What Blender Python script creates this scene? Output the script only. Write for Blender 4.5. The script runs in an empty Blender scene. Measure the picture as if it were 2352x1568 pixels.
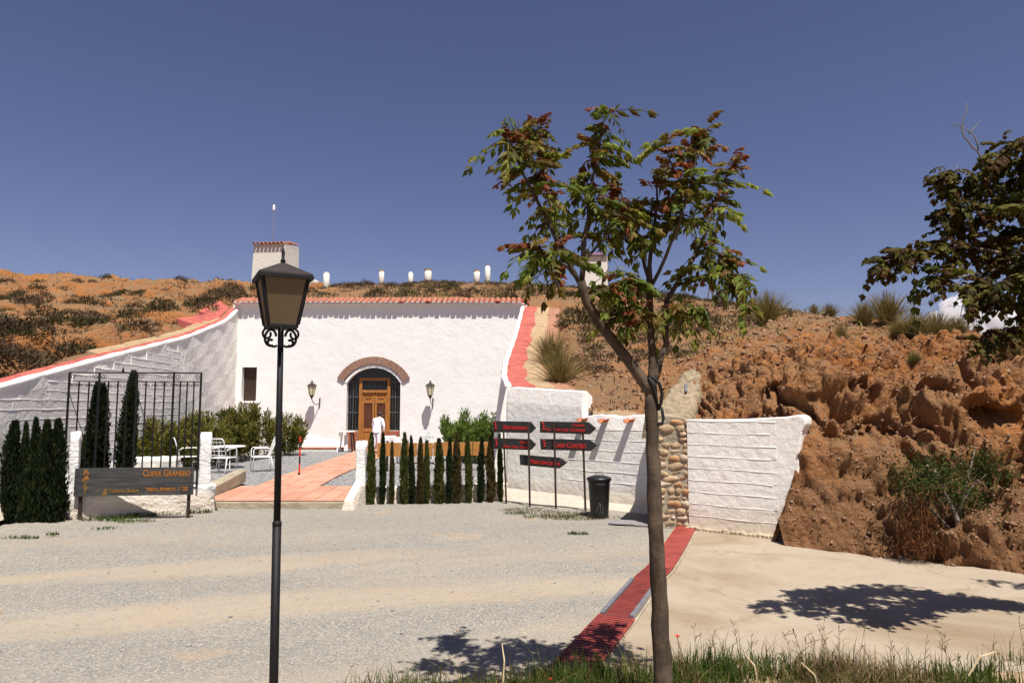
import bpy, bmesh, math, random
import numpy as np
from mathutils import Vector, Matrix, Quaternion

R = math.radians
rnd = random.Random(7)
nrg = np.random.default_rng(11)
scene = bpy.context.scene
COL = scene.collection

# ------------------------------------------------------------------ camera
EYE = Vector((0.0, 0.0, 2.3))
PITCH = math.atan(146 / 1568)
cam_data = bpy.data.cameras.new('camera')
cam_data.sensor_width = 36.0
cam_data.lens = 24.0
cam_data.clip_end = 9000
cam = bpy.data.objects.new('camera', cam_data)
COL.objects.link(cam)
cam.location = EYE
cam.rotation_euler = (math.pi / 2 + PITCH, 0, 0)
scene.camera = cam

# ------------------------------------------------------------------ sky, sun, exposure
SUN_EL, SUN_AZ = R(64), R(158.5)          # azimuth clockwise from +Y (camera heading)
to_sun = Vector((math.sin(SUN_AZ) * math.cos(SUN_EL), math.cos(SUN_AZ) * math.cos(SUN_EL), math.sin(SUN_EL)))
world = bpy.data.worlds.new('World')
scene.world = world
world.use_nodes = True
wn = world.node_tree
wn.nodes.clear()
w_out = wn.nodes.new('ShaderNodeOutputWorld')
w_bg = wn.nodes.new('ShaderNodeBackground')
w_sky = wn.nodes.new('ShaderNodeTexSky')
w_sky.sky_type = 'NISHITA'
w_sky.sun_disc = False
w_sky.sun_elevation = SUN_EL
w_sky.sun_rotation = SUN_AZ
w_sky.altitude = 900
w_sky.air_density = 1.0
w_sky.dust_density = 0.6
w_sky.ozone_density = 1.2
w_tint = wn.nodes.new('ShaderNodeMix')
w_tint.data_type = 'RGBA'
w_tint.blend_type = 'MULTIPLY'
w_tint.inputs[0].default_value = 1.0
w_tint.inputs[7].default_value = (1.0, 0.845, 1.0, 1)
w_bg.inputs['Strength'].default_value = 0.0545
wn.links.new(w_sky.outputs[0], w_tint.inputs[6])
wn.links.new(w_tint.outputs[2], w_bg.inputs['Color'])
wn.links.new(w_bg.outputs[0], w_out.inputs[0])

sun_data = bpy.data.lights.new('sun', 'SUN')
sun_data.energy = 5.0
sun_data.angle = R(0.5)
sun_data.color = (1.0, 0.955, 0.89)
sun = bpy.data.objects.new('sun', sun_data)
COL.objects.link(sun)
sun.rotation_euler = (-to_sun).to_track_quat('-Z', 'Y').to_euler()
sun.location = to_sun * 60

scene.view_settings.view_transform = 'Standard'
scene.view_settings.look = 'None'
scene.view_settings.exposure = 0.55
scene.view_settings.gamma = 1.0
scene.view_settings.use_curve_mapping = False
scene.cycles.max_bounces = 6
scene.cycles.transparent_max_bounces = 8
try:
    scene.cycles.use_denoising = True
except Exception:
    pass

# ------------------------------------------------------------------ survey helpers
def at(px, py, Y):
    """world point at depth Y along a sight line (survey of the site)"""
    u, v = (px - 1176) / 1568, (784 - py) / 1568
    d = Vector((u, math.cos(PITCH) - v * math.sin(PITCH), math.sin(PITCH) + v * math.cos(PITCH)))
    return EYE + d * (Y / d.y)

def gr(px, py, z=0.0):
    u, v = (px - 1176) / 1568, (784 - py) / 1568
    d = Vector((u, math.cos(PITCH) - v * math.sin(PITCH), math.sin(PITCH) + v * math.cos(PITCH)))
    return EYE + d * ((z - EYE.z) / d.z)

# ------------------------------------------------------------------ scene tree helpers
def tag(o, label=None, cat=None, group=None, kind=None):
    if label: o['label'] = label
    if cat: o['category'] = cat
    if group: o['group'] = group
    if kind: o['kind'] = kind
    return o

def thing(name, label, cat, loc=(0, 0, 0), rz=0.0, group=None):
    o = bpy.data.objects.new(name, None)
    COL.objects.link(o)
    o.empty_display_size = 0.1
    o.location = loc
    o.rotation_euler = (0, 0, rz)
    return tag(o, label, cat, group)

def put(name, mesh, parent=None, loc=None, rot=None, scale=None):
    o = bpy.data.objects.new(name, mesh)
    COL.objects.link(o)
    if parent is not None: o.parent = parent
    if loc is not None: o.location = loc
    if rot is not None: o.rotation_euler = rot
    if scale is not None: o.scale = scale if hasattr(scale, '__len__') else (scale,) * 3
    return o

def copy_tree(o, parent=None):
    c = o.copy()
    COL.objects.link(c)
    c.parent = parent
    for ch in list(o.children):
        copy_tree(ch, c)
    return c

class MB:
    def __init__(self):
        self.v, self.f, self.m = [], [], []
    def add(self, vs, fs, mi=0):
        b = len(self.v)
        self.v += [tuple(p) for p in vs]
        self.f += [tuple(i + b for i in f) for f in fs]
        self.m += [mi] * len(fs)
        return self
    def box(self, c, s, rz=0.0, mi=0, rot=None):
        M = rot if rot is not None else Matrix.Rotation(rz, 3, 'Z')
        c = Vector(c)
        vs = [c + M @ Vector((x * s[0] / 2, y * s[1] / 2, z * s[2] / 2))
              for z in (-1, 1) for y in (-1, 1) for x in (-1, 1)]
        fs = [(0, 2, 3, 1), (4, 5, 7, 6), (0, 1, 5, 4), (2, 6, 7, 3), (0, 4, 6, 2), (1, 3, 7, 5)]
        return self.add(vs, fs, mi)
    def box2(self, a, b, mi=0):
        a, b = Vector(a), Vector(b)
        return self.box((a + b) / 2, (abs(b.x - a.x), abs(b.y - a.y), abs(b.z - a.z)), mi=mi)
    def bar(self, a, b, w, h=None, mi=0):
        a, b = Vector(a), Vector(b)
        d = b - a
        h = h or w
        q = d.to_track_quat('Z', 'Y').to_matrix()
        return self.box((a + b) / 2, (w, h, d.length), mi=mi, rot=q)
    def tube(self, pts, rad, n=8, mi=0, cap=True):
        pts = [Vector(p) for p in pts]
        if not hasattr(rad, '__len__'): rad = [rad] * len(pts)
        vs, fs = [], []
        prev = None
        for i, p in enumerate(pts):
            t = (pts[min(i + 1, len(pts) - 1)] - pts[max(i - 1, 0)])
            if t.length < 1e-9: t = Vector((0, 0, 1))
            t.normalize()
            if prev is None:
                a = Vector((1, 0, 0)) if abs(t.x) < 0.9 else Vector((0, 1, 0))
                u = t.cross(a).normalized()
            else:
                u = (prev - t * prev.dot(t))
                u = u.normalized() if u.length > 1e-6 else t.orthogonal().normalized()
            prev = u
            w = t.cross(u)
            for k in range(n):
                a = 2 * math.pi * k / n
                vs.append(p + (u * math.cos(a) + w * math.sin(a)) * rad[i])
        for i in range(len(pts) - 1):
            for k in range(n):
                k2 = (k + 1) % n
                fs.append((i * n + k, i * n + k2, (i + 1) * n + k2, (i + 1) * n + k))
        if cap:
            fs.append(tuple(range(n))[::-1])
            fs.append(tuple((len(pts) - 1) * n + k for k in range(n)))
        return self.add(vs, fs, mi)
    def lathe(self, prof, n=16, c=(0, 0, 0), mi=0, cap=True, rot0=0.0):
        c = Vector(c)
        vs, fs = [], []
        for r, z in prof:
            for k in range(n):
                a = rot0 + 2 * math.pi * k / n
                vs.append(c + Vector((r * math.cos(a), r * math.sin(a), z)))
        for i in range(len(prof) - 1):
            for k in range(n):
                k2 = (k + 1) % n
                fs.append((i * n + k, i * n + k2, (i + 1) * n + k2, (i + 1) * n + k))
        if cap:
            fs.append(tuple(range(n))[::-1])
            fs.append(tuple((len(prof) - 1) * n + k for k in range(n)))
        return self.add(vs, fs, mi)
    def prism(self, poly, off, mi=0):
        """poly: list of 3D points (planar), extruded by vector off"""
        n = len(poly)
        off = Vector(off)
        vs = [Vector(p) for p in poly] + [Vector(p) + off for p in poly]
        fs = [tuple(range(n))[::-1], tuple(range(n, 2 * n))]
        for i in range(n):
            j = (i + 1) % n
            fs.append((i, j, n + j, n + i))
        return self.add(vs, fs, mi)
    def mesh(self, name, mats, smooth=False, bevel=0.0, seg=1, fixn=True, sub=0):
        me = bpy.data.meshes.new(name)
        me.from_pydata(self.v, [], self.f)
        if not isinstance(mats, (list, tuple)): mats = [mats]
        for m in mats: me.materials.append(m)
        me.polygons.foreach_set('material_index', self.m)
        if bevel or fixn or sub:
            bm = bmesh.new()
            bm.from_mesh(me)
            if fixn: bmesh.ops.recalc_face_normals(bm, faces=bm.faces)
            if sub: bmesh.ops.subdivide_edges(bm, edges=bm.edges, cuts=sub, use_grid_fill=True)
            if bevel:
                es = [e for e in bm.edges if len(e.link_faces) == 2 and e.calc_face_angle(0) > 0.5]
                bmesh.ops.bevel(bm, geom=es, offset=bevel, segments=seg, affect='EDGES', profile=0.5)
            bm.to_mesh(me)
            bm.free()
        if smooth:
            me.polygons.foreach_set('use_smooth', [True] * len(me.polygons))
        me.update()
        return me
    def build(self, name, mats, parent=None, world=False, **kw):
        if world and parent is not None:
            L = parent.location
            self.v = [(x - L.x, y - L.y, z - L.z) for x, y, z in self.v]
        me = self.mesh(name, mats, **kw)
        return put(name, me, parent)

def np_mesh(name, V, F, mat, smooth=False):
    """V (n,3), F (m,k) constant k"""
    V = np.asarray(V, dtype=np.float32)
    F = np.asarray(F, dtype=np.int32)
    me = bpy.data.meshes.new(name)
    k = F.shape[1]
    me.vertices.add(len(V)); me.vertices.foreach_set('co', V.ravel())
    me.loops.add(F.size); me.loops.foreach_set('vertex_index', F.ravel())
    me.polygons.add(len(F))
    me.polygons.foreach_set('loop_start', np.arange(0, F.size, k, dtype=np.int32))
    me.polygons.foreach_set('loop_total', np.full(len(F), k, dtype=np.int32))
    me.polygons.foreach_set('use_smooth', np.full(len(F), smooth, dtype=bool))
    for m in (mat if isinstance(mat, (list, tuple)) else [mat]): me.materials.append(m)
    me.update(calc_edges=True)
    me.validate()
    return me

# ------------------------------------------------------------------ numpy noise
def _hash(ix, iy, iz):
    h = (ix.astype(np.int64) * 374761393 + iy.astype(np.int64) * 668265263 + iz.astype(np.int64) * 2147483647) & 0xffffffff
    h = ((h ^ (h >> 13)) * 1274126177) & 0xffffffff
    h = (h ^ (h >> 16)) & 0xffffffff
    return h.astype(np.float64) / 4294967295.0

def vnoise(p):
    i = np.floor(p).astype(np.int64)
    f = p - i
    f = f * f * f * (f * (f * 6 - 15) + 10)
    r = 0
    for dx in (0, 1):
        wx = f[:, 0] if dx else 1 - f[:, 0]
        for dy in (0, 1):
            wy = f[:, 1] if dy else 1 - f[:, 1]
            for dz in (0, 1):
                wz = f[:, 2] if dz else 1 - f[:, 2]
                r = r + wx * wy * wz * _hash(i[:, 0] + dx, i[:, 1] + dy, i[:, 2] + dz)
    return r * 2 - 1

def fbm(p, octv=4, lac=2.03, gain=0.5):
    s, a, q = 0, 1.0, p.copy()
    for _ in range(octv):
        s = s + a * vnoise(q)
        q = q * lac + 17.3
        a *= gain
    return s

def ridged(p, octv=4):
    s, a, q = 0, 1.0, p.copy()
    for _ in range(octv):
        s = s + a * (1 - np.abs(vnoise(q)) * 2)
        q = q * 2.07 + 9.1
        a *= 0.5
    return s

def in_poly(x, y, poly):
    inside = np.zeros(x.shape, bool)
    n = len(poly)
    for i in range(n):
        x1, y1 = poly[i][0], poly[i][1]
        x2, y2 = poly[(i + 1) % n][0], poly[(i + 1) % n][1]
        c = ((y1 > y) != (y2 > y)) & (x < (x2 - x1) * (y - y1) / (y2 - y1 + 1e-12) + x1)
        inside ^= c
    return inside

# ------------------------------------------------------------------ materials
class NT:
    def __init__(self, name):
        self.mat = bpy.data.materials.new(name)
        self.mat.use_nodes = True
        self.t = self.mat.node_tree
        self.t.nodes.clear()
        self.out = self.n('ShaderNodeOutputMaterial')
        self.bsdf = self.n('ShaderNodeBsdfPrincipled')
        self.l(self.bsdf.outputs[0], self.out.inputs[0])
        self.co = self.n('ShaderNodeTexCoord')
        self.geo = self.n('ShaderNodeNewGeometry')
    def n(self, t, **kw):
        nd = self.t.nodes.new(t)
        for k, v in kw.items(): setattr(nd, k, v)
        return nd
    def l(self, a, b): self.t.links.new(a, b)
    def pos(self, scale=(1, 1, 1), rot=(0, 0, 0), world=True):
        mp = self.n('ShaderNodeMapping')
        mp.inputs['Scale'].default_value = scale
        mp.inputs['Rotation'].default_value = rot
        self.l(self.geo.outputs['Position'] if world else self.co.outputs['Object'], mp.inputs[0])
        return mp.outputs[0]
    def dirpos(self, scale, rot):
        mp = self.n('ShaderNodeMapping')
        mp.inputs['Scale'].default_value = scale
        self.l(self.pos((1, 1, 1), rot), mp.inputs[0])
        return mp.outputs[0]
    def noise(self, vec, scale, detail=4, rough=0.55, dist=0.0):
        nd = self.n('ShaderNodeTexNoise')
        nd.inputs['Scale'].default_value = scale
        nd.inputs['Detail'].default_value = detail
        nd.inputs['Roughness'].default_value = rough
        nd.inputs['Distortion'].default_value = dist
        self.l(vec, nd.inputs['Vector'])
        return nd.outputs['Fac']
    def voro(self, vec, scale, feature='F1', out='Distance', rand=1.0):
        nd = self.n('ShaderNodeTexVoronoi', feature=feature)
        nd.inputs['Scale'].default_value = scale
        nd.inputs['Randomness'].default_value = rand
        self.l(vec, nd.inputs['Vector'])
        return nd.outputs[out]
    def ramp(self, fac, stops, interp='LINEAR'):
        nd = self.n('ShaderNodeValToRGB')
        cr = nd.color_ramp
        cr.interpolation = interp
        while len(cr.elements) < len(stops): cr.elements.new(0.5)
        for e, (p, c) in zip(cr.elements, stops):
            e.position = p
            e.color = (c, c, c, 1) if not hasattr(c, '__len__') else (*c, 1)
        self.l(fac, nd.inputs[0])
        return nd.outputs[0]
    def mix(self, fac, a, b, mode='MIX'):
        nd = self.n('ShaderNodeMix', data_type='RGBA', blend_type=mode)
        for i, x in ((0, fac), (6, a), (7, b)):
            if hasattr(x, 'is_output'): self.l(x, nd.inputs[i])
            elif hasattr(x, '__len__'): nd.inputs[i].default_value = (*x, 1)
            else: nd.inputs[i].default_value = x
        return nd.outputs[2]
    def math(self, op, a, b=0.0):
        nd = self.n('ShaderNodeMath', operation=op)
        for i, x in ((0, a), (1, b)):
            if hasattr(x, 'is_output'): self.l(x, nd.inputs[i])
            else: nd.inputs[i].default_value = x
        return nd.outputs[0]
    def color(self, x):
        if hasattr(x, 'is_output'): self.l(x, self.bsdf.inputs['Base Color'])
        else: self.bsdf.inputs['Base Color'].default_value = (*x, 1)
        return self
    def set(self, rough=0.8, metal=0.0, spec=0.3):
        self.bsdf.inputs['Roughness'].default_value = rough
        self.bsdf.inputs['Metallic'].default_value = metal
        self.bsdf.inputs['Specular IOR Level'].default_value = spec
        return self
    def bump(self, h, strength=0.5, dist=0.02):
        nd = self.n('ShaderNodeBump')
        nd.inputs['Strength'].default_value = strength
        nd.inputs['Distance'].default_value = dist
        self.l(h, nd.inputs['Height'])
        self.l(nd.outputs[0], self.bsdf.inputs['Normal'])
        return self
    def translucent(self, col, fac=0.35):
        tr = self.n('ShaderNodeBsdfTranslucent')
        if hasattr(col, 'is_output'): self.l(col, tr.inputs[0])
        else: tr.inputs[0].default_value = (*col, 1)
        mx = self.n('ShaderNodeMixShader')
        mx.inputs[0].default_value = fac
        self.l(self.bsdf.outputs[0], mx.inputs[1])
        self.l(tr.outputs[0], mx.inputs[2])
        self.l(mx.outputs[0], self.out.inputs[0])
        return self

M = {}
def plain(name, col, rough=0.7, metal=0.0, spec=0.3, var=0.15, scale=6.0, bump=0.0, bscale=40.0, bdist=0.01):
    t = NT(name)
    p = t.pos()
    f = t.noise(p, scale, 4)
    c2 = tuple(max(0, c * (1 - var)) for c in col)
    c1 = tuple(min(1, c * (1 + var)) for c in col)
    t.color(t.ramp(f, [(0.3, c2), (0.7, c1)])).set(rough, metal, spec)
    if bump: t.bump(t.noise(p, bscale, 3), bump, bdist)
    M[name] = t.mat
    return t.mat

def whitewash(name, base=(0.765, 0.745, 0.715), dirt=(0.60, 0.52, 0.42), dirt_amt=0.35, low=True, bscale=5.0, bdist=0.03):
    t = NT(name)
    p = t.pos()
    big = t.noise(p, 0.9, 5, 0.6)
    fine = t.noise(p, 9.0, 5, 0.65)
    col = t.mix(t.ramp(big, [(0.35, 0.0), (0.75, 1.0)]), base, tuple(c * 0.93 for c in base))
    blot = t.math('MULTIPLY', t.ramp(t.noise(p, 2.6, 6, 0.7, 0.6), [(0.56, 0.0), (0.72, 1.0)]), dirt_amt)
    col = t.mix(blot, col, dirt)
    if low:
        sep = t.n('ShaderNodeSeparateXYZ')
        t.l(t.geo.outputs['Position'], sep.inputs[0])
        z = t.math('ADD', sep.outputs[2], t.math('MULTIPLY', t.noise(p, 3.0, 5), -0.5))
        splash = t.math('MULTIPLY', t.ramp(z, [(0.0, 1.0), (0.32, 0.0)]), 0.55)   # soil splashed on the foot of the wall
        col = t.mix(splash, col, (0.58, 0.44, 0.28))
    streak = t.math('MULTIPLY', t.ramp(t.noise(t.pos((2.6, 2.6, 0.22)), 1.0, 5, 0.65), [(0.58, 0.0), (0.78, 1.0)]), dirt_amt * 0.8)   # rain streaks
    col = t.mix(streak, col, (0.50, 0.46, 0.40))
    t.color(col).set(0.9, 0, 0.15)
    h = t.math('ADD', t.math('MULTIPLY', t.noise(p, bscale, 4, 0.6), 1.0), t.math('MULTIPLY', fine, 0.35))
    t.bump(h, 0.55, bdist)
    M[name] = t.mat

whitewash('whitewash', dirt_amt=0.17, low=False, bscale=2.2, bdist=0.05)
whitewash('whitewash_low', base=(0.87, 0.835, 0.77), dirt_amt=0.20, low=True, bscale=6.0, bdist=0.035)
whitewash('whitewash_block', base=(0.85, 0.815, 0.755), dirt=(0.55, 0.50, 0.44), dirt_amt=0.25, low=True, bscale=14.0, bdist=0.02)
whitewash('whitewash_bead', base=(0.88, 0.855, 0.82), dirt_amt=0.05, low=False, bscale=20.0, bdist=0.01)
whitewash('whitewash_rough', dirt_amt=0.18, low=True, bscale=16.0, bdist=0.07)
whitewash('chimney_white', base=(0.64, 0.61, 0.55), dirt=(0.55, 0.45, 0.33), dirt_amt=0.45, low=False, bscale=8, bdist=0.04)

plain('red_cap', (0.40, 0.098, 0.075), 0.85, var=0.28, scale=3.0, bump=0.5, bscale=16, bdist=0.02)
plain('tan_render', (0.37, 0.255, 0.145), 0.95, var=0.22, scale=4.0, bump=0.6, bscale=25, bdist=0.03)
plain('pink_render', (0.33, 0.165, 0.10), 0.95, var=0.25, scale=5.0, bump=0.6, bscale=25, bdist=0.03)
plain('roof_tile', (0.38, 0.14, 0.085), 0.85, var=0.4, scale=5.0, bump=0.4, bscale=30)
plain('arch_brick', (0.27, 0.155, 0.11), 0.9, var=0.35, scale=9.0, bump=0.5, bscale=40)
plain('brick_red', (0.33, 0.10, 0.055), 0.85, var=0.3, scale=8.0, bump=0.5, bscale=40)
plain('mortar', (0.42, 0.36, 0.28), 0.95, var=0.2, scale=8.0, bump=0.4)
plain('iron_black', (0.008, 0.0075, 0.0075), 0.6, 0.0, 0.25, var=0.3, scale=20)
plain('iron_rust', (0.028, 0.022, 0.019), 0.6, 0.0, 0.4, var=0.5, scale=14)
plain('lamp_glass', (0.085, 0.060, 0.030), 0.35, 0.0, 0.5, var=0.10, scale=3)
plain('lamp_glass_clear', (0.62, 0.55, 0.36), 0.25, 0.0, 0.5, var=0.1, scale=6)
plain('dark_glass', (0.008, 0.008, 0.010), 0.12, 0.0, 0.5, var=0.2)
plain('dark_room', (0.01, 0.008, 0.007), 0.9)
plain('blind_brown', (0.075, 0.045, 0.032), 0.7, var=0.3, scale=12)
plain('grey_bar', (0.11, 0.11, 0.11), 0.5)
plain('bin_plastic', (0.010, 0.010, 0.012), 0.42, 0, 0.5, var=0.3)
plain('grey_scuff', (0.16, 0.16, 0.17), 0.7)
plain('grey_metal', (0.30, 0.30, 0.32), 0.45, 0.6, 0.5, var=0.2, scale=9)
plain('paint_white', (0.82, 0.82, 0.80), 0.4, 0, 0.4, var=0.04)
plain('cloth_white', (0.76, 0.77, 0.86), 0.9, var=0.06, scale=20)
plain('skin', (0.48, 0.27, 0.19), 0.6, var=0.05)
plain('hair_dark', (0.03, 0.012, 0.009), 0.5, var=0.2)
plain('marker_red', (0.62, 0.04, 0.02), 0.5, var=0.1)
plain('marker_black', (0.015, 0.012, 0.012), 0.5)
plain('letter_red', (0.45, 0.022, 0.016), 0.6, var=0.2, scale=30)
plain('letter_orange', (0.26, 0.10, 0.020), 0.6, var=0.35, scale=40)
plain('letter_yellow', (0.17, 0.095, 0.018), 0.6, var=0.35, scale=40)
plain('clay', (0.58, 0.19, 0.085), 0.85, var=0.25, scale=14, bump=0.4)
plain('manhole', (0.24, 0.22, 0.22), 0.8, var=0.2, scale=7, bump=0.5, bscale=60)
plain('rubber', (0.012, 0.011, 0.011), 0.6)
plain('stone_warm', (0.38, 0.27, 0.165), 0.9, var=0.35, scale=5, bump=0.7, bscale=18, bdist=0.02)
plain('stone_pale', (0.42, 0.34, 0.24), 0.9, var=0.25, scale=6, bump=0.7, bscale=18, bdist=0.02)
plain('stone_rust', (0.36, 0.20, 0.10), 0.9, var=0.35, scale=6, bump=0.7, bscale=18, bdist=0.02)
plain('chute_cement', (0.25, 0.195, 0.125), 0.95, var=0.45, scale=5, bump=1.0, bscale=9, bdist=0.06)
plain('cement', (0.33, 0.275, 0.195), 0.95, var=0.25, scale=3.5, bump=0.8, bscale=14, bdist=0.03)
plain('red_drain', (0.27, 0.045, 0.034), 0.55, 0, 0.4, var=0.3, scale=4, bump=0.3, bscale=30)
plain('red_drain_dark', (0.15, 0.035, 0.03), 0.6, 0, 0.4, var=0.4, scale=5, bump=0.3, bscale=30)
plain('pot_white', (0.78, 0.77, 0.74), 0.6)
plain('cushion', (0.35, 0.12, 0.08), 0.9, var=0.9, scale=26)
plain('poppy', (0.75, 0.015, 0.01), 0.6)
plain('pylon_steel', (0.22, 0.25, 0.30), 0.6)
plain('dry_stalk', (0.55, 0.42, 0.24), 0.8, var=0.2)

def wood(name, col, var=0.45, scale=(3, 3, 40), rough=0.6, spec=0.3):
    t = NT(name)
    p = t.pos(scale, world=True)
    f = t.noise(p, 1.0, 5, 0.6, 0.4)
    c2 = tuple(c * (1 - var) for c in col); c1 = tuple(min(1, c * (1 + var)) for c in col)
    t.color(t.ramp(f, [(0.3, c2), (0.7, c1)])).set(rough, 0, spec)
    t.bump(f, 0.3, 0.01)
    M[name] = t.mat
wood('door_wood', (0.33, 0.135, 0.032), 0.3, (30, 30, 2.5), 0.5)
wood('door_wood_dark', (0.10, 0.032, 0.012), 0.4, (30, 30, 2.5), 0.55)
wood('deck_wood', (0.36, 0.16, 0.04), 0.35, (20, 20, 4), 0.6)
wood('board_dark', (0.032, 0.031, 0.029), 0.45, (2, 8, 30), 0.6)
wood('post_dark', (0.035, 0.022, 0.016), 0.3, (30, 30, 3), 0.6)
wood('board_grey', (0.045, 0.044, 0.042), 0.55, (1.5, 8, 22), 0.7)

def bark(name, a, b):
    t = NT(name)
    p = t.pos((14, 14, 2.2))
    f = t.noise(p, 1.0, 6, 0.65, 0.5)
    g = t.noise(t.pos(), 30, 3)
    t.color(t.mix(t.ramp(t.noise(t.pos(), 5, 3), [(0.45, 0), (0.7, 1)]), t.ramp(f, [(0.3, a), (0.7, b)]), tuple(x * 1.3 for x in b))).set(0.9, 0, 0.2)
    t.bump(t.math('ADD', f, t.math('MULTIPLY', g, 0.3)), 0.8, 0.02)
    M[name] = t.mat
bark('bark_young', (0.030, 0.021, 0.015), (0.090, 0.064, 0.044))
bark('bark_grey', (0.09, 0.07, 0.055), (0.22, 0.185, 0.15))

def leafmat(name, cols, rough=0.55, trans=0.3, spec=0.2, perobj=True, nscale=9.0):
    t = NT(name)
    if perobj:
        oi = t.n('ShaderNodeObjectInfo')
        f = t.math('ADD', t.math('MULTIPLY', oi.outputs['Random'], 0.65), t.math('MULTIPLY', t.noise(t.pos(), nscale, 2), 0.35))
    else:
        f = t.noise(t.pos(), nscale, 3, 0.7)
    n = len(cols)
    lo, hi = (0.1, 0.9) if perobj else (0.32, 0.68)
    c = t.ramp(f, [(lo + (hi - lo) * i / max(1, n - 1), k) for i, k in enumerate(cols)])
    t.color(c).set(rough, 0, spec)
    t.translucent(c, trans)
    M[name] = t.mat
leafmat('leaf_green', [(0.025, 0.045, 0.007), (0.10, 0.070, 0.014), (0.090, 0.130, 0.017), (0.22, 0.25, 0.036), (0.15, 0.085, 0.018), (0.14, 0.18, 0.026)], trans=0.42)
leafmat('leaf_red', [(0.10, 0.045, 0.012), (0.17, 0.040, 0.014), (0.12, 0.10, 0.018), (0.24, 0.045, 0.018)])
leafmat('leaf_dark', [(0.018, 0.030, 0.006), (0.060, 0.026, 0.009), (0.095, 0.095, 0.014), (0.028, 0.026, 0.007), (0.04, 0.058, 0.009)], 0.7, 0.22, 0.12)
leafmat('oleander', [(0.018, 0.030, 0.007), (0.07, 0.085, 0.016), (0.20, 0.185, 0.034), (0.24, 0.13, 0.03)], perobj=False, nscale=6.0)
leafmat('oleander_bright', [(0.04, 0.08, 0.012), (0.12, 0.19, 0.03), (0.24, 0.28, 0.05)], perobj=False, nscale=6.0)
leafmat('cypress_dark', [(0.004, 0.008, 0.003), (0.011, 0.020, 0.006), (0.032, 0.034, 0.009)], 0.8, 0.1, 0.1, False, 8.0)
leafmat('cypress_olive', [(0.018, 0.026, 0.006), (0.050, 0.062, 0.012), (0.085, 0.060, 0.018)], 0.8, 0.12, 0.1, False, 7.0)
leafmat('shrub_dry', [(0.045, 0.032, 0.021), (0.10, 0.070, 0.042), (0.16, 0.115, 0.062)], 0.9, 0.1, 0.1, False, 2.0)
leafmat('shrub_green', [(0.030, 0.030, 0.012), (0.07, 0.060, 0.025), (0.11, 0.090, 0.038)], 0.9, 0.1, 0.1, False, 2.0)
leafmat('esparto', [(0.09, 0.075, 0.024), (0.21, 0.165, 0.055), (0.32, 0.245, 0.10)], 0.8, 0.2, 0.15, False, 3.0)
leafmat('grass_green', [(0.022, 0.042, 0.006), (0.055, 0.090, 0.012), (0.13, 0.145, 0.028)], 0.7, 0.3, 0.2, False, 4.0)
leafmat('grass_dry', [(0.09, 0.055, 0.026), (0.19, 0.125, 0.058), (0.32, 0.235, 0.12)], 0.85, 0.2, 0.1, False, 4.0)
leafmat('bush_green', [(0.012, 0.022, 0.004), (0.035, 0.055, 0.008), (0.09, 0.10, 0.018)], 0.7, 0.2, 0.15, False, 5.0)
leafmat('weed_rust', [(0.10, 0.035, 0.015), (0.17, 0.08, 0.03)], 0.9, 0.1, 0.1, False, 5.0)

# soil of the hill
t = NT('hill_soil')
p = t.pos()
c = t.ramp(t.noise(p, 0.35, 6, 0.6, 0.3), [(0.30, (0.32, 0.120, 0.036)), (0.46, (0.29, 0.148, 0.066)), (0.58, (0.35, 0.135, 0.040)), (0.72, (0.20, 0.122, 0.066))])
c = t.mix(t.ramp(t.noise(p, 2.3, 6, 0.7, 0.4), [(0.45, 0.0), (0.62, 0.5)]), c, (0.22, 0.125, 0.068))
sep = t.n('ShaderNodeSeparateXYZ'); t.l(t.geo.outputs['Position'], sep.inputs[0])
band = t.math('ADD', sep.outputs[2], t.math('MULTIPLY', t.noise(p, 0.6, 4), 3.0))
c = t.mix(t.ramp(t.noise(t.pos((0.25, 0.25, 3.0)), 1.2, 5, 0.6), [(0.5, 0.0), (0.66, 0.7)]), c, (0.38, 0.16, 0.058))
c = t.mix(t.ramp(t.voro(p, 9.0), [(0.06, 0.7), (0.16, 0.0)]), c, (0.46, 0.33, 0.21))
c = t.mix(t.ramp(t.noise(p, 26, 3, 0.7), [(0.55, 0.0), (0.68, 0.6)]), c, (0.16, 0.085, 0.045))
nsep = t.n('ShaderNodeSeparateXYZ'); t.l(t.geo.outputs['Normal'], nsep.inputs[0])
litter = t.math('MULTIPLY', t.ramp(nsep.outputs[2], [(0.72, 0.0), (0.93, 1.0)]), t.ramp(t.noise(p, 1.4, 5, 0.65), [(0.30, 0.25), (0.60, 0.8)]))   # dead plant litter settles on the gentle slopes
c = t.mix(litter, c, t.mix(t.noise(p, 12.0, 5, 0.8), (0.13, 0.085, 0.048), (0.30, 0.205, 0.115)))
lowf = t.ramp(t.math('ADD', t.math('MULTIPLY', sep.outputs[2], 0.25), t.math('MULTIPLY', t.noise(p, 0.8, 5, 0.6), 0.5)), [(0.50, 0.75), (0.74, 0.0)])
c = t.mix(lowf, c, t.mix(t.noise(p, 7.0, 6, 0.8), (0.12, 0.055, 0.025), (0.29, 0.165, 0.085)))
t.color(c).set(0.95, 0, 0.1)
h = t.math('ADD', t.math('MULTIPLY', t.noise(p, 5.0, 8, 0.72), 1.0), t.math('MULTIPLY', t.voro(p, 11.0), -0.35))
t.bump(h, 1.0, 0.13)
M['hill_soil'] = t.mat

# gravel yard: pale sand bands worn into grey gravel
t = NT('gravel')
p = t.pos()
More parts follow.
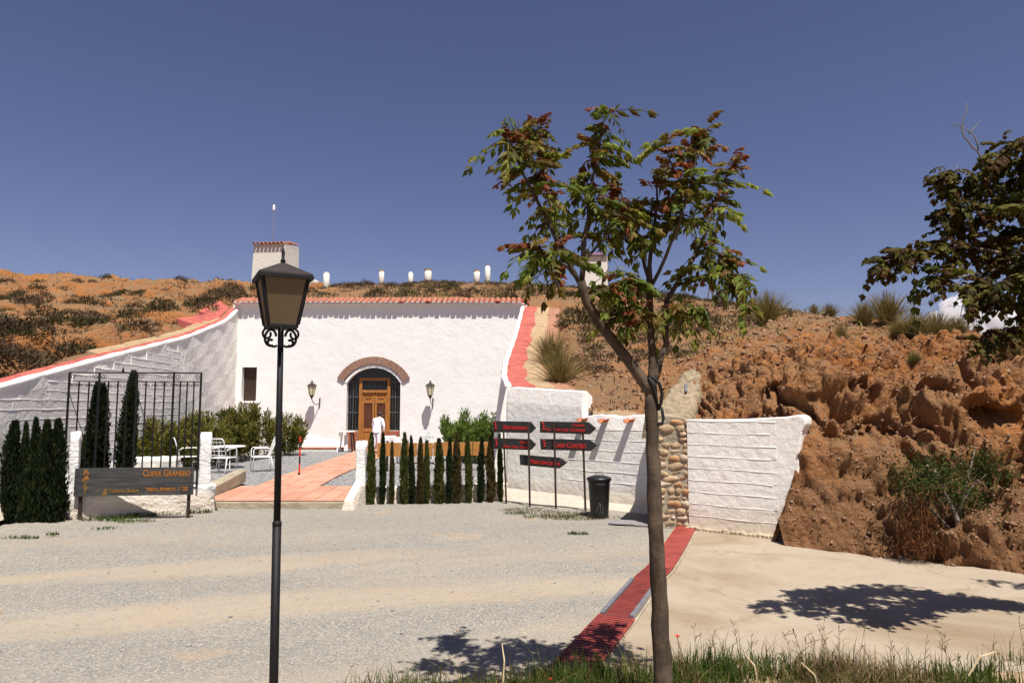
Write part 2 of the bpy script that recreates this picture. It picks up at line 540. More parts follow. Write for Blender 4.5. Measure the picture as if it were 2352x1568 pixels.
# worn wheel tracks: long sweeping bands of pale sand
trk = t.n('ShaderNodeTexWave', wave_type='BANDS', bands_direction='Y')
trk.inputs['Scale'].default_value = 0.13
trk.inputs['Distortion'].default_value = 7.0
trk.inputs['Detail'].default_value = 3
trk.inputs['Detail Scale'].default_value = 0.6
trk.inputs['Detail Roughness'].default_value = 0.6
t.l(t.dirpos((0.22, 1.0, 1), (0, 0, R(-17))), trk.inputs['Vector'])
wear = t.noise(t.dirpos((0.13, 0.85, 1), (0, 0, R(-19))), 1.0, 6, 0.62, 0.6)
sand = t.ramp(t.math('ADD', t.math('MULTIPLY', trk.outputs['Fac'], 0.24), t.math('MULTIPLY', wear, 0.8)), [(0.46, 0.0), (0.66, 0.85)])
chip = t.voro(p, 62.0, out='Color')
chipv = t.n('ShaderNodeSeparateColor'); t.l(chip, chipv.inputs[0])
gcol = t.ramp(chipv.outputs[0], [(0.0, (0.150, 0.143, 0.128)), (0.45, (0.240, 0.226, 0.198)), (0.85, (0.305, 0.278, 0.232)), (1.0, (0.45, 0.40, 0.32))])
gcol = t.mix(t.ramp(t.noise(p, 2.2, 5, 0.7), [(0.35, 0.0), (0.7, 0.5)]), gcol, (0.29, 0.262, 0.225))
scol = t.mix(t.ramp(t.noise(p, 1.1, 4), [(0.4, 0.0), (0.7, 1.0)]), (0.375, 0.31, 0.232), (0.385, 0.30, 0.208))
scol = t.mix(t.ramp(t.noise(p, 70, 3, 0.8), [(0.55, 0.0), (0.66, 0.45)]), scol, (0.25, 0.215, 0.175))
sp_ = t.n('ShaderNodeSeparateXYZ'); t.l(t.geo.outputs['Position'], sp_.inputs[0])
far = t.ramp(t.math('MULTIPLY', t.math('ADD', sp_.outputs[1], t.math('MULTIPLY', t.noise(p, 0.6, 4), 3.0)), 0.05), [(0.55, 1.0), (0.74, 0.15)])   # wheels only reach the near part of the yard
sand = t.math('MULTIPLY', sand, far)
sandf = t.math('MULTIPLY', sand, t.ramp(t.noise(p, 9, 6, 0.75), [(0.30, 0.5), (0.55, 1.0)]))
c = t.mix(sandf, gcol, scol)
c = t.mix(t.ramp(t.noise(p, 0.55, 5, 0.65), [(0.60, 0.0), (0.72, 0.5)]), c, (0.44, 0.29, 0.16))
t.color(c).set(0.95, 0, 0.1)
t.bump(t.math('ADD', t.math('MULTIPLY', t.voro(p, 62.0), 0.6), t.math('MULTIPLY', t.noise(p, 4.0, 6, 0.7), 1.2)), 0.8, 0.012)
M['gravel'] = t.mat

t = NT('court_gravel')
p = t.pos()
chip = t.voro(p, 22.0, out='Color')
cs = t.n('ShaderNodeSeparateColor'); t.l(chip, cs.inputs[0])
c = t.ramp(cs.outputs[0], [(0.0, (0.12, 0.12, 0.125)), (0.6, (0.235, 0.23, 0.225)), (1.0, (0.38, 0.365, 0.345))])
c = t.mix(t.ramp(t.noise(p, 0.7, 5, 0.6), [(0.55, 0.0), (0.75, 0.5)]), c, (0.34, 0.27, 0.19))
t.color(c).set(0.95, 0, 0.1)
t.bump(t.math('ADD', t.voro(p, 22.0), t.noise(p, 5, 4)), 0.9, 0.02)
M['court_gravel'] = t.mat

t = NT('earth')
p = t.pos()
t.color(t.ramp(t.noise(p, 0.8, 6, 0.65), [(0.3, (0.26, 0.16, 0.09)), (0.7, (0.40, 0.28, 0.17))])).set(0.95, 0, 0.1)
t.bump(t.noise(p, 6, 6, 0.7), 0.9, 0.05)
M['earth'] = t.mat

t = NT('concrete')
p = t.pos()
c = t.ramp(t.noise(p, 0.5, 6, 0.6, 0.5), [(0.3, (0.25, 0.185, 0.118)), (0.55, (0.365, 0.30, 0.222)), (0.75, (0.315, 0.25, 0.18))])
c = t.mix(t.ramp(t.noise(p, 3.5, 6, 0.75), [(0.52, 0.0), (0.72, 0.55)]), c, (0.25, 0.18, 0.11))
c = t.mix(t.ramp(t.voro(t.pos((1, 1, 1)), 7.0), [(0.02, 0.7), (0.06, 0.0)]), c, (0.22, 0.17, 0.12))
crk = t.n('ShaderNodeTexVoronoi', feature='DISTANCE_TO_EDGE'); crk.inputs['Scale'].default_value = 0.33
wob = t.n('ShaderNodeVectorMath', operation='ADD'); t.l(p, wob.inputs[0])
nz = t.n('ShaderNodeTexNoise'); nz.inputs['Scale'].default_value = 1.3; nz.inputs['Detail'].default_value = 6; t.l(p, nz.inputs['Vector']); t.l(nz.outputs['Color'], wob.inputs[1])
t.l(wob.outputs[0], crk.inputs['Vector'])
c = t.mix(t.ramp(crk.outputs['Distance'], [(0.0, 0.55), (0.006, 0.0)]), c, (0.19, 0.14, 0.09))
t.color(c).set(0.9, 0, 0.15)
t.bump(t.noise(p, 40, 5, 0.7), 0.35, 0.01)
M['concrete'] = t.mat

t = NT('terracotta')
oi = t.n('ShaderNodeObjectInfo')
f = t.math('ADD', t.math('MULTIPLY', oi.outputs['Random'], 0.7), t.math('MULTIPLY', t.noise(t.pos(), 5, 4), 0.3))
t.color(t.ramp(f, [(0.1, (0.42, 0.20, 0.13)), (0.5, (0.48, 0.25, 0.17)), (0.9, (0.50, 0.29, 0.205))])).set(0.8, 0, 0.2)
M['terracotta'] = t.mat
plain('grout', (0.52, 0.32, 0.22), 0.95, var=0.12, scale=5)
_cm = bpy.data.materials.new('cloud_vapour'); _cm.use_nodes = True
_cm.node_tree.nodes.clear()
_co = _cm.node_tree.nodes.new('ShaderNodeOutputMaterial'); _cv = _cm.node_tree.nodes.new('ShaderNodeVolumePrincipled')
_cv.inputs['Color'].default_value = (0.95, 0.95, 0.97, 1); _cv.inputs['Density'].default_value = 0.022; _cv.inputs['Anisotropy'].default_value = 0.0
_cm.node_tree.links.new(_cv.outputs[0], _co.inputs['Volume'])
M['cloud_white'] = _cm
scene.cycles.volume_bounces = 2
# ================================================================== TERRAIN
def lerp_poly(pts, y):
    """pts sorted by Y: (X, Y, z) -> interpolated"""
    ys = [p[1] for p in pts]
    return (np.interp(y, ys, [p[0] for p in pts]), np.interp(y, ys, [p[2] for p in pts]))

def at3(px, py, Y):
    v = at(px, py, Y)
    return (v.x, v.y, v.z)

# inner top edge of the two wing walls, near to far
WINGL = [(-9.3, 7.0, 1.35), (-9.65, 10.0, 2.0)] + [at3(*q) for q in
         ((2, 887, 13.4), (208, 830, 17.0), (347, 795, 20.6), (434, 773, 23.8), (523, 736, 28.3), (548, 710, 30.0))]
WINGR = [at3(*q) for q in ((1163, 886, 17.25), (1152, 866, 19.0), (1157, 830, 22.0), (1180, 770, 26.0), (1198, 703, 30.0))]
LOWA, LOWB = Vector((-0.12, 17.2, 0)), Vector((2.92, 14.7, 0))       # face of the wall behind the signposts
RWA, RWB = Vector((3.28, 12.9, 0)), Vector((5.05, 11.55, 0))         # face of the wall right of the stone pier

ctrl = []
def cp(*q): ctrl.append(at3(*q))
for q in [(-250, 880, 11.5), (0, 855, 15.5), (0, 780, 21), (0, 715, 28), (0, 650, 38), (0, 627, 44),
          (200, 800, 20), (200, 730, 27), (200, 655, 39), (200, 634, 44), (100, 690, 32),
          (400, 750, 27), (400, 705, 32), (400, 655, 41), (400, 644, 45), (520, 690, 32), (550, 655, 41), (550, 648, 45),
          (640, 690, 31.3), (640, 652, 43), (800, 688, 31.3), (800, 656, 42), (950, 687, 31.3), (950, 655, 43), (1100, 685, 31.3), (1100, 652, 43),
          (1210, 688, 31.3), (1230, 658, 40), (1290, 690, 31), (1320, 663, 40), (1270, 740, 27.5), (1270, 800, 23.2), (1270, 860, 19.4),
          (1300, 893, 17.2), (1360, 945, 16.0), (1420, 940, 15.6), (1400, 890, 17.2), (1400, 810, 21), (1400, 735, 27.5), (1400, 672, 38), (1400, 664, 44),
          (1500, 950, 15.0), (1500, 880, 16.5), (1500, 790, 20.5), (1500, 715, 28), (1500, 680, 36), (1500, 676, 44),
          (1600, 935, 14.1), (1600, 870, 15.6), (1600, 790, 19), (1600, 730, 25), (1600, 694, 32), (1600, 692, 40),
          (1700, 950, 12.8), (1760, 946, 12.4), (1700, 890, 13.6), (1700, 810, 15.6), (1700, 750, 19.5), (1720, 710, 25), (1740, 704, 29), (1740, 712, 40),
          (1860, 960, 11.8), (1860, 880, 12.6), (1850, 800, 14.4), (1850, 748, 17), (1880, 726, 20), (1880, 740, 30),
          (1845, 1100, 11.55), (1800, 1238, 11.25), (1815, 1180, 11.45), (1775, 1238, 11.45), (1790, 1180, 11.75), (1770, 1060, 12.5), (1800, 1010, 12.6), (1750, 1150, 12.5), (1870, 1000, 11.75), (1870, 1200, 11.2),
          (2000, 1262, 10.7), (2000, 1120, 11.1), (2000, 960, 11.8), (2000, 860, 12.9), (2000, 780, 15), (2000, 737, 17), (2000, 752, 24),
          (2200, 1285, 10.0), (2200, 1120, 10.5), (2200, 960, 11.2), (2200, 850, 12.5), (2200, 785, 13.9), (2200, 762, 15.2), (2200, 790, 20),
          (2352, 1300, 9.6), (2352, 1120, 10.1), (2352, 960, 10.8), (2352, 865, 11.9), (2352, 822, 13), (2352, 840, 18),
          (2600, 1330, 9.0), (2600, 1050, 9.8), (2600, 880, 11.5), (2600, 850, 14), (2900, 1360, 8.4), (2900, 950, 10.5)]:
    cp(*q)
for X, Y, z in WINGL[1:-1]:
    ctrl.append((X - 1.0, Y + 0.1, z + 0.25))
    ctrl.append((X - 2.2, Y + 0.5, z + 0.85))
for X, Y, z in WINGR[:-1]:
    ctrl.append((X + 1.1, Y, z - 0.04))
ctrl += [(4.5, 11.2, -0.5), (4.3, 10.6, -1.0), (4.0, 9.5, -1.6)]
ctrl += [(12, 22, 3.6), (16, 20, 2.6), (22, 30, 3.0), (20, 45, 4.0), (10, 60, 6.5), (0, 65, 9.5), (-20, 62, 10.5), (-45, 60, 12), (-45, 35, 9),
         (-32, 20, 5.5), (-24, 10, 3.2), (-16, 8, 2.4), (40, 60, 2.0), (30, 14, 1.5), (18, 9, 1.6), (40, 30, 1.5),
         (5.2, 10.4, -0.8), (8, 9.2, -1.0), (11, 8.0, -0.8), (5.0, 8.0, -2.0), (9, 6.5, -2.2), (14, 6, -2)]
CP = np.array(ctrl)
_e = 0.35
def _ker(d): return np.sqrt(d * d + _e * _e)
_D = np.hypot(CP[:, None, 0] - CP[None, :, 0], CP[:, None, 1] - CP[None, :, 1])
_n = len(CP)
_A = np.zeros((_n + 3, _n + 3))
_A[:_n, :_n] = _ker(_D) - np.eye(_n) * 0.12
_A[:_n, _n] = 1; _A[:_n, _n + 1] = CP[:, 0]; _A[:_n, _n + 2] = CP[:, 1]
_A[_n:, :_n] = _A[:_n, _n:].T
_w = np.linalg.solve(_A, np.concatenate([CP[:, 2], [0, 0, 0]]))
def hill_base(x, y):
    out = np.empty(x.shape)
    for s in range(0, len(x), 20000):
        a, b = x[s:s + 20000], y[s:s + 20000]
        d = np.hypot(a[:, None] - CP[None, :, 0], b[:, None] - CP[None, :, 1])
        out[s:s + 20000] = _ker(d) @ _w[:_n] + _w[_n] + _w[_n + 1] * a + _w[_n + 2] * b
    return out

def sstep(a, b, x):
    t_ = np.clip((x - a) / (b - a), 0, 1)
    return t_ * t_ * (3 - 2 * t_)

def hill_xyz(x, y):
    """displaced points of the hillside"""
    z = hill_base(x, y)
    e = 0.25
    gx = (hill_base(x + e, y) - hill_base(x - e, y)) / (2 * e)
    gy = (hill_base(x, y + e) - hill_base(x, y - e)) / (2 * e)
    nrm = np.stack([-gx, -gy, np.ones_like(x)], 1)
    nrm /= np.linalg.norm(nrm, axis=1)[:, None]
    P = np.stack([x, y, z], 1)
    cliff = sstep(4.6, 6.2, x) * sstep(16.5, 13.5, y)
    rim = np.clip(np.exp(-((z - 2.55) / 0.75) ** 2), 0, 1) * sstep(3.6, 4.6, x) * sstep(17, 14, y)
    left = sstep(-9.8, -12.5, x) * sstep(11, 16, y)
    # ledges on the upper left slope
    q = P * np.array([0.12, 0.12, 1.0])
    k = z / 0.95 + 0.9 * vnoise(P * 0.16 + 3.1) + 0.35 * vnoise(P * 0.6)
    f = k - np.floor(k)
    terr = 0.95 * (sstep(0.55, 0.95, f) - f)
    z2 = terr * (1.0 * left + 0.12)
    # general roughness
    d = 0.11 * fbm(P * 0.7, 4) + 0.06 * fbm(P * 2.6 + 5, 4)
    # crags of the eroded bank: blocky lobes with hollows under them
    w1 = P + 0.35 * np.stack([vnoise(P * 1.1 + 4), vnoise(P * 1.1 + 9), vnoise(P * 1.1 + 14)], 1)
    lobes = np.abs(vnoise(w1 * np.array([0.75, 0.75, 1.05]) + 2.2))
    lobes2 = np.abs(vnoise(w1 * 2.0 + 6.7))
    cr = 0.62 * np.minimum(lobes * 2.2, 1.0) + 0.24 * np.minimum(lobes2 * 2.0, 1.0) - 0.50
    w2 = P + 0.5 * np.stack([vnoise(P * 0.9 + 44), vnoise(P * 0.9 + 49), vnoise(P * 0.9 + 54)], 1)
    gash = np.clip(1 - np.abs(vnoise(w2 * np.array([0.8, 0.8, 1.5]) + 12.2)) * 5.5, 0, 1)
    gash2 = np.clip(1 - np.abs(vnoise(w2 * np.array([1.9, 1.9, 2.6]) + 3.2)) * 4.0, 0, 1)
    lobes3 = np.abs(vnoise(w1 * 4.6 + 16.7))
    band = np.exp(-((z - 2.35) / 1.15) ** 2) * sstep(3.3, 4.3, x) * sstep(17, 14, y)
    calm = 1 - 0.8 * (sstep(5.7, 4.9, x) * sstep(12.6, 12.2, y))
    band = band * calm
    cliff = cliff * calm
    cr = cr + 0.13 * np.minimum(lobes3 * 2.0, 1.0)
    d = d + (0.62 * band + 0.22 * cliff) * cr + 0.13 * cliff * fbm(P * 3.4 + 8, 4) + 0.10 * np.maximum(cliff, band) * fbm(P * 7 + 2, 4)
    d = d - band * (0.42 * gash ** 1.5 + 0.16 * gash2)
    lg = np.clip(1 - np.abs(vnoise(w2 * np.array([0.30, 0.30, 1.1]) + 71.2)) * 4.5, 0, 1)
    d = d - left * (0.55 * lg ** 1.4) + left * (0.16 * fbm(P * 1.5 + 61, 4) + 0.07 * fbm(P * 4.2 + 5, 3))
    d = d + 0.05 * sstep(2.0, 3.5, x) * sstep(30, 20, y) * fbm(P * 6 + 21, 3)
    near_wall = np.ones_like(x)
    near_wall *= 1 - 0.85 * ((y > 17.0) & (y < 31.6) & (np.abs(x - (np.interp(y, [p[1] for p in WINGR], [p[0] for p in WINGR]) + 0.8)) < 1.0))
    near_wall *= 1 - 0.7 * ((y > 30.2) & (y < 31.6))
    near_wall *= 1 - 0.8 * ((y < 30.4) & (x < -8) & (x > np.interp(y, [p[1] for p in WINGL], [p[0] for p in WINGL]) - 0.7))
    P = P + nrm * (d * near_wall)[:, None]
    P[:, 2] += z2 * near_wall
    cy_ = P[:, 1]
    wx = np.interp(cy_, [p[1] for p in WINGR], [p[0] for p in WINGR]); wz = np.interp(cy_, [p[1] for p in WINGR], [p[2] for p in WINGR])
    m_ = (cy_ > 16.9) & (cy_ < 30.6) & (P[:, 0] > wx - 0.5) & (P[:, 0] < wx + 2.6)
    cap = wz - 0.16 + 0.9 * np.clip(P[:, 0] - wx - 1.62, 0, 1.0)
    P[:, 2] = np.where(m_, np.minimum(P[:, 2], cap), P[:, 2])
    wx = np.interp(cy_, [p[1] for p in WINGL], [p[0] for p in WINGL]); wz = np.interp(cy_, [p[1] for p in WINGL], [p[2] for p in WINGL])
    off = wx - P[:, 0]
    m_ = (cy_ > 7) & (cy_ < 30.6) & (off > -0.5) & (off < 2.2)
    cap = wz - 0.06 + 0.30 * np.clip(off, 0, 2.2) + 0.9 * np.clip(off - 0.7, 0, 2.0) + np.clip(off - 0.5, 0, 1) * 0.22 * fbm(P * 1.8 + 3, 4)
    P[:, 2] = np.where(m_, np.minimum(P[:, 2], cap), P[:, 2])
    m_ = (cy_ > 30.2) & (cy_ < 31.4) & (P[:, 0] > -12.6) & (P[:, 0] < 1.6)
    P[:, 2] = np.where(m_, np.minimum(P[:, 2], WINGR[-1][2] + 0.12 + 0.5 * np.clip(cy_ - 30.6, 0, 1)), P[:, 2])
    rdv = (RWB - RWA).normalized(); rnv = Vector((rdv.y, -rdv.x, 0))
    uu = (P[:, 0] - RWA.x) * rdv.x + (P[:, 1] - RWA.y) * rdv.y
    dd = (P[:, 0] - RWA.x) * rnv.x + (P[:, 1] - RWA.y) * rnv.y
    zmax = np.interp(uu + 0.06 * vnoise(P * 6.0), [1.40, 1.58, 1.70, 1.86, 1.98, 2.08, 2.25], [-0.3, 0.0, 0.35, 0.9, 1.5, 1.95, 6.0])
    P[:, 2] = np.where((dd > -0.12) & (uu < 2.4) & (uu > 0.5) & (P[:, 1] < 13.2), np.minimum(P[:, 2], zmax), P[:, 2])
    # hollows under the lip of the bank
    for hx, hy, hz, rr, dep in HOLLOWS:
        g = np.exp(-(((P[:, 0] - hx) / (rr * 1.5)) ** 2 + ((P[:, 1] - hy) / rr) ** 2 + ((P[:, 2] - hz) / (rr * 0.75)) ** 2))
        g = g * np.clip(0.75 + 0.9 * fbm(P * 2.6 + hx, 3), 0, 1.6)
        P[:, 1] += dep * g
        P[:, 2] += 0.25 * dep * g
    return P
HOLLOWS = [(*at3(1960, 900, 12.35), 0.22, 0.5), (*at3(1785, 905, 13.0), 0.2, 0.4), (*at3(2065, 1000, 11.4), 0.34, 0.6), (*at3(2300, 945, 11.0), 0.30, 0.7),
           (*at3(1660, 880, 14.0), 0.2, 0.45), (*at3(2150, 905, 11.8), 0.22, 0.4), (*at3(1880, 920, 12.2), 0.15, 0.4), (*at3(1730, 860, 13.6), 0.15, 0.35)]

CUT = [(-8.5, 2), (WINGL[0][0] - 0.25, 6.0)] + [(p[0] - 0.28, p[1]) for p in WINGL[:-1]] + [(WINGL[-1][0] - 0.28, 30.4), (WINGR[-1][0] + 0.5, 30.4)] \
    + [(p[0] + 0.45, p[1]) for p in WINGR[::-1][1:]] + [(0.25, 17.15), (3.0, 14.95), (3.1, 13.35), (3.45, 13.05), (4.35, 12.36), (4.42, 11.5), (4.42, 2)]

def hill_patch(x0, x1, y0, y1, step, drop=None, dz=0.0):
    xs = np.arange(x0, x1 + 1e-6, step); ys = np.arange(y0, y1 + 1e-6, step)
    X, Y = np.meshgrid(xs, ys)
    nx, ny = len(xs), len(ys)
    P = hill_xyz(X.ravel(), Y.ravel())
    P[:, 2] += dz
    i = np.arange(nx * ny).reshape(ny, nx)
    F = np.stack([i[:-1, :-1].ravel(), i[:-1, 1:].ravel(), i[1:, 1:].ravel(), i[1:, :-1].ravel()], 1)
    cx = X.ravel()[F].mean(1); cy = Y.ravel()[F].mean(1)
    keep = ~in_poly(cx, cy, CUT)
    if drop is not None:
        keep &= ~((cx > drop[0]) & (cx < drop[1]) & (cy > drop[2]) & (cy < drop[3]))
    zc = P[:, 2][F].max(1)
    keep &= zc > -0.6
    F = F[keep]
    used = np.unique(F)
    rem = np.full(nx * ny, -1); rem[used] = np.arange(len(used))
    return P[used], rem[F]

FINE = (3.0, 12.4, 8.0, 17.5)
Va, Fa = hill_patch(*FINE, 0.034)
Vb, Fb = hill_patch(-15, 22, 8, 48, 0.16, (FINE[0] + 0.1, FINE[1] - 0.1, FINE[2], FINE[3] - 0.1), 0.0)
Vc, Fc = hill_patch(-60, 60, 4, 70, 0.7, (-14.6, 21.6, 8, 47.6), -0.03)
Vd, Fd = hill_patch(-34, -14.7, 10, 48, 0.16, None, 0.0)
hv = np.concatenate([Va, Vb, Vc, Vd]); hf = np.concatenate([Fa, Fb + len(Va), Fc + len(Va) + len(Vb), Fd + len(Va) + len(Vb) + len(Vc)])
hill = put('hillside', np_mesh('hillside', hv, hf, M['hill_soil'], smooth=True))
tag(hill, kind='structure')
hz_cache = {}
def hill_z(x, y):
    return float(hill_xyz(np.array([float(x)]), np.array([float(y)]))[0, 2])

# ground to the horizon
g = MB().add([(-4000, -4000, -0.12), (4000, -4000, -0.12), (4000, 4000, -0.12), (-4000, 4000, -0.12)], [(0, 1, 2, 3)])
tag(g.build('ground', M['earth']), kind='structure')

# gravel yard
def sheet(name, x0, x1, y0, y1, step, zf, mat, poly=None, outside=None):
    xs = np.arange(x0, x1 + 1e-6, step); ys = np.arange(y0, y1 + 1e-6, step)
    X, Y = np.meshgrid(xs, ys)
    Z = zf(X.ravel(), Y.ravel())
    i = np.arange(X.size).reshape(X.shape)
    F = np.stack([i[:-1, :-1].ravel(), i[:-1, 1:].ravel(), i[1:, 1:].ravel(), i[1:, :-1].ravel()], 1)
    cx = X.ravel()[F].mean(1); cy = Y.ravel()[F].mean(1)
    if poly is not None:
        F = F[in_poly(cx, cy, poly)]
    if outside is not None:
        cx = X.ravel()[F].mean(1); cy = Y.ravel()[F].mean(1)
        F = F[~in_poly(cx, cy, outside)]
    o = put(name, np_mesh(name, np.stack([X.ravel(), Y.ravel(), Z], 1), F, mat, True))
    return tag(o, kind='structure')

def yard_z(x, y):
    p = np.stack([x, y, x * 0], 1)
    rut = 0.018 * np.sin((y + 0.17 * x + 0.5 * vnoise(p * 0.25)) * 2.6)
    return rut + 0.012 * fbm(p * 1.7, 3) + 0.005 * fbm(p * 7, 2) - 0.03 * sstep(16.0, 17.5, y)

def court_z(y):
    return np.interp(y, [15.5, 17.5, 19.5, 30.5], [0.13, 0.20, 0.28, 0.38])
COURT = [(-12.6, 14.2), (-3.4, 15.75), (-3.5, 16.45), (0.0, 17.35), (1.0, 30.4), (-12.8, 30.4)]
CP2 = [(-10.6, 14.75), (-6.98, 15.6), (-6.98, 15.6), (-3.62, 16.2), (-3.5, 16.4), (-0.05, 17.2), (1.0, 30.4), (-12.8, 30.4)]
sheet('courtyard', -12.8, 1.0, 14.0, 30.4, 0.16,
      lambda x, y: court_z(y) + 0.008 * fbm(np.stack([x, y, x * 0], 1) * 2.0, 3), M['court_gravel'], CP2)

# concrete drive right of the drain
DRAIN = [(3.27, 13.05), (2.62, 11.25), (2.05, 9.75), (1.72, 9.05), (1.12, 7.55), (0.58, 6.25), (0.30, 5.6)]
SLAB = [(x + 0.18, y) for x, y in DRAIN] + [(0.3, 4.2), (18, 4.0), (18, 14.2), (3.4, 14.2)]
sheet('concrete_drive', 0.0, 18, 4.0, 14.2, 0.1,
      lambda x, y: 0.022 + 0.012 * fbm(np.stack([x, y, x * 0], 1) * 0.5, 3), M['concrete'], SLAB)

sheet('gravel_yard', -18, 4.0, 0.5, 18.0, 0.08, yard_z, M['gravel'], None, [(x + 0.02, y) for x, y in SLAB])
# ================================================================== CAVE HOUSE
FY = 30.0
house = thing('cave_house', 'white cave house built into the hill with an arched brick doorway and tiled eave', 'house', (-6.0, FY, 0.38))
XL, XR = WINGL[-1][0] - 0.25, WINGR[-1][0] + 0.25
ZT = at(870, 700, FY).z
DXC = at(858, 900, FY).x
SC = 30 / 1568
OW, OAPEX = 1.175, at(858, 844, FY).z
OR = 1.36
OCZ = OAPEX - OR
SPR = OCZ + math.sqrt(OR * OR - OW * OW)
WX0, WX1 = at(555, 880, FY).x, at(589, 880, FY).x
WZ0, WZ1 = at(570, 921, FY).z, at(570, 843, FY).z
# front wall as vertical strips round the openings
mb = MB()
cuts = sorted(set([XL, XR, WX0, WX1, DXC - OW, DXC + OW] + [DXC - OW + 2 * OW * i / 24 for i in range(25)] + [WX1 + (DXC - OW - WX1) * i / 8 for i in range(1, 8)] + [DXC + OW + (XR - DXC - OW) * i / 10 for i in range(1, 10)]))
def strip(xa, xb, z0a, z0b, z1):
    mb.add([(xa, FY, z0a), (xb, FY, z0b), (xb, FY, z1), (xa, FY, z1)], [(0, 1, 2, 3)])
for xa, xb in zip(cuts, cuts[1:]):
    xm = (xa + xb) / 2
    if WX0 < xm < WX1:
        strip(xa, xb, -0.2, -0.2, WZ0); strip(xa, xb, WZ1, WZ1, ZT)
    elif abs(xm - DXC) < OW:
        za = OCZ + math.sqrt(max(0, OR ** 2 - (xa - DXC) ** 2)); zb = OCZ + math.sqrt(max(0, OR ** 2 - (xb - DXC) ** 2))
        strip(xa, xb, za, zb, ZT)
    else:
        strip(xa, xb, -0.2, -0.2, ZT)
# reveals
D = 0.42
def rev(a, b):
    mb.add([(a[0], FY, a[1]), (b[0], FY, b[1]), (b[0], FY + D, b[1]), (a[0], FY + D, a[1])], [(0, 1, 2, 3)])
arc = [(DXC - OW + 2 * OW * i / 24, 0) for i in range(25)]
arc = [(x, OCZ + math.sqrt(max(0, OR ** 2 - (x - DXC) ** 2))) for x, _ in arc]
for a, b in zip(arc, arc[1:]): rev(a, b)
rev((DXC - OW, 0.2), arc[0]); rev(arc[-1], (DXC + OW, 0.2))
for a, b in (((WX0, WZ0), (WX0, WZ1)), ((WX0, WZ1), (WX1, WZ1)), ((WX1, WZ1), (WX1, WZ0)), ((WX1, WZ0), (WX0, WZ0))): rev(a, b)
# body behind and top
mb.add([(XL, FY, ZT), (XR, FY, ZT), (XR, FY + 1.2, ZT), (XL, FY + 1.2, ZT)], [(0, 1, 2, 3)])
mb.build('front_wall', M['whitewash'], house, world=True, fixn=False)
# dark room behind openings
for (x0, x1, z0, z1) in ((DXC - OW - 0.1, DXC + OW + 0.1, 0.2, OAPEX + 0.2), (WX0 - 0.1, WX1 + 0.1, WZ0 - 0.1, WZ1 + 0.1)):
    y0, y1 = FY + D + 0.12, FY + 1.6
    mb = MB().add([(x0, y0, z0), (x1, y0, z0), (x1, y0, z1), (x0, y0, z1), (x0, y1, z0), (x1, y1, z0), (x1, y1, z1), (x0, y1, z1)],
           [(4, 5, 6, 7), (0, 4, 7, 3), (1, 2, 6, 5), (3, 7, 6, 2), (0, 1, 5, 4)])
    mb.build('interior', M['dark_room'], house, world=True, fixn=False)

# battered foot of the wall at the left corner and a low ledge
mb = MB()
b0 = at(640, 1020, FY); b1 = at(797, 1020, FY)
zz = 0.3
mb.add([(XL, FY - 0.55, zz), (b1.x, FY - 0.30, zz), (b1.x, FY + 0.02, zz + 0.45), (XL, FY + 0.02, zz + 1.55), (b1.x, FY + 0.02, zz), (XL, FY + 0.02, zz)],
       [(0, 1, 2, 3), (1, 4, 2), (0, 3, 5)])
mb.build('wall_foot', M['whitewash'], house, world=True)
mb = MB()
mb.box2((XL + 0.4, FY - 1.0, 0.2), (b1.x + 0.05, FY - 0.30, 0.47))
mb.build('ledge', M['whitewash_rough'], house, world=True, bevel=0.02)
mb = MB().box2((XL + 0.4, FY - 1.02, 0.472), (b1.x + 0.1, FY - 0.30, 0.51))
mb.build('ledge_coping', M['brick_red'], house, world=True)

# eave: soffit slab, then a row of half-round tiles with whitened ends
mb = MB().box2((XL + 0.1, FY - 0.21, ZT + 0.002), (XR - 0.1, FY + 1.0, ZT + 0.035))
mb.build('cornice', M['whitewash'], house, world=True)
def half_tile(L, r0, r1, th=0.018, n=8):
    m = MB()
    vs, fs = [], []
    for r in (0, 1):
        for j, (y, rr) in enumerate(((0, r0), (L, r1))):
            for k in range(n + 1):
                a = math.pi * k / n
                q = rr - (th if r else 0)
                vs.append((q * math.cos(a), y, q * math.sin(a) * 0.9 + (0 if j == 0 else 0.03)))
    w = n + 1
    for k in range(n):
        fs += [(k, k + 1, w + k + 1, w + k), (2 * w + k, 3 * w + k, 3 * w + k + 1, 2 * w + k + 1), (k, 2 * w + k, 2 * w + k + 1, k + 1)]
    m.add(vs, fs)
    return m
tile_me = half_tile(0.95, 0.104, 0.092).mesh('eave_tile', M['roof_tile'], smooth=True)
plug = MB()
n = 8
vs = [(0.082 * math.cos(math.pi * k / n), -0.012, 0.082 * 0.9 * math.sin(math.pi * k / n)) for k in range(n + 1)]
vs += [(x, 0.22, z) for x, _, z in vs]
plug.add(vs, [tuple(range(n + 1))] + [(k, n + 1 + k, n + 2 + k, k + 1) for k in range(n)] + [tuple(range(n + 1, 2 * n + 2))[::-1]])
plug_me = plug.mesh('mortar_end', M['whitewash_bead'])
nt = int((XR - XL - 0.3) / 0.235)
for i in range(nt):
    x = XL + 0.22 + i * 0.235 + rnd.uniform(-0.012, 0.012)
    tile = put('roof_tile', tile_me, house, (x + 6.0, -0.28 + rnd.uniform(-0.02, 0.02), ZT + 0.045 - 0.38 + rnd.uniform(0, 0.012)), (R(17), 0, rnd.uniform(-0.02, 0.02)))
    if rnd.random() < 0.86: put('mortar_end', plug_me, tile)
mb = MB().box2((XL + 0.1, FY + 0.55, ZT + 0.15), (XR + 0.1, FY + 1.0, ZT + 0.36))
mb.build('roof_ridge', M['red_cap'], house, world=True, bevel=0.02)

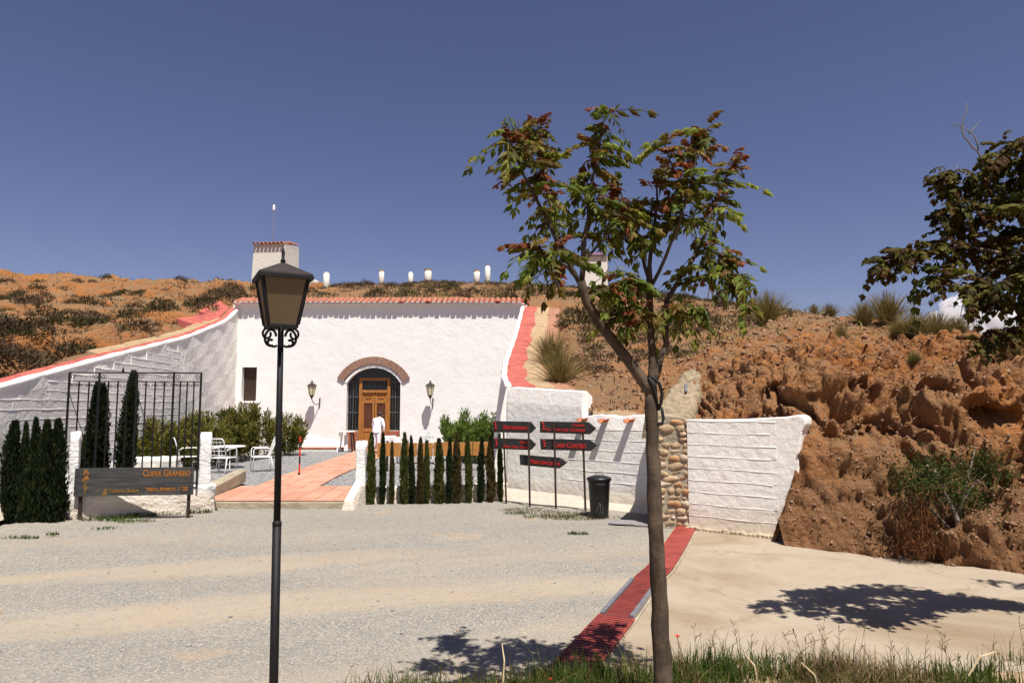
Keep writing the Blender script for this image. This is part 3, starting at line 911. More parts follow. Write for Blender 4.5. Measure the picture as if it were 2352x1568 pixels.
# brick arch above the doorway, each brick its own piece
bk = MB().box((0, 0, 0), (0.098, 0.10, 0.33)).mesh('arch_brick', M['arch_brick'], bevel=0.008)
nb = 34
arch = MB()
Ri, Ro = 1.50, 1.82
A0 = R(61)
for i in range(nb):
    a = -A0 + 2 * A0 * (i + 0.5) / nb
    rm = (Ri + Ro) / 2
    put('brick', bk, house, (DXC + rm * math.sin(a) + 6.0, -0.045 + rnd.uniform(-0.008, 0.008), OCZ + 0.02 + rm * math.cos(a) - 0.38), (0, a, 0), (1, 1, rnd.uniform(0.96, 1.0)))
vs, fs = [], []
for i in range(25):
    a = -A0 + 2 * A0 * i / 24
    for rr, y in ((Ri + 0.01, FY - 0.075), (Ro - 0.01, FY - 0.075), (Ro - 0.01, FY + 0.02), (Ri + 0.01, FY + 0.02)):
        vs.append((DXC + rr * math.sin(a), y, OCZ + 0.02 + rr * math.cos(a)))
for i in range(24):
    for k in range(4):
        fs.append((i * 4 + k, i * 4 + (k + 1) % 4, i * 4 + 4 + (k + 1) % 4, i * 4 + 4 + k))
MB().add(vs, fs).build('arch_mortar', M['mortar'], house, world=True)
# smooth white reveal ring
vs, fs = [], []
for i in range(25):
    a = -R(60) + R(120) * i / 24
    for rr, y in ((OR + 0.002, FY - 0.03), (OR + 0.11, FY - 0.03), (OR + 0.11, FY + 0.02), (OR + 0.002, FY + 0.1)):
        vs.append((DXC + rr * math.sin(a), y, OCZ + rr * math.cos(a)))
for i in range(24):
    for k in range(4):
        fs.append((i * 4 + k, i * 4 + (k + 1) % 4, i * 4 + 4 + (k + 1) % 4, i * 4 + 4 + k))
MB().add(vs, fs).build('arch_trim', M['whitewash_bead'], house, world=True)

# door
DY = FY + 0.30
dz0, dz1 = 0.44, at(860, 867, FY).z
dx0, dx1 = at(821, 900, FY).x, at(893, 900, FY).x
door = put('door', MB().box2((dx0 - DXC, -0.02, -0.02), (dx1 - DXC, 0.03, 0.0)).mesh('door', M['door_wood']), house, (DXC + 6.0, 0.30, dz0 - 0.38))
def dpart(name, boxes, mat, bevel=0.008, par=door):
    m = MB()
    for a, b in boxes: m.box2(a, b)
    return m.build(name, mat, par, bevel=bevel)
W = (dx1 - dx0) / 2
H = dz1 - dz0
dpart('door_frame', [((-W, -0.06, 0), (-W + 0.13, 0.06, H)), ((W - 0.13, -0.06, 0), (W, 0.06, H)), ((-W + 0.13, -0.06, H - 0.12), (W - 0.13, 0.06, H))], M['door_wood'])
dpart('transom_bar', [((-W + 0.13, -0.065, H - 0.66), (W - 0.13, 0.05, H - 0.54))], M['door_wood'])
dpart('transom_glass', [((-W + 0.13, 0.0, H - 0.54), (W - 0.13, 0.01, H - 0.12))], M['dark_glass'], 0)
tb = MB()
for i in range(8):
    x = -W + 0.19 + i * (2 * W - 0.38) / 7
    tb.box2((x - 0.01, -0.03, H - 0.54), (x + 0.01, -0.01, H - 0.12))
tb.build('transom_grille', M['iron_black'], door)
lw = W - 0.13
for s in (-1, 1):
    xa, xb = (-lw, -0.008) if s < 0 else (0.008, lw)
    leaf = dpart('door_leaf', [((xa, -0.01, 0.02), (xa + 0.09, 0.04, H - 0.67)), ((xb - 0.09, -0.01, 0.02), (xb, 0.04, H - 0.67)),
                               ((xa + 0.09, -0.01, 0.02), (xb - 0.09, 0.04, 0.12)), ((xa + 0.09, -0.01, 0.68), (xb - 0.09, 0.04, 0.84)),
                               ((xa + 0.09, -0.01, H - 1.12), (xb - 0.09, 0.04, H - 1.00)), ((xa + 0.09, -0.01, H - 0.75), (xb - 0.09, 0.04, H - 0.67))], M['door_wood'], 0.006)
    dpart('lower_panel', [((xa + 0.09, 0.012, 0.12), (xb - 0.09, 0.03, 0.68)), ((xa + 0.15, 0.0, 0.20), (xb - 0.15, 0.02, 0.60))], M['door_wood'], 0.01, leaf)
    dpart('carved_panel', [((xa + 0.09, 0.012, H - 1.0), (xb - 0.09, 0.03, H - 0.75))], M['door_wood'], 0.006, leaf)
    kn = MB()
    for q in (0.33, 0.67):
        kn.lathe([(0.045, 0), (0.05, 0.02), (0.02, 0.045)], 8, (0, 0, 0))
        k0 = len(kn.v) - 24
        xk = xa + 0.09 + (xb - xa - 0.18) * q
        for j in range(k0, len(kn.v)):
            x, y, z = kn.v[j]
            kn.v[j] = (xk + x, 0.012 - z, H - 0.875 + y)
    kn.build('boss', M['door_wood'], leaf, smooth=True)
    dpart('dark_panel', [((xa + 0.09, 0.022, 0.84), (xb - 0.09, 0.03, H - 1.12))], M['door_wood_dark'], 0, leaf)
    gb = MB()
    for q in range(3):
        xk = xa + 0.13 + (xb - xa - 0.26) * q / 2
        gb.tube([(xk, -0.005, 0.84), (xk, -0.005, H - 1.12)], 0.008, 6)
    gb.build('panel_grille', M['iron_rust'], leaf)
hm = MB().tube([(0.05, -0.02, 1.15), (0.05, -0.06, 1.15), (0.05, -0.06, 1.0), (0.05, -0.02, 1.0)], 0.012, 6)
hm.build('door_handle', M['iron_black'], door)

# side lights with iron bars over brick panels
pz = at(930, 988, FY).z
for s in (-1, 1):
    xa, xb = (DXC - OW, dx0) if s < 0 else (dx1, DXC + OW)
    br = MB().box2((xa, DY - 0.10, 0.3), (xb, DY + 0.05, pz)).build('brick_panel', M['mortar'], house, world=True)
    bm_ = MB().box((0, 0, 0), (0.235, 0.02, 0.052)).mesh('brick', M['brick_red'], bevel=0.004)
    row = 0
    z = 0.42
    while z < pz - 0.02:
        x = xa + (0.06 if row % 2 else 0.125)
        while x < xb - 0.02:
            sx = min(1.0, (xb - x + 0.118) / 0.235)
            put('brick', bm_, br, (x - (-6.0), DY - 0.108 - FY, z - 0.38), None, (min(sx, 1), 1, 1))
            x += 0.25
        z += 0.066; row += 1
    sw = MB()
    sw.box2((xa, DY + 0.02, pz), (xb, DY + 0.03, OAPEX - 0.1))
    win = sw.build('side_window', M['dark_glass'], house, world=True)
    gm = MB()
    xc = (xa + xb) / 2
    ztop = OCZ + math.sqrt(OR ** 2 - (xc - DXC) ** 2)
    gm.tube([(xc, DY - 0.05, pz), (xc, DY - 0.05, ztop)], 0.014, 6)
    for zz in (at(900, 947, FY).z, at(900, 911, FY).z, at(900, 876, FY).z):
        gm.tube([(xa, DY - 0.05, zz), (xb, DY - 0.05, zz)], 0.014, 6)
    for q in (0.25, 0.75):
        gm.tube([(xa + (xb - xa) * q, DY - 0.05, pz), (xa + (xb - xa) * q, DY - 0.05, ztop - 0.12)], 0.006, 5)
    gm.build('window_grille', M['grey_bar'], house, world=True)
MB().box2((dx0, DY + 0.02, dz1 + 0.001), (dx1, DY + 0.03, OAPEX)).build('arch_light', M['dark_glass'], house, world=True)
MB().box2((dx0 - 0.1, FY - 0.35, 0.30), (dx1 + 0.1, FY + 0.29, 0.44)).build('door_step', M['brick_red'], house, world=True, bevel=0.01)

# small shuttered window at the left corner
wn_ = MB().box2((WX0, FY + 0.28, WZ0), (WX1, FY + 0.31, WZ1)).build('window', M['blind_brown'], house, world=True)
bl = MB()
k = 0
zz = WZ0 + 0.05
slat = MB().box((0, 0, 0), (WX1 - WX0 - 0.02, 0.02, 0.07)).mesh('slat', M['blind_brown'], bevel=0.006)
while zz < WZ1 - 0.03:
    put('slat', slat, wn_, ((WX0 + WX1) / 2 + 6.0, 0.268, zz - 0.38), (R(20), 0, 0))
    zz += 0.085
MB().box2((WX0 - 0.1, FY - 0.10, WZ0 - 0.09), (WX1 + 0.1, FY + 0.25, WZ0 - 0.001)).build('window_sill', M['whitewash_bead'], house, world=True, bevel=0.02)

# ------------------------------------------------------------------ wing walls
def wing(name, label, inner, side, foot, blocks=False, extra=0.0):
    """inner: top inner edge; side: +1 body lies to +X of the edge, -1 to -X"""
    base = inner[len(inner) // 2]
    w = thing(name, label, 'wall', (base[0], base[1], 0))
    th = 0.55
    P = inner
    # dense resample
    Q = []
    for a, b in zip(P, P[1:]):
        n_ = max(2, int((b[1] - a[1]) / 0.35))
        for i in range(n_): Q.append(tuple(a[k] + (b[k] - a[k]) * i / n_ for k in range(3)))
    Q.append(P[-1])
    # smooth the crest
    for _ in range(4):
        Q = [Q[0]] + [tuple((Q[i - 1][k] + 2 * Q[i][k] + Q[i + 1][k]) / 4 for k in range(3)) for i in range(1, len(Q) - 1)] + [Q[-1]]
    vs, fs = [], []
    nz = 10
    for i, (x, y, z) in enumerate(Q):
        for j in range(nz + 1):
            zz = foot + (z - foot) * j / nz
            flare = 0.22 * max(0, 1 - (zz - foot) / 1.0) ** 2 + extra * max(0, 1 - (zz - foot) / max(0.1, z - foot))
            vs.append((x - side * flare + 0.02 * math.sin(y * 2.1 + zz * 3), y, zz))
    for i in range(len(Q) - 1):
        for j in range(nz):
            fs.append((i * (nz + 1) + j, (i + 1) * (nz + 1) + j, (i + 1) * (nz + 1) + j + 1, i * (nz + 1) + j + 1))
    x, y, z = Q[0]
    k0 = len(vs)
    vs += [(x + side * 0.5, y, foot), (x + side * 0.5, y, z - 0.05)]
    fs.append(tuple(range(nz + 1)) + (k0 + 1, k0))
    MB().add(vs, fs).build('wall_face', M['whitewash_low'] , w, world=True)
    # white rounded rim
    rim = MB().tube([(x + side * 0.06, y, z - 0.03) for x, y, z in Q], [0.085 + 0.012 * math.sin(i * 1.7) for i in range(len(Q))], 8)
    rim.build('rim', M['whitewash_bead'], w, world=True, smooth=True)
    return w, Q

wl, QL = wing('wing_wall', 'long sloping white block wall left of the house with a thin red cap', WINGL, -1, 0.1)
def ribbon(name, Q, off0, off1, side, mat, par, rise0=0.0, rise1=0.0, i0=0, i1=None, wob=0.0, wob0=0.0, thick=0.05):
    vs, fs = [], []
    QQ = Q[i0:i1]
    for i, (x, y, z) in enumerate(QQ):
        a = off0 + wob0 * math.sin(i * 0.9 + 1.0) + wob0 * 0.6 * math.sin(i * 2.3)
        b = off1 + wob * math.sin(i * 0.9 + 1.0) + wob * 0.6 * math.sin(i * 2.3)
        vs += [(x + side * a, y, z + rise0), (x + side * b, y, z + rise1), (x + side * b, y, z + rise1 - 0.4), (x + side * a, y, z + rise0 - 0.4)]
    for i in range(len(QQ) - 1):
        for k in range(4):
            fs.append((i * 4 + k, i * 4 + (k + 1) % 4, i * 4 + 4 + (k + 1) % 4, i * 4 + 4 + k))
    fs += [(0, 1, 2, 3), tuple(len(vs) - 4 + k for k in range(4))]
    return MB().add(vs, fs).build(name, mat, par, world=True)
ribbon('red_cap', QL, 0.08, 0.34, -1, M['red_cap'], wl, -0.02, 0.075, wob=0.03)
ribbon('tan_strip', QL, 0.32, 0.60, -1, M['tan_render'], wl, 0.066, 0.15, i0=30, i1=-4, wob=0.06)
# wide red triangle near the house corner
nq = len(QL)
ribbon('red_apron', QL, 0.40, 1.05, -1, M['red_cap'], wl, 0.085, 0.34, i0=nq - 11, wob=0.25)

# block courses on the near part of the left wall
def block_wall(par, org, dirv, nrm, length, zf0, zf1, course=0.205, blen=0.42, proud=0.012, lim=300, seed=1, mat='whitewash_block', beads=True, jitter=0.003, bead_r=0.0065):
    """dirv: unit along the wall, nrm: unit outward; zf0/zf1: functions of u for lower / upper limit"""
    rr = random.Random(seed)
    bme = {}
    def bmesh_for(L):
        key = round(L, 2)
        if key not in bme:
            bme[key] = MB().box((0, 0, 0), (key, 0.05, course - 0.006)).mesh('block', M[mat], bevel=0.002)
        return bme[key]
    ang = math.atan2(dirv.y, dirv.x)
    n_ = 0
    beadm = MB()
    kz = 0
    z = zf0(0)
    zmax = max(zf1(length * i / 20) for i in range(21))
    while z < zmax:
        u = -blen * (0.5 if kz % 2 else 0.0)
        run = []
        while u < length:
            L = blen
            u0, u1 = max(u, 0), min(u + L, length)
            um = (u0 + u1) / 2
            ok = u1 - u0 > 0.12 and z + course <= min(zf1(u0), zf1(u1)) and z >= zf0(um) - 1e-6
            if ok and n_ < lim:
                Lk = u1 - u0 - 0.003
                c = org + dirv * um + nrm * (proud - 0.025 + rr.uniform(-jitter, jitter) * 0.6) + Vector((0, 0, z + course / 2))
                o = put('block', bmesh_for(Lk), par, c - par.location, (0, rr.uniform(-0.006, 0.006), ang))
                n_ += 1
                run.append((u0, u1))
            elif run and not ok:
                pass
            u += L
        if beads and run:
            a, b = run[0][0], run[-1][1]
            m_ = max(3, int((b - a) / 0.15))
            pts, rad = [], []
            for i in range(m_ + 1):
                uu = a + (b - a) * i / m_
                pts.append(org + dirv * uu + nrm * (proud + 0.0) + Vector((0, 0, z + course + 0.006 * math.sin(uu * 5 + kz) + rr.uniform(-0.004, 0.004))))
                rad.append(bead_r * (1 + rr.uniform(-0.4, 0.45)))
            beadm.tube(pts, rad, 6)
        z += course; kz += 1
    if beads and beadm.v:
        beadm.build('mortar_joint', M['whitewash_bead'], par, world=True, smooth=True)
    return n_

la, lb = Vector((WINGL[1][0], WINGL[1][1], 0)), Vector((WINGL[-1][0], WINGL[-1][1], 0))
ldir = (lb - la).normalized(); lnrm = Vector((ldir.y, -ldir.x, 0))
def l_top(u):
    y = la.y + ldir.y * u
    return float(np.interp(y, [p[1] for p in WINGL], [p[2] for p in WINGL])) - 0.16
lorg = la + lnrm * 0.03
nb1 = block_wall(wl, lorg + ldir * 2.6, ldir, lnrm, 10.5, lambda u: 0.98, lambda u: l_top(u + 2.6), seed=3, lim=298)

wr, QR = wing('wing_wall', 'curving white wing wall right of the house with a wide red cap', WINGR, 1, 0.1, extra=0.42)
ribbon('red_cap', QR, 0.10, 0.68, 1, M['red_cap'], wr, -0.01, -0.03, wob=0.06)
ribbon('tan_strip', QR, 0.60, 1.22, 1, M['tan_render'], wr, -0.036, -0.055, wob=0.03)
ribbon('pink_strip', QR, 1.18, 1.72, 1, M['pink_render'], wr, -0.06, -0.09, wob=0.05)

# ------------------------------------------------------------------ wall behind the signposts
lowd = (LOWB - LOWA).normalized(); lown = Vector((lowd.y, -lowd.x, 0))
lw = thing('retaining_wall', 'stepped white block wall behind the arrow signposts', 'wall', (1.4, 15.95, 0))
Lw = (LOWB - LOWA).length
ustep = (1.62 - LOWA.x) / lowd.x
prof = []
def ztop_low(u):
    if u < ustep: return 2.74 - 0.14 * u / ustep
    return 2.02 + 0.05 * abs(math.sin((u - ustep) * 3.3))
us = [Lw * i / 60 for i in range(61)]
vs, fs = [], []
TH = 0.45
us = sorted(set(us + [ustep - 0.04, ustep, ustep + 0.02]))
nz = 8
for u in us:
    zt = ztop_low(u)
    for j in range(nz + 1):
        zz = -0.1 + (zt + 0.1) * j / nz
        fl = 0.10 * max(0, 1 - zz / 0.35) ** 2 if zz < 0.35 else 0
        p_ = LOWA + lowd * u + lown * (fl - 0.035 * (j == nz)) + Vector((0, 0, zz))
        vs.append(p_)
    vs.append(LOWA + lowd * u - lown * (TH * 0.5) + Vector((0, 0, zt + 0.025)))
    vs.append(LOWA + lowd * u - lown * TH + Vector((0, 0, zt - 0.1)))
    vs.append(LOWA + lowd * u - lown * TH + Vector((0, 0, -0.1)))
k_ = nz + 4
for i in range(len(us) - 1):
    for j in range(k_ - 1):
        fs.append((i * k_ + j, (i + 1) * k_ + j, (i + 1) * k_ + j + 1, i * k_ + j + 1))
fs.append(tuple(range(k_))); fs.append(tuple((len(us) - 1) * k_ + j for j in range(k_)))
MB().add(vs, fs).build('wall_face', M['whitewash_low'], lw, world=True)
block_wall(lw, LOWA + lowd * (ustep - 0.6), lowd, lown, Lw - ustep + 0.55, lambda u: 0.36, lambda u: 1.98, seed=5, course=0.232, blen=0.46, mat='whitewash_low', proud=0.005, bead_r=0.0055)

# three clay spouts sticking out of it
spout_pts = [(1384, 966, 0), (1443, 966, 1), (0, 0, 2)]
lab = ['clay drain spout half behind the upper right arrow sign', 'clay drain spout nearest the young tree trunk on the white wall', '']
sp_n = 0
for px, py, k in [(1337, 964, 0), (1386, 966, 1), (1445, 966, 2)]:
    # intersect with wall plane
    u_, v_ = (px - 1176) / 1568, (784 - py) / 1568
    d_ = Vector((u_, math.cos(PITCH) - v_ * math.sin(PITCH), math.sin(PITCH) + v_ * math.cos(PITCH)))
    tt = (LOWA + lown * 0.1 - EYE).dot(lown) / d_.dot(lown)
    p_ = EYE + d_ * tt
    sp = half_tile(0.5, 0.085, 0.07, 0.02)
    o = put('clay_spout', sp.mesh('clay_spout', M['clay'], smooth=True))
    o.location = (p_.x, p_.y, p_.z + 0.02)
    ang = math.atan2(-lown.y, -lown.x) - math.pi / 2
    o.rotation_euler = (R(9), math.pi, ang)
    o.rotation_euler = (Matrix.Rotation(ang, 3, 'Z') @ Matrix.Rotation(R(10), 3, 'X') @ Matrix.Rotation(math.pi, 3, 'Y')).to_euler()
    o.location = o.location + lown * 0.12
    tag(o, ['clay drain spout just above the upper right arrow sign', 'middle clay drain spout casting a long shadow on the white wall', 'clay drain spout closest to the young tree trunk'][k], 'drain spout', 'clay spouts in the white wall')

# ------------------------------------------------------------------ stone pier and concrete chute
pier = thing('stone_pier', 'rubble stone pier with mortar between the two white walls', 'pier', (3.1, 13.2, 0))
pn = (Vector((-0.30, -0.954, 0))).normalized()
pd = Vector((-pn.y, pn.x, 0)) * -1
if pd.x < 0: pd = -pd
porg = Vector((2.66, 13.12, 0))
PW = 0.72
core = MB()
core.prism([porg + Vector((0, 0, -0.1)), porg + pd * PW + Vector((0, 0, -0.1)), porg + pd * (PW - 0.12) + Vector((0, 0, 2.05)), porg + pd * 0.02 + Vector((0, 0, 2.12))], -pn * 1.7)
core.build('mortar_core', M['cement'], pier, world=True)
def rock_mesh(name, mat, seed, sub=2, amp=0.45, sq=(1, 1, 1)):
    bm = bmesh.new()
    bmesh.ops.create_icosphere(bm, subdivisions=sub, radius=1)
    V = np.array([v.co[:] for v in bm.verts])
    d = 1 + amp * fbm(V * 1.4 + seed * 7.7, 3)
    for v, k in zip(bm.verts, d):
        c = v.co * k
        m_ = max(abs(c.x), abs(c.y), abs(c.z))
        c = c * (0.75 + 0.25 / max(0.5, m_))
        v.co = Vector((c.x * sq[0], c.y * sq[1], c.z * sq[2]))
    me = bpy.data.meshes.new(name)
    bm.to_mesh(me); bm.free()
    me.materials.append(mat)
    me.polygons.foreach_set('use_smooth', [True] * len(me.polygons))
    return me
smesh = [rock_mesh('stone', M[m_], i, 2) for i, m_ in enumerate(['stone_warm', 'stone_pale', 'stone_rust', 'stone_warm', 'stone_pale', 'stone_warm', 'stone_warm'])]
z = 0.03
row = 0
while z < 1.98:
    hrow = rnd.uniform(0.075, 0.135)
    wtop = PW - 0.12 * z / 2
    u = rnd.uniform(-0.02, 0.04)
    while u < wtop:
        L = rnd.uniform(0.10, 0.34)
        if u + L > wtop: L = max(0.08, wtop - u + 0.03)
        if rnd.random() < 0.85 or u > wtop - 0.35:
            c = porg + pd * (u + L / 2) + pn * rnd.uniform(-0.045, -0.01) + Vector((0, 0, z + hrow / 2 + rnd.uniform(-0.015, 0.015)))
            o = put('stone', rnd.choice(smesh), pier, c - pier.location, (rnd.uniform(-.15, .15), rnd.uniform(-.22, .22), math.atan2(pd.y, pd.x)), (L / 2 * 1.1, 0.06, hrow / 2 * 1.12))
        u += L + rnd.uniform(0.0, 0.03)
    z += hrow + 0.01
# right hand corner returns
for i in range(16):
    zz = 0.06 + i * 0.122
    c = porg + pd * (PW - 0.05 - 0.11 * zz / 2) - pn * 0.12 + Vector((0, 0, zz))
    put('stone', rnd.choice(smesh), pier, c - pier.location, (0, rnd.uniform(-.2, .2), math.atan2(pd.y, pd.x) + 0.2), (0.09, 0.12, 0.055))

chute = thing('concrete_chute', 'rough concrete drain chute running up the slope above the stone pier', 'chute', at3(1550, 950, 13.6))
ctr = [at(1535, 962, 13.35), at(1552, 930, 14.3), at(1575, 893, 15.1), at(1596, 862, 15.9)]
vs, fs = [], []
pr = []
for i in range(13):
    t_ = i / 12 * 3
    k = min(2, int(t_)); f_ = t_ - k
    c = ctr[k].lerp(ctr[k + 1], f_)
    hb_ = float(hill_base(np.array([c.x]), np.array([c.y]))[0]) + 0.08
    zz = max(hb_, c.z) if i > 2 else c.z + 0.02
    w_ = (0.44 - 0.015 * i + 0.05 * math.sin(i * 1.9)) * (1.0 if i < 10 else (0.9, 0.7, 0.35)[i - 10])
    pr.append((c, zz, w_))
cs = [(-1.1, -0.35), (-0.95, 0.0), (-0.7, 0.045), (-0.35, 0.0), (0.0, -0.02), (0.35, 0.0), (0.7, 0.04), (0.95, 0.0), (1.1, -0.35)]
for i, (c, zz, w_) in enumerate(pr):
    for a, b in cs:
        vs.append((c.x + a * w_, c.y, zz + b + 0.015 * math.sin(i * 3 + a * 7)))
m9 = len(cs)
for i in range(len(pr) - 1):
    for k in range(m9 - 1):
        fs.append((i * m9 + k, i * m9 + k + 1, (i + 1) * m9 + k + 1, (i + 1) * m9 + k))
fs += [tuple(range(m9)), tuple((len(pr) - 1) * m9 + k for k in range(m9))]
MB().add([(x + 0.05 * math.sin(17 * z + 9 * y), y, z + 0.03 * math.sin(23 * x + 11 * y)) for x, y, z in vs], fs).build('channel', M['chute_cement'], chute, world=True, smooth=True)
c = pr[8]
MB().bar((c[0].x - 0.05, c[0].y - 0.25, pr[7][1] + 0.03), (c[0].x + 0.07, c[0].y + 0.22, pr[9][1] + 0.05), 0.05, 0.02).build('slot_cover', M['grey_metal'], chute, world=True)

# ------------------------------------------------------------------ white wall right of the pier
rw = thing('retaining_wall', 'white block wall right of the stone pier running into the clay bank', 'wall', (4.1, 12.3, 0))
rd = (RWB - RWA).normalized(); rn = Vector((rd.y, -rd.x, 0))
LR = (RWB - RWA).length
edge = [(0.0, 2.03), (0.5, 2.035), (1.0, 2.05), (1.45, 2.08), (1.8, 2.10), (2.02, 2.14), (2.12, 2.08), (2.12, 1.97), (2.05, 1.85), (2.0, 1.5), (1.97, 1.1), (1.9, 0.8), (1.88, 0.5), (1.75, 0.3), (1.72, -0.1), (0.0, -0.1)]
poly = [RWA + rd * u + Vector((0, 0, z)) for u, z in edge]
MB().prism(poly, -rn * 0.4).build('wall_face', M['whitewash_low'], rw, world=True, bevel=0.025, seg=2)
block_wall(rw, RWA.copy(), rd, rn, 1.62, lambda u: 0.06, lambda u: 2.02, seed=9, course=0.216, blen=0.44, mat='whitewash_low', proud=0.005, bead_r=0.0055)
# rough plaster foot and torn plaster edge against the bank
ft = MB()
for i in range(26):
    u = LR * 0.86 * i / 25
    c = RWA + rd * u + rn * (0.03 + 0.03 * rnd.random()) + Vector((0, 0, 0.02 + 0.02 * rnd.random()))
    ft.box(c, (0.11, 0.09, 0.08 + 0.06 * rnd.random()), rz=rnd.uniform(0, 3))
ft.build('plaster_foot', M['stone_pale'], rw, world=True, bevel=0.02)
# ================================================================== PATH OF TERRACOTTA TILES
path = MB().box((0, 0, -0.055), (0.01, 0.01, 0.01)).build('tiled_path', M['grout'])
tag(path, kind='structure')
bed = MB()
RECTS = [(-6.95, -3.62, 15.62, 17.75), (-6.55, -4.93, 17.75, 29.62)]
def path_z(y): return float(court_z(y)) + 0.02
for x0, x1, y0, y1 in RECTS:
    ys = [y0] + [v for v in (17.5, 19.5) if y0 < v < y1] + [y1]
    for a, b in zip(ys, ys[1:]):
        bed.add([(x0, a, path_z(a)), (x1, a, path_z(a)), (x1, b, path_z(b)), (x0, b, path_z(b))], [(0, 1, 2, 3)])
bed.build('grout_bed', M['grout'], path)
TS = 0.40
tile_f = MB().box((0, 0, 0.006), (TS - 0.014, TS - 0.014, 0.02)).mesh('tile', M['terracotta'], bevel=0.004)
for x0, x1, y0, y1 in RECTS:
    ny = int(round((y1 - y0) / TS)); nx = int(round((x1 - x0) / TS))
    ty, tx = (y1 - y0) / ny, (x1 - x0) / nx
    for j in range(ny):
        for i in range(nx):
            yc = y0 + (j + 0.5) * ty
            slope = math.atan2(path_z(yc + 0.1) - path_z(yc - 0.1), 0.2)
            put('tile', tile_f, path, (x0 + (i + 0.5) * tx, yc, path_z(yc) + rnd.uniform(-0.001, 0.003)), (slope + rnd.uniform(-.004, .004), rnd.uniform(-.004, .004), rnd.uniform(-.008, .008)), (tx / TS, ty / TS, 1))
MB().box2((-6.97, 15.50, -0.05), (-3.60, 15.615, path_z(15.6) - 0.012)).build('front_kerb', M['cement'], path, bevel=0.012)
kb = MB().prism([(-7.35, 15.5, 0.0), (-6.98, 15.55, 0.0), (-6.98, 18.2, 0.3), (-7.25, 18.2, 0.3)], (0, 0, 0.32))
kerb = kb.build('kerb_wall', M['cement'], None, bevel=0.03)
tag(kerb, 'low crumbling kerb wall along the left edge of the tiled entrance', 'kerb')

# ================================================================== FRONT GARDEN WALL, LEFT
gw = thing('garden_wall', 'low rough white wall with two square pillars behind the dark name board', 'wall', (-8.0, 14.6, 0))
GA, GB = gr(146, 1192, 0), gr(492, 1172, 0)
gdir = (GB - GA).normalized(); gn = Vector((gdir.y, -gdir.x, 0))
gl = (GB - GA).length
def lumpy(name, c, s, rz, mat, par, seed, amp=0.02, cuts=8):
    bm = bmesh.new()
    bmesh.ops.create_cube(bm, size=1)
    bmesh.ops.bevel(bm, geom=bm.edges[:], offset=0.03, segments=2, affect='EDGES')
    n_ = max(2, cuts)
    bmesh.ops.subdivide_edges(bm, edges=[e for e in bm.edges if e.calc_length() > 0.3], cuts=n_, use_grid_fill=True)
    for v in bm.verts: v.co = Vector((v.co.x * s[0], v.co.y * s[1], v.co.z * s[2]))
    bm.normal_update()
    V = np.array([v.co[:] for v in bm.verts])
    d = amp * fbm(V * 5.0 + seed * 3.3, 3)
    for v, k in zip(bm.verts, d): v.co += v.normal * float(k)
    me = bpy.data.meshes.new(name)
    bm.to_mesh(me); bm.free()
    me.materials.append(mat)
    me.polygons.foreach_set('use_smooth', [True] * len(me.polygons))
    return put(name, me, par, Vector(c) - (par.location if par else Vector()), (0, 0, rz))
ga = math.atan2(gdir.y, gdir.x)
gm_ = (GA + GB) / 2
lumpy('low_wall', (gm_.x, gm_.y, 0.27), (gl, 0.34, 0.62), ga, M['whitewash_rough'], gw, 1, 0.03, 24)
pl1 = GA + gdir * 0.13; pl2 = GB - gdir * 0.22
lumpy('pillar', (pl1.x, pl1.y, 1.05), (0.16, 0.24, 1.42), ga, M['whitewash_rough'], gw, 2, 0.015)
lumpy('pillar', (pl2.x, pl2.y, 0.98), (0.23, 0.26, 1.45), ga, M['whitewash_rough'], gw, 3, 0.018)
# continuing low wall to the left of the frame behind the cypresses
gw2 = GA - gdir * 2.2
lumpy('low_wall', (gw2.x, gw2.y + 0.15, 0.22), (4.3, 0.3, 0.5), ga, M['whitewash_rough'], gw, 4, 0.03, 24)

# iron grille standing on the wall
gi = thing('iron_grille', 'tall black wrought iron grille with scrolls standing on the left garden wall', 'grille', (-8.0, 14.8, 0.5))
IY = 14.75
ia, ib = at(168, 870, IY), at(456, 870, IY)
zt, zm, zb = at(300, 856, IY).z, at(300, 876, IY).z, 0.52
def ip(s, z, dy=0.0):
    p_ = GA.lerp(GB, 0)
    x = ia.x + (ib.x - ia.x) * s
    y = IY + (s - 0.5) * 0.25 + dy
    return Vector((x, y, z))
def rod(name, a, b, w, par=gi): return MB().bar(a, b, w).build(name, M['iron_black'], par, world=True)
rod('top_rail', ip(0, zt), ip(1, zt), 0.028)
rod('mid_rail', ip(0, zm), ip(1, zm), 0.020)
rod('bottom_rail', ip(0, zb + 0.12), ip(1, zb + 0.12), 0.024)
posts = [0, 0.225, 0.51, 0.79, 1.0]
for s in posts: rod('post', ip(s, zb), ip(s, zt), 0.034 if s in (0, 1, 0.51, 0.225, 0.79) else 0.03)
bars = []
for a, b in zip(posts, posts[1:]):
    n_ = 2 if a == 0 else 3
    for i in range(n_): bars.append(a + (b - a) * (i + 1) / (n_ + 1))
for s in bars: rod('bar', ip(s, zb), ip(s, zm), 0.022)
def scroll(c, r, turns, dirx, par, name, w=0.007, flip=1):
    pts = []
    for i in range(26):
        a = turns * 2 * math.pi * i / 25
        rr = r * (1 - 0.75 * i / 25)
        pts.append(c + Vector((dirx * rr * math.cos(a), 0, flip * rr * math.sin(a))))
    return MB().tube(pts, w, 5).build(name, M['iron_black'], par, world=True, smooth=True)
for a, b in zip(posts, posts[1:]):
    for e, dx in ((a, 1), (b, -1)):
        p_ = ip(e, (zt + zm) / 2)
        scroll(p_ + Vector((dx * 0.085, 0, 0)), 0.06, 1.3, dx, gi, 'scroll')
alls = sorted(posts + bars)
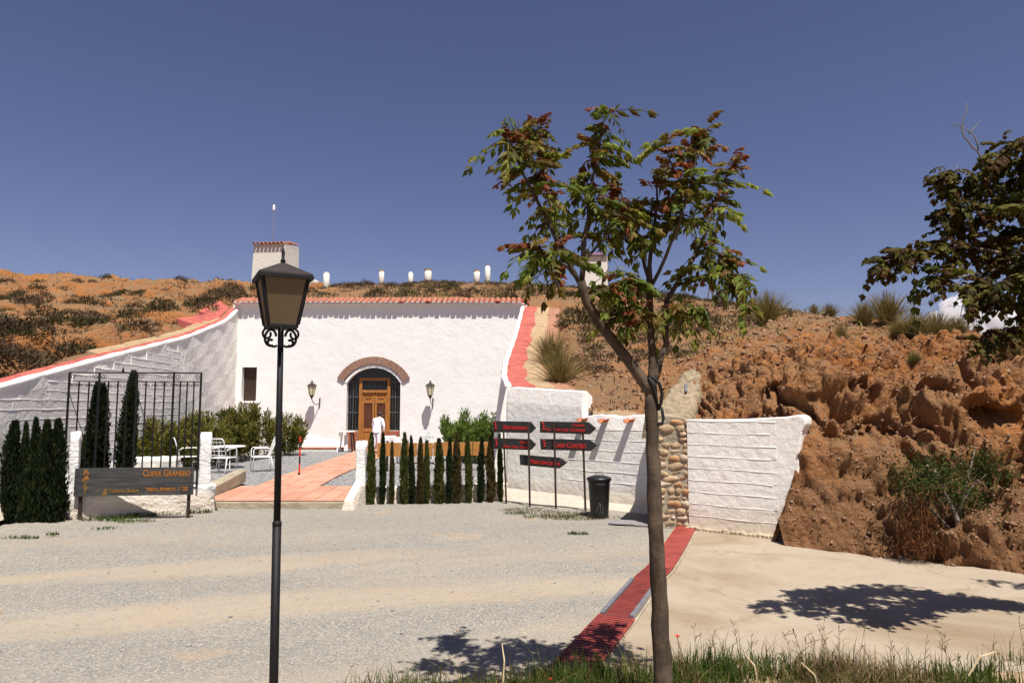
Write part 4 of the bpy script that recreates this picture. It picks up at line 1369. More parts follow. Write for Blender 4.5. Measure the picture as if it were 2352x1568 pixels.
for a, b in zip(alls, alls[1:]):
    for e, dx in ((a, 1), (b, -1)):
        scroll(ip(e, zm - 0.075) + Vector((dx * 0.045, 0, 0)), 0.035, 1.2, dx, gi, 'scroll', 0.005, -1)
for e, dx in ((0, 1), (0.51, -1), (0.51, 1), (1.0, -1)):
    MB().tube([ip(e, zm - 0.25) + Vector((0, 0.02, 0)), ip(e, zm - 0.25) + Vector((dx * 0.22, 0.35, -1.1))], 0.007, 5).build('stay_rod', M['iron_black'], gi, world=True)
MB().lathe([(0.02, 0), (0.028, 0.03), (0.004, 0.12)], 8, ip(0.40, zt + 0.01)).build('finial', M['iron_black'], gi, world=True)

# ================================================================== NAME BOARD
def text_mesh(body, size, mat, name='lettering', caps=0.78, ext=0.003):
    cu = bpy.data.curves.new('txt', 'FONT')
    cu.body = body
    cu.size = size
    cu.extrude = ext
    cu.offset = 0.0035 * size / 0.1
    cu.small_caps_scale = caps
    for i, ch in enumerate(body):
        if ch.islower(): cu.body_format[i].use_small_caps = True
    ob = bpy.data.objects.new('txt', cu)
    COL.objects.link(ob)
    bpy.context.view_layer.update()
    dg = bpy.context.evaluated_depsgraph_get()
    me = bpy.data.meshes.new_from_object(ob.evaluated_get(dg))
    me.name = name
    bpy.data.objects.remove(ob)
    bpy.data.curves.remove(cu)
    me.materials.clear(); me.materials.append(mat)
    V = np.array([v.co[:] for v in me.vertices])
    return me, V[:, 0].min(), V[:, 0].max()
def letter(par, body, size, mat, x, z, y, align='L', width=None, skew=0.0):
    me, a, b = text_mesh(body, size, mat)
    sx = 1.0 if width is None else width / (b - a)
    x0 = x - a * sx if align == 'L' else x - b * sx
    o = put('lettering', me, par, (x0, y, z), (math.pi / 2, skew, 0), (sx, 1, 1))
    return o

bA, bB = gr(182, 1183, 0.0), gr(438, 1174, 0.0)
bA, bB = Vector((bA.x, 13.95, 0)), Vector((bB.x, 14.25, 0))
bA, bB = at(172, 1100, 13.95), at(447, 1100, 14.25)
bA.z = bB.z = 0
bc = (bA + bB) / 2
bang = math.atan2((bB - bA).y, (bB - bA).x)
nbd = thing('name_board', 'weathered dark plank name board with orange lettering on two posts', 'sign', (bc.x, bc.y, 0), bang)
BW = at(447, 1100, 14.25).x - at(172, 1100, 13.95).x
bz0, bz1 = at(300, 1137, 14.1).z, at(300, 1073, 14.1).z
hh = (bz1 - bz0) / 3
board = None
for i in range(3):
    MB().box((0, -0.03, bz0 + hh * (i + 0.5)), (BW - 0.004 * i, 0.035, hh - 0.001)).build('plank', M['board_grey'], nbd, bevel=0.002)
MB().box((0, 0.0, (bz0 + bz1) / 2), (BW * 0.96, 0.02, hh * 2.9)).build('backing', M['post_dark'], nbd)
for s in (-1, 1):
    MB().box((s * (BW / 2 - 0.10), 0.035, bz0 / 2 + 0.12), (0.06, 0.045, bz0 + 0.24)).build('post', M['post_dark'], nbd, bevel=0.006)
yf = -0.051
letter(nbd, 'Cueva Granero', 0.185, M['letter_orange'], BW / 2 - 0.06, bz1 - 0.175, yf, 'R', BW * 0.405)
letter(nbd, 'Visita Abierta 1620', 0.115, M['letter_orange'], BW / 2 - 0.10, bz0 + 0.085, yf, 'R', BW * 0.36)
letter(nbd, 'Turismo Rural', 0.10, M['letter_yellow'], -BW / 2 + 0.66, bz0 + 0.07, yf, 'L', BW * 0.26)
# painted flower stem and leaf
orn = MB()
def disc(c, r, n=12, mi=0):
    orn.add([(c[0] + r * math.cos(2 * math.pi * k / n), yf, c[1] + r * math.sin(2 * math.pi * k / n)) for k in range(n)], [tuple(range(n))], mi)
ox = -BW / 2 + 0.20
for cx, cz, r in ((0.01, 0.50, 0.035), (0.05, 0.46, 0.025), (-0.02, 0.45, 0.022), (0.03, 0.37, 0.045), (-0.02, 0.33, 0.03), (0.06, 0.33, 0.02)):
    disc((ox + cx, bz0 + cz), r)
orn.build('painted_flower', M['letter_orange'], nbd)
orn = MB()
orn.add([(ox + 0.0, yf, bz0 + 0.06), (ox + 0.025, yf, bz0 + 0.06), (ox + 0.03, yf, bz0 + 0.30), (ox + 0.005, yf, bz0 + 0.30)], [(0, 1, 2, 3)])
orn.add([(ox + 0.02, yf, bz0 + 0.12), (ox + 0.10, yf, bz0 + 0.20), (ox + 0.03, yf, bz0 + 0.18)], [(0, 1, 2)])
orn.add([(ox - 0.05, yf, bz0 + 0.25), (ox + 0.0, yf, bz0 + 0.17), (ox + 0.005, yf, bz0 + 0.22)], [(0, 1, 2)])
orn.build('painted_stem', M['letter_yellow'], nbd)
orn = MB()
orn.add([(ox + 0.33, yf, bz0 + 0.02), (ox + 0.43, yf, bz0 + 0.02), (ox + 0.42, yf, bz0 + 0.19), (ox + 0.385, yf, bz0 + 0.13)], [(0, 1, 2, 3)])
orn.add([(ox + 0.20, yf, bz0 + 0.05), (ox + 0.215, yf, bz0 + 0.05), (ox + 0.28, yf, bz0 + 0.14), (ox + 0.265, yf, bz0 + 0.14)], [(0, 1, 2, 3)])
orn.build('painted_leaf', M['letter_yellow'], nbd)

# ================================================================== RIGHT PILLAR AND HEDGE WALL
rp = thing('garden_wall', 'low white wall with a slim rough pillar right of the tiled entrance', 'wall', (-3.4, 16.0, 0))
q = gr(836, 1140, 0.05)
lumpy('pillar', (-3.50, 16.05, 0.78), (0.22, 0.24, 1.36), 0, M['whitewash_rough'], rp, 5, 0.02)
fl = MB().prism([(-3.72, 15.28, -0.05), (-3.42, 15.30, -0.05), (-3.36, 16.2, -0.05), (-3.64, 16.2, -0.05)], (0, 0, 0.12))
vs = [(-3.76, 15.22, -0.05), (-3.46, 15.25, -0.05), (-3.34, 16.3, -0.05), (-3.62, 16.3, -0.05), (-3.70, 15.28, 0.22), (-3.52, 15.30, 0.22), (-3.40, 16.2, 0.72), (-3.58, 16.2, 0.72)]
MB().add(vs, [(0, 1, 2, 3), (4, 5, 6, 7), (0, 1, 5, 4), (1, 2, 6, 5), (2, 3, 7, 6), (3, 0, 4, 7)]).build('flared_foot', M['whitewash_rough'], rp, world=True, bevel=0.04, seg=2)
ha, hb = Vector((-3.4, 16.45, 0)), Vector((0.0, 17.35, 0))
hd = (hb - ha)
lumpy('low_wall', ((ha + hb) / 2 + Vector((0, 0, 0.16))), (hd.length, 0.25, 0.42), math.atan2(hd.y, hd.x), M['whitewash_low'], rp, 6, 0.02, 20)

# ================================================================== DECK EDGE, wooden boards behind the hedge
dk = thing('board_fence', 'low orange brown board fence behind the row of slim cypresses', 'fence', (-2.4, 21.0, 0.28))
DKY = 21.0
dxa, dxb = at(866, 1030, DKY).x, at(1140, 1030, DKY + 0.6).x
dza, dzb = at(900, 1048, DKY).z, at(900, 1016, DKY).z
nbp = 15
for i in range(nbp):
    x = dxa + (dxb - dxa) * (i + 0.5) / nbp
    MB().box((x, DKY + 0.4 * i / nbp, (dza + dzb) / 2 + rnd.uniform(-.01, .01)), ((dxb - dxa) / nbp - 0.012, 0.04, dzb - dza), rz=0.06).build('board', M['deck_wood'], dk, world=True, bevel=0.006)
for i in range(6):
    x = dxa + (dxb - dxa) * (i + 0.5) / 6
    MB().box((x, DKY + 0.07 + 0.4 * i / 6, dzb / 2 + 0.1), (0.07, 0.07, dzb - 0.1)).build('post', M['post_dark'], dk, world=True)

# ================================================================== DIRECTION SIGN
sgp = [gr(1163, 1152, 0.02), gr(1217, 1161, 0.02), gr(1277, 1167, 0.02), gr(1345, 1174, 0.02)]
s0, s3 = sgp[0], sgp[3]
sdir = Vector((s3.x - s0.x, s3.y - s0.y, 0)); 
# keep the posts on one line
sang0 = math.atan2(sdir.y, sdir.x)
sg = thing('direction_sign', 'dark wooden arrow signs with red lettering on four slim posts', 'sign', (s0.x, s0.y, 0.0))
def yline(x): return s0.y + (x - s0.x) * sdir.y / sdir.x
for i, p_ in enumerate(sgp):
    top = at([1156, 1214, 1273, 1338][i], 972, p_.y).z
    x = p_.x
    tx = at([1156, 1214, 1273, 1338][i], 972, p_.y).x
    MB().bar((x, p_.y, -0.05), (tx, p_.y, top), 0.045).build('post', M['post_dark'], sg, world=True, bevel=0.006)
def on_line(px, py):
    u, v = (px - 1176) / 1568, (784 - py) / 1568
    d = Vector((u, math.cos(PITCH) - v * math.sin(PITCH), math.sin(PITCH) + v * math.cos(PITCH)))
    nl = Vector((sdir.y, -sdir.x, 0)).normalized()
    t_ = (s0 - EYE).dot(nl) / d.dot(nl)
    return EYE + d * t_
snrm = Vector((sdir.y, -sdir.x, 0)).normalized()
if snrm.y > 0: snrm = -snrm
def arrow(tl, tr, tip, br, bl, words, bar=True):
    P_ = [on_line(*q) + snrm * 0.025 for q in (tl, tr, tip, br, bl)]
    c = P_[4]
    b = put('arrow_board', MB().prism([p_ - c for p_ in P_], snrm * 0.03).mesh('arrow_board', M['board_dark'], bevel=0.005), sg, c - sg.location)
    L = (P_[1] - P_[0]).length
    hgt = P_[0].z - P_[4].z
    ax = (P_[1] - P_[0]).normalized()
    rot = Matrix(((ax.x, -snrm.x, 0), (ax.y, -snrm.y, 0), (ax.z, 0, 1))).to_euler()
    hold = [c]
    for body, size, x, z, al, w_ in words:
        me, a, bb = text_mesh(body, size * hgt, M['letter_red'])
        sx = (w_ * L) / (bb - a)
        me.transform(Matrix.Rotation(math.pi / 2, 4, 'X') @ Matrix.Diagonal((sx, 1, 1, 1)))
        x0 = x * L - (a * sx if al == 'L' else bb * sx)
        o = put('lettering', me, b, ax * x0 + Vector((0, 0, z * hgt)) + snrm * 0.034)
        o.rotation_euler = Matrix(((ax.x, -snrm.x, 0), (ax.y, -snrm.y, 0), (ax.z, 0, 1))).to_euler()
    if bar:
        om = MB()
        pts = [(0.0, .90), (.05, .82), (.02, .70), (.055, .58), (.025, .48), (.06, .36), (.02, .26), (.03, .12)]
        pr_ = [ax * ((0.05 + x * 0.9) * L) + Vector((0, 0, z * hgt)) + snrm * 0.034 for x, z in pts]
        om.tube(pr_, [0.012, 0.02, 0.016, 0.022, 0.016, 0.022, 0.015, 0.008], 6)
        om.build('painted_flower', M['letter_red'], b)
arrow((1135, 966), (1222, 968), (1234, 982), (1222, 994), (1135, 992), [('Restaurant', 0.52, 0.30, 0.30, 'L', 0.64)])
arrow((1243, 967), (1355, 969), (1372, 983), (1357, 997), (1243, 993), [('Cueva', 0.34, 0.93, 0.62, 'R', 0.24), ('La Casa del Conejo', 0.36, 0.14, 0.20, 'L', 0.80)])
arrow((1135, 1005), (1222, 1008), (1234, 1020), (1222, 1033), (1137, 1030), [('Cueva', 0.34, 0.97, 0.60, 'R', 0.27), ('Pila del Cura', 0.34, 0.28, 0.17, 'L', 0.69)])
arrow((1243, 1007), (1357, 1009), (1375, 1022), (1359, 1035), (1245, 1032), [('Casa Cortijo', 0.62, 0.26, 0.26, 'L', 0.66)])
arrow((1196, 1043), (1288, 1050), (1306, 1061), (1288, 1075), (1198, 1067), [('Recepción', 0.52, 0.28, 0.26, 'L', 0.70)], False)

# ================================================================== RUBBISH BIN
bp = gr(1377, 1186, 0.02)
bn = thing('rubbish_bin', 'black plastic rubbish bin with lid beside the arrow signposts', 'bin', (bp.x, bp.y, 0.02))
H_ = 0.80
bm1 = MB().lathe([(0.175, 0.0), (0.185, 0.02), (0.225, H_ - 0.1), (0.232, H_ - 0.1), (0.234, H_ - 0.06), (0.226, H_ - 0.06)], 22)
bm1.build('body', M['bin_plastic'], bn, smooth=True)
MB().lathe([(0.225, H_ - 0.055), (0.255, H_ - 0.06), (0.258, H_ - 0.02), (0.235, H_), (0.13, H_ + 0.035), (0.0, H_ + 0.045)], 22, cap=False).build('lid', M['bin_plastic'], bn, smooth=True)
MB().tube([(-0.07, 0, H_ + 0.035), (-0.07, 0, H_ + 0.085), (0.07, 0, H_ + 0.085), (0.07, 0, H_ + 0.035)], 0.010, 6).build('lid_handle', M['grey_scuff'], bn)
MB().tube([(-0.08, -0.235, H_ - 0.09), (-0.08, -0.275, H_ - 0.12), (0.08, -0.275, H_ - 0.12), (0.08, -0.235, H_ - 0.09)], 0.012, 6).build('side_handle', M['bin_plastic'], bn)
sc = MB()
for x0, z0, x1, z1 in ((-0.08, 0.16, -0.03, 0.30), (-0.03, 0.30, 0.02, 0.26), (-0.02, 0.08, -0.01, 0.26), (0.03, 0.06, 0.04, 0.24), (-0.10, 0.12, -0.05, 0.14)):
    for (xa, za) in ((x0, z0),):
        def on(x, z): 
            r_ = 0.187 + (0.225 - 0.187) * z / (H_ - 0.1) + 0.002
            return (x, -math.sqrt(r_ * r_ - x * x), z)
        sc.tube([on(x0, z0), on((x0 + x1) / 2 + 0.01, (z0 + z1) / 2), on(x1, z1)], 0.005, 4)
sc.build('scuff_mark', M['grey_scuff'], bn)
bn['label'] = 'black plastic rubbish bin with lid beside the arrow signposts'

# ================================================================== STREET LAMP
LY = 4.15
LS = LY / 5.35 * 0.86
lp = Vector((at(640, 1300, LY).x, LY, 0.0))
lamp = thing('street_lamp', 'tall black street lamp with a square smoked glass lantern in the foreground', 'street lamp', lp)
zl0, zl1, zr = at(645, 755, LY).z, at(645, 642, LY).z, at(645, 617, LY).z
zc = at(640, 1206, LY).z
lx = at(645, 760, LY).x - lp.x
def lean(z): return lx * z / zl0
MB().tube([(lean(0), 0, -0.05), (lean(zc), 0, zc)], 0.0385 * LS, 16).build('lower_pole', M['iron_black'], lamp, smooth=True)
MB().lathe([(0.030 * LS, -0.01), (0.041 * LS, 0.0), (0.041 * LS, 0.015), (0.031 * LS, 0.03)], 16, (lean(zc), 0, zc)).build('collar', M['iron_black'], lamp, smooth=True)
MB().tube([(lean(zc), 0, zc), (lean(zl0), 0, zl0)], [0.031 * LS, 0.026 * LS], 16).build('upper_pole', M['iron_black'], lamp, smooth=True)
MB().lathe([(0.11, 0.0), (0.11, 0.03), (0.05, 0.14), (0.0385, 0.16)], 16).build('base', M['iron_black'], lamp, smooth=True)
head = put('lantern', MB().box((0, 0, 0.0), (0.268 * LS, 0.268 * LS, 0.025)).mesh('lantern', M['iron_black'], bevel=0.004), lamp, (lean(zl0), 0, zl0 + 0.012), (0, 0, R(27)))
HL = zl1 - zl0 - 0.01
wb, wt = 0.128 * LS, 0.20 * LS
crn = [(-1, -1), (1, -1), (1, 1), (-1, 1)]
for sx, sy in crn:
    MB().bar((sx * wb, sy * wb, 0.01), (sx * wt, sy * wt, HL), 0.020).build('lantern_edge', M['iron_black'], head, bevel=0.003)
for k in range(4):
    a, b = crn[k], crn[(k + 1) % 4]
    MB().add([(a[0] * wb, a[1] * wb, 0.012), (b[0] * wb, b[1] * wb, 0.012), (b[0] * wt, b[1] * wt, HL), (a[0] * wt, a[1] * wt, HL)], [(0, 1, 2, 3)]).build('pane', M['lamp_glass'], head, fixn=False)
    MB().bar((a[0] * wt, a[1] * wt, HL), (b[0] * wt, b[1] * wt, HL), 0.020).build('lantern_edge', M['iron_black'], head)
rw_ = 0.232 * LS
HR = zr - zl1 + 0.02
rf = MB()
rf.add([(-rw_, -rw_, HL + 0.0), (rw_, -rw_, HL), (rw_, rw_, HL), (-rw_, rw_, HL), (-rw_, -rw_, HL + 0.018), (rw_, -rw_, HL + 0.018), (rw_, rw_, HL + 0.018), (-rw_, rw_, HL + 0.018), (0, 0, HL + HR + 0.02)],
       [(3, 2, 1, 0), (0, 1, 5, 4), (1, 2, 6, 5), (2, 3, 7, 6), (3, 0, 4, 7), (4, 5, 8), (5, 6, 8), (6, 7, 8), (7, 4, 8)])
rf.build('lantern_roof', M['iron_rust'], head)
fr = MB()
for k in range(4):
    a, b = Vector((*[c * rw_ for c in crn[k]], HL)), Vector((*[c * rw_ for c in crn[(k + 1) % 4]], HL))
    for i in range(22):
        p_ = a.lerp(b, (i + 0.5) / 22)
        fr.box((p_.x, p_.y, p_.z - 0.004), (0.013, 0.013, 0.022), rz=k * math.pi / 2)
ob_ = fr.build('roof_fringe', M['iron_black'], head)
ob_['kind'] = 'stuff'
MB().lathe([(0.013, 0), (0.016, 0.02), (0.009, 0.03), (0.011, 0.07), (0.004, 0.10)], 8, (0, 0, HL + HR + 0.01)).build('finial', M['iron_black'], head, smooth=True)
# scrolled brackets under the lantern
for k in range(4):
    a = k * math.pi / 2 + R(20)
    ca, sa = math.cos(a), math.sin(a)
    def sp2(pts): return [(lean(zl0) + ca * x * LS, sa * x * LS, zl0 + z * LS) for x, z in pts]
    big = [(0.028, -0.155), (0.05, -0.165)]
    for i in range(15):
        t_ = i / 14
        an = -1.35 + t_ * 4.3
        big.append((0.082 + 0.058 * math.cos(an) * (1 - 0.25 * t_), -0.085 + 0.075 * math.sin(an)))
    MB().tube(sp2(big), 0.0075, 6).build('scroll_bracket', M['iron_black'], lamp, smooth=True)
    sm = []
    for i in range(16):
        an = 1.5 - i / 15 * 5.2
        r_ = 0.045 - 0.018 * i / 15
        sm.append((0.115 + r_ * math.cos(an), -0.05 + r_ * 1.15 * math.sin(an)))
    MB().tube(sp2(sm), 0.007, 6).build('scroll_bracket', M['iron_black'], lamp, smooth=True)
    sm = []
    for i in range(14):
        an = -2.2 + i / 13 * 4.6
        r_ = 0.034 - 0.014 * i / 13
        sm.append((0.083 + r_ * math.cos(an), -0.125 + r_ * math.sin(an)))
    MB().tube(sp2(sm), 0.008, 6).build('scroll_bracket', M['iron_black'], lamp, smooth=True)

# ================================================================== WALL LANTERNS
def wall_lantern(px, arm, label):
    c = at(px, 905, FY - 0.58)
    w = thing('wall_lantern', label, 'lantern', (c.x, FY, c.z), 0, 'lanterns beside the doorway')
    y = -0.58
    zb_, zt_ = at(px, 907, FY - 0.58).z - c.z, at(px, 886, FY - 0.58).z - c.z
    MB().lathe([(0.10, zb_), (0.175, zt_)], 6, (0, y, 0)).build('glass', M['lamp_glass_clear'], w)
    for k in range(6):
        a = 2 * math.pi * k / 6
        MB().bar((0.102 * math.cos(a), y + 0.102 * math.sin(a), zb_), (0.178 * math.cos(a), y + 0.178 * math.sin(a), zt_), 0.016).build('frame_bar', M['iron_rust'], w)
    MB().lathe([(0.21, zt_), (0.205, zt_ + 0.03), (0.10, zt_ + 0.10), (0.05, zt_ + 0.13), (0.03, zt_ + 0.22), (0.005, zt_ + 0.24)], 6, (0, y, 0)).build('cap', M['iron_rust'], w)
    MB().lathe([(0.03, zb_ - 0.16), (0.05, zb_ - 0.10), (0.105, zb_ - 0.01), (0.105, zb_)], 6, (0, y, 0)).build('holder', M['iron_rust'], w)
    pts = []
    for i in range(12):
        t_ = i / 11
        pts.append((arm * t_ ** 1.5, y + 0.56 * t_, zb_ - 0.16 - 0.25 * math.sin(t_ * math.pi * 0.75)))
    MB().tube(pts, 0.018, 6).build('arm', M['iron_rust'], w, smooth=True)
    e = pts[-1]
    MB().tube([(e[0], -0.03, e[2] + 0.22), (e[0], -0.035, e[2] - 0.18)], [0.03, 0.022], 6).build('back_plate', M['iron_rust'], w)
    return w
wall_lantern(716, 0.2, 'small iron lantern on the white facade left of the doorway')
wall_lantern(988, 0.06, 'small iron lantern on the white facade right of the doorway')

# ================================================================== TABLE AND CHAIRS
CZ = float(court_z(19.0))
def chair_proto(label):
    t_ = thing('garden_chair', label, 'chair', (0, 0, 0), 0, 'white metal garden chairs')
    r_ = 0.014
    pm = M['paint_white']
    for s in (-1, 1):
        x = s * 0.25
        MB().tube([(x, -0.24, 0), (x, -0.24, 0.62), (x, -0.20, 0.67), (x, 0.14, 0.67), (x, 0.22, 0.62)], r_, 6).build('arm_frame', pm, t_, smooth=True)
        MB().tube([(x, 0.30, 0), (x * 0.97, 0.20, 0.44)], r_, 6).build('leg', pm, t_, smooth=True)
    MB().tube([(-0.21, 0.18, 0.42), (-0.21, 0.33, 0.88), (-0.17, 0.345, 0.94), (0.17, 0.345, 0.94), (0.21, 0.33, 0.88), (0.21, 0.18, 0.42)], r_, 6).build('back_frame', pm, t_, smooth=True)
    for i in range(4):
        z = 0.50 + i * 0.115
        y = 0.18 + (z - 0.42) / 0.46 * 0.15
        MB().tube([(-0.21, y, z), (0.21, y, z)], 0.009, 5).build('back_slat', pm, t_)
    for i in range(3):
        x = -0.105 + i * 0.105
        MB().tube([(x, 0.18, 0.42), (x, 0.345, 0.94)], 0.007, 5).build('back_slat', pm, t_)
    MB().tube([(-0.24, -0.24, 0.43), (0.24, -0.24, 0.43), (0.23, 0.20, 0.43), (-0.23, 0.20, 0.43), (-0.24, -0.24, 0.43)], 0.012, 6).build('seat_frame', pm, t_)
    for i in range(7):
        x = -0.19 + i * 0.38 / 6
        MB().box((x, -0.02, 0.437), (0.042, 0.44, 0.012)).build('seat_slat', pm, t_)
    return t_
cp0 = chair_proto('white metal chair facing the table left of the garden pillar')
def set_at(o, px, py, z, rz, sc_=1.0):
    p_ = gr(px, py, z)
    o.location = (p_.x, p_.y, z); o.rotation_euler = (0, 0, rz); o.scale = (sc_,) * 3
set_at(cp0, 425, 1084, CZ, R(128), 1.12)
c2 = copy_tree(cp0); c2['label'] = 'white metal chair with open slat back just right of the garden pillar'; set_at(c2, 510, 1088, CZ, R(172), 1.12)
c3 = copy_tree(cp0); c3['label'] = 'white metal chair turned away from the table beside the street lamp post'; set_at(c3, 600, 1085, CZ, R(-62), 1.12)
c4 = copy_tree(cp0); c4['label'] = 'white metal chair behind the garden table nearest the hedge'; set_at(c4, 478, 1066, float(court_z(21)), R(15), 1.0)
tb_ = thing('garden_table', 'round white garden table among the white metal chairs', 'table', (0, 0, 0))
set_at(tb_, 522, 1078, CZ, 0)
MB().lathe([(0.0, 0.715), (0.52, 0.715), (0.53, 0.73), (0.52, 0.745), (0.0, 0.745)], 28, cap=False).build('table_top', M['paint_white'], tb_)
for k in range(4):
    a = k * math.pi / 2 + 0.6
    MB().tube([(0.34 * math.cos(a), 0.34 * math.sin(a), 0), (0.26 * math.cos(a), 0.26 * math.sin(a), 0.72)], 0.014, 6).build('leg', M['paint_white'], tb_)

# pale block behind the grille
pb = at(355, 1064, 17.6)
blk = lumpy('plaster_block', (pb.x, 17.6, 0.55), (1.15, 0.55, 0.85), 0.1, M['chimney_white'], None, 8, 0.05, 10)
tag(blk, 'low pale plastered block behind the iron grille', 'block')

# red and black marker post
mp_ = gr(687, 1100, 0.2)
mk = thing('marker_post', 'thin red and black banded marker post beside the tiled path', 'post', (mp_.x, mp_.y, float(court_z(mp_.y))))
mh = at(688, 1002, mp_.y).z - mk.location.z
for i, (a, b, m_) in enumerate(((0.0, 0.10, 'marker_black'), (0.10, 0.32, 'marker_red'), (0.32, 0.5, 'marker_black'), (0.5, 0.7, 'marker_red'), (0.7, 0.86, 'marker_black'), (0.86, 1.0, 'marker_red'))):
    MB().tube([(0, 0, mh * a), (0, 0, mh * b)], 0.024, 8).build('band', M[m_], mk)

# ================================================================== AT THE DOOR
def ztab(px, py, Y):
    p_ = at(px, py, Y)
    return p_
bt = thing('bar_table', 'tall white topped table on splayed dark legs left of the door', 'table', (at(795, 1030, 28.7).x, 28.7, float(court_z(28.7))))
th_ = at(795, 990, 28.7).z - bt.location.z
MB().lathe([(0.0, th_ - 0.03), (0.36, th_ - 0.03), (0.37, th_ - 0.01), (0.36, th_), (0, th_)], 20, cap=False).build('table_top', M['paint_white'], bt)
for sx in (-1, 1):
    for sy in (-1, 1):
        MB().bar((sx * 0.32, sy * 0.25, 0), (sx * 0.22, sy * 0.18, th_ - 0.03), 0.055).build('leg', M['post_dark'] if sx > 0 else M['paint_white'], bt)
MB().box((0, -0.02, th_ * 0.42), (0.16, 0.16, th_ * 0.8)).build('cloth_panel', M['paint_white'], bt, bevel=0.03)

def lounge(px, py, Y, rz, label, mat_seat):
    p_ = at(px, py, Y)
    t_ = thing('armchair', label, 'armchair', (p_.x, Y, float(court_z(Y))), rz, 'white armchairs by the door')
    pm = M['paint_white']
    for sx in (-1, 1):
        for sy in (-1, 1):
            MB().box((sx * 0.28, sy * 0.26, 0.2), (0.05, 0.05, 0.4)).build('leg', pm, t_)
        MB().box((sx * 0.30, 0, 0.60), (0.06, 0.58, 0.04)).build('armrest', pm, t_, bevel=0.01)
    MB().box((0, 0, 0.40), (0.56, 0.56, 0.05)).build('seat', pm, t_, bevel=0.01)
    MB().box((0, 0.27, 0.70), (0.56, 0.05, 0.55)).build('backrest', pm, t_, bevel=0.02)
    MB().box((0, -0.02, 0.47), (0.46, 0.46, 0.10)).build('cushion', M[mat_seat], t_, bevel=0.04, seg=2)
    return t_
lounge(893, 1012, 24.6, R(200), 'white armchair standing just right of the person', 'cushion')
lounge(915, 1015, 23.8, R(150), 'white armchair with a patterned cushion behind the cypress row', 'cushion')
lounge(985, 1010, 25.6, R(170), 'white armchair below the right wall lantern', 'grey_scuff')
for o in bpy.data.objects:
    if o.name.startswith('armchair') and o.parent is None: o.scale = (0.8, 0.8, 0.92)
bnch = thing('terrace_table', 'long white table behind the cypress row', 'table', (at(955, 1012, 23.4).x, 23.4, float(court_z(23.4))))
MB().box((0, 0, 0.70), (1.5, 0.5, 0.04)).build('table_top', M['paint_white'], bnch, bevel=0.01)
for sx in (-1, 1):
    MB().box((sx * 0.68, 0, 0.34), (0.05, 0.42, 0.68)).build('leg', M['paint_white'], bnch)
for o in bpy.data.objects:
    if o.name.startswith('armchair') and o.parent is None: o.location.z = float(court_z(o.location.y))
pt_ = thing('potted_plant', 'small green plant in a white pot on the right armchair seat', 'plant', (at(985, 985, 25.6).x, 25.45, float(court_z(25.45)) + 0.93 * 0.53))
MB().lathe([(0.06, 0), (0.10, 0.2), (0.11, 0.2), (0.11, 0.22), (0.09, 0.22)], 12).build('pot', M['pot_white'], pt_)

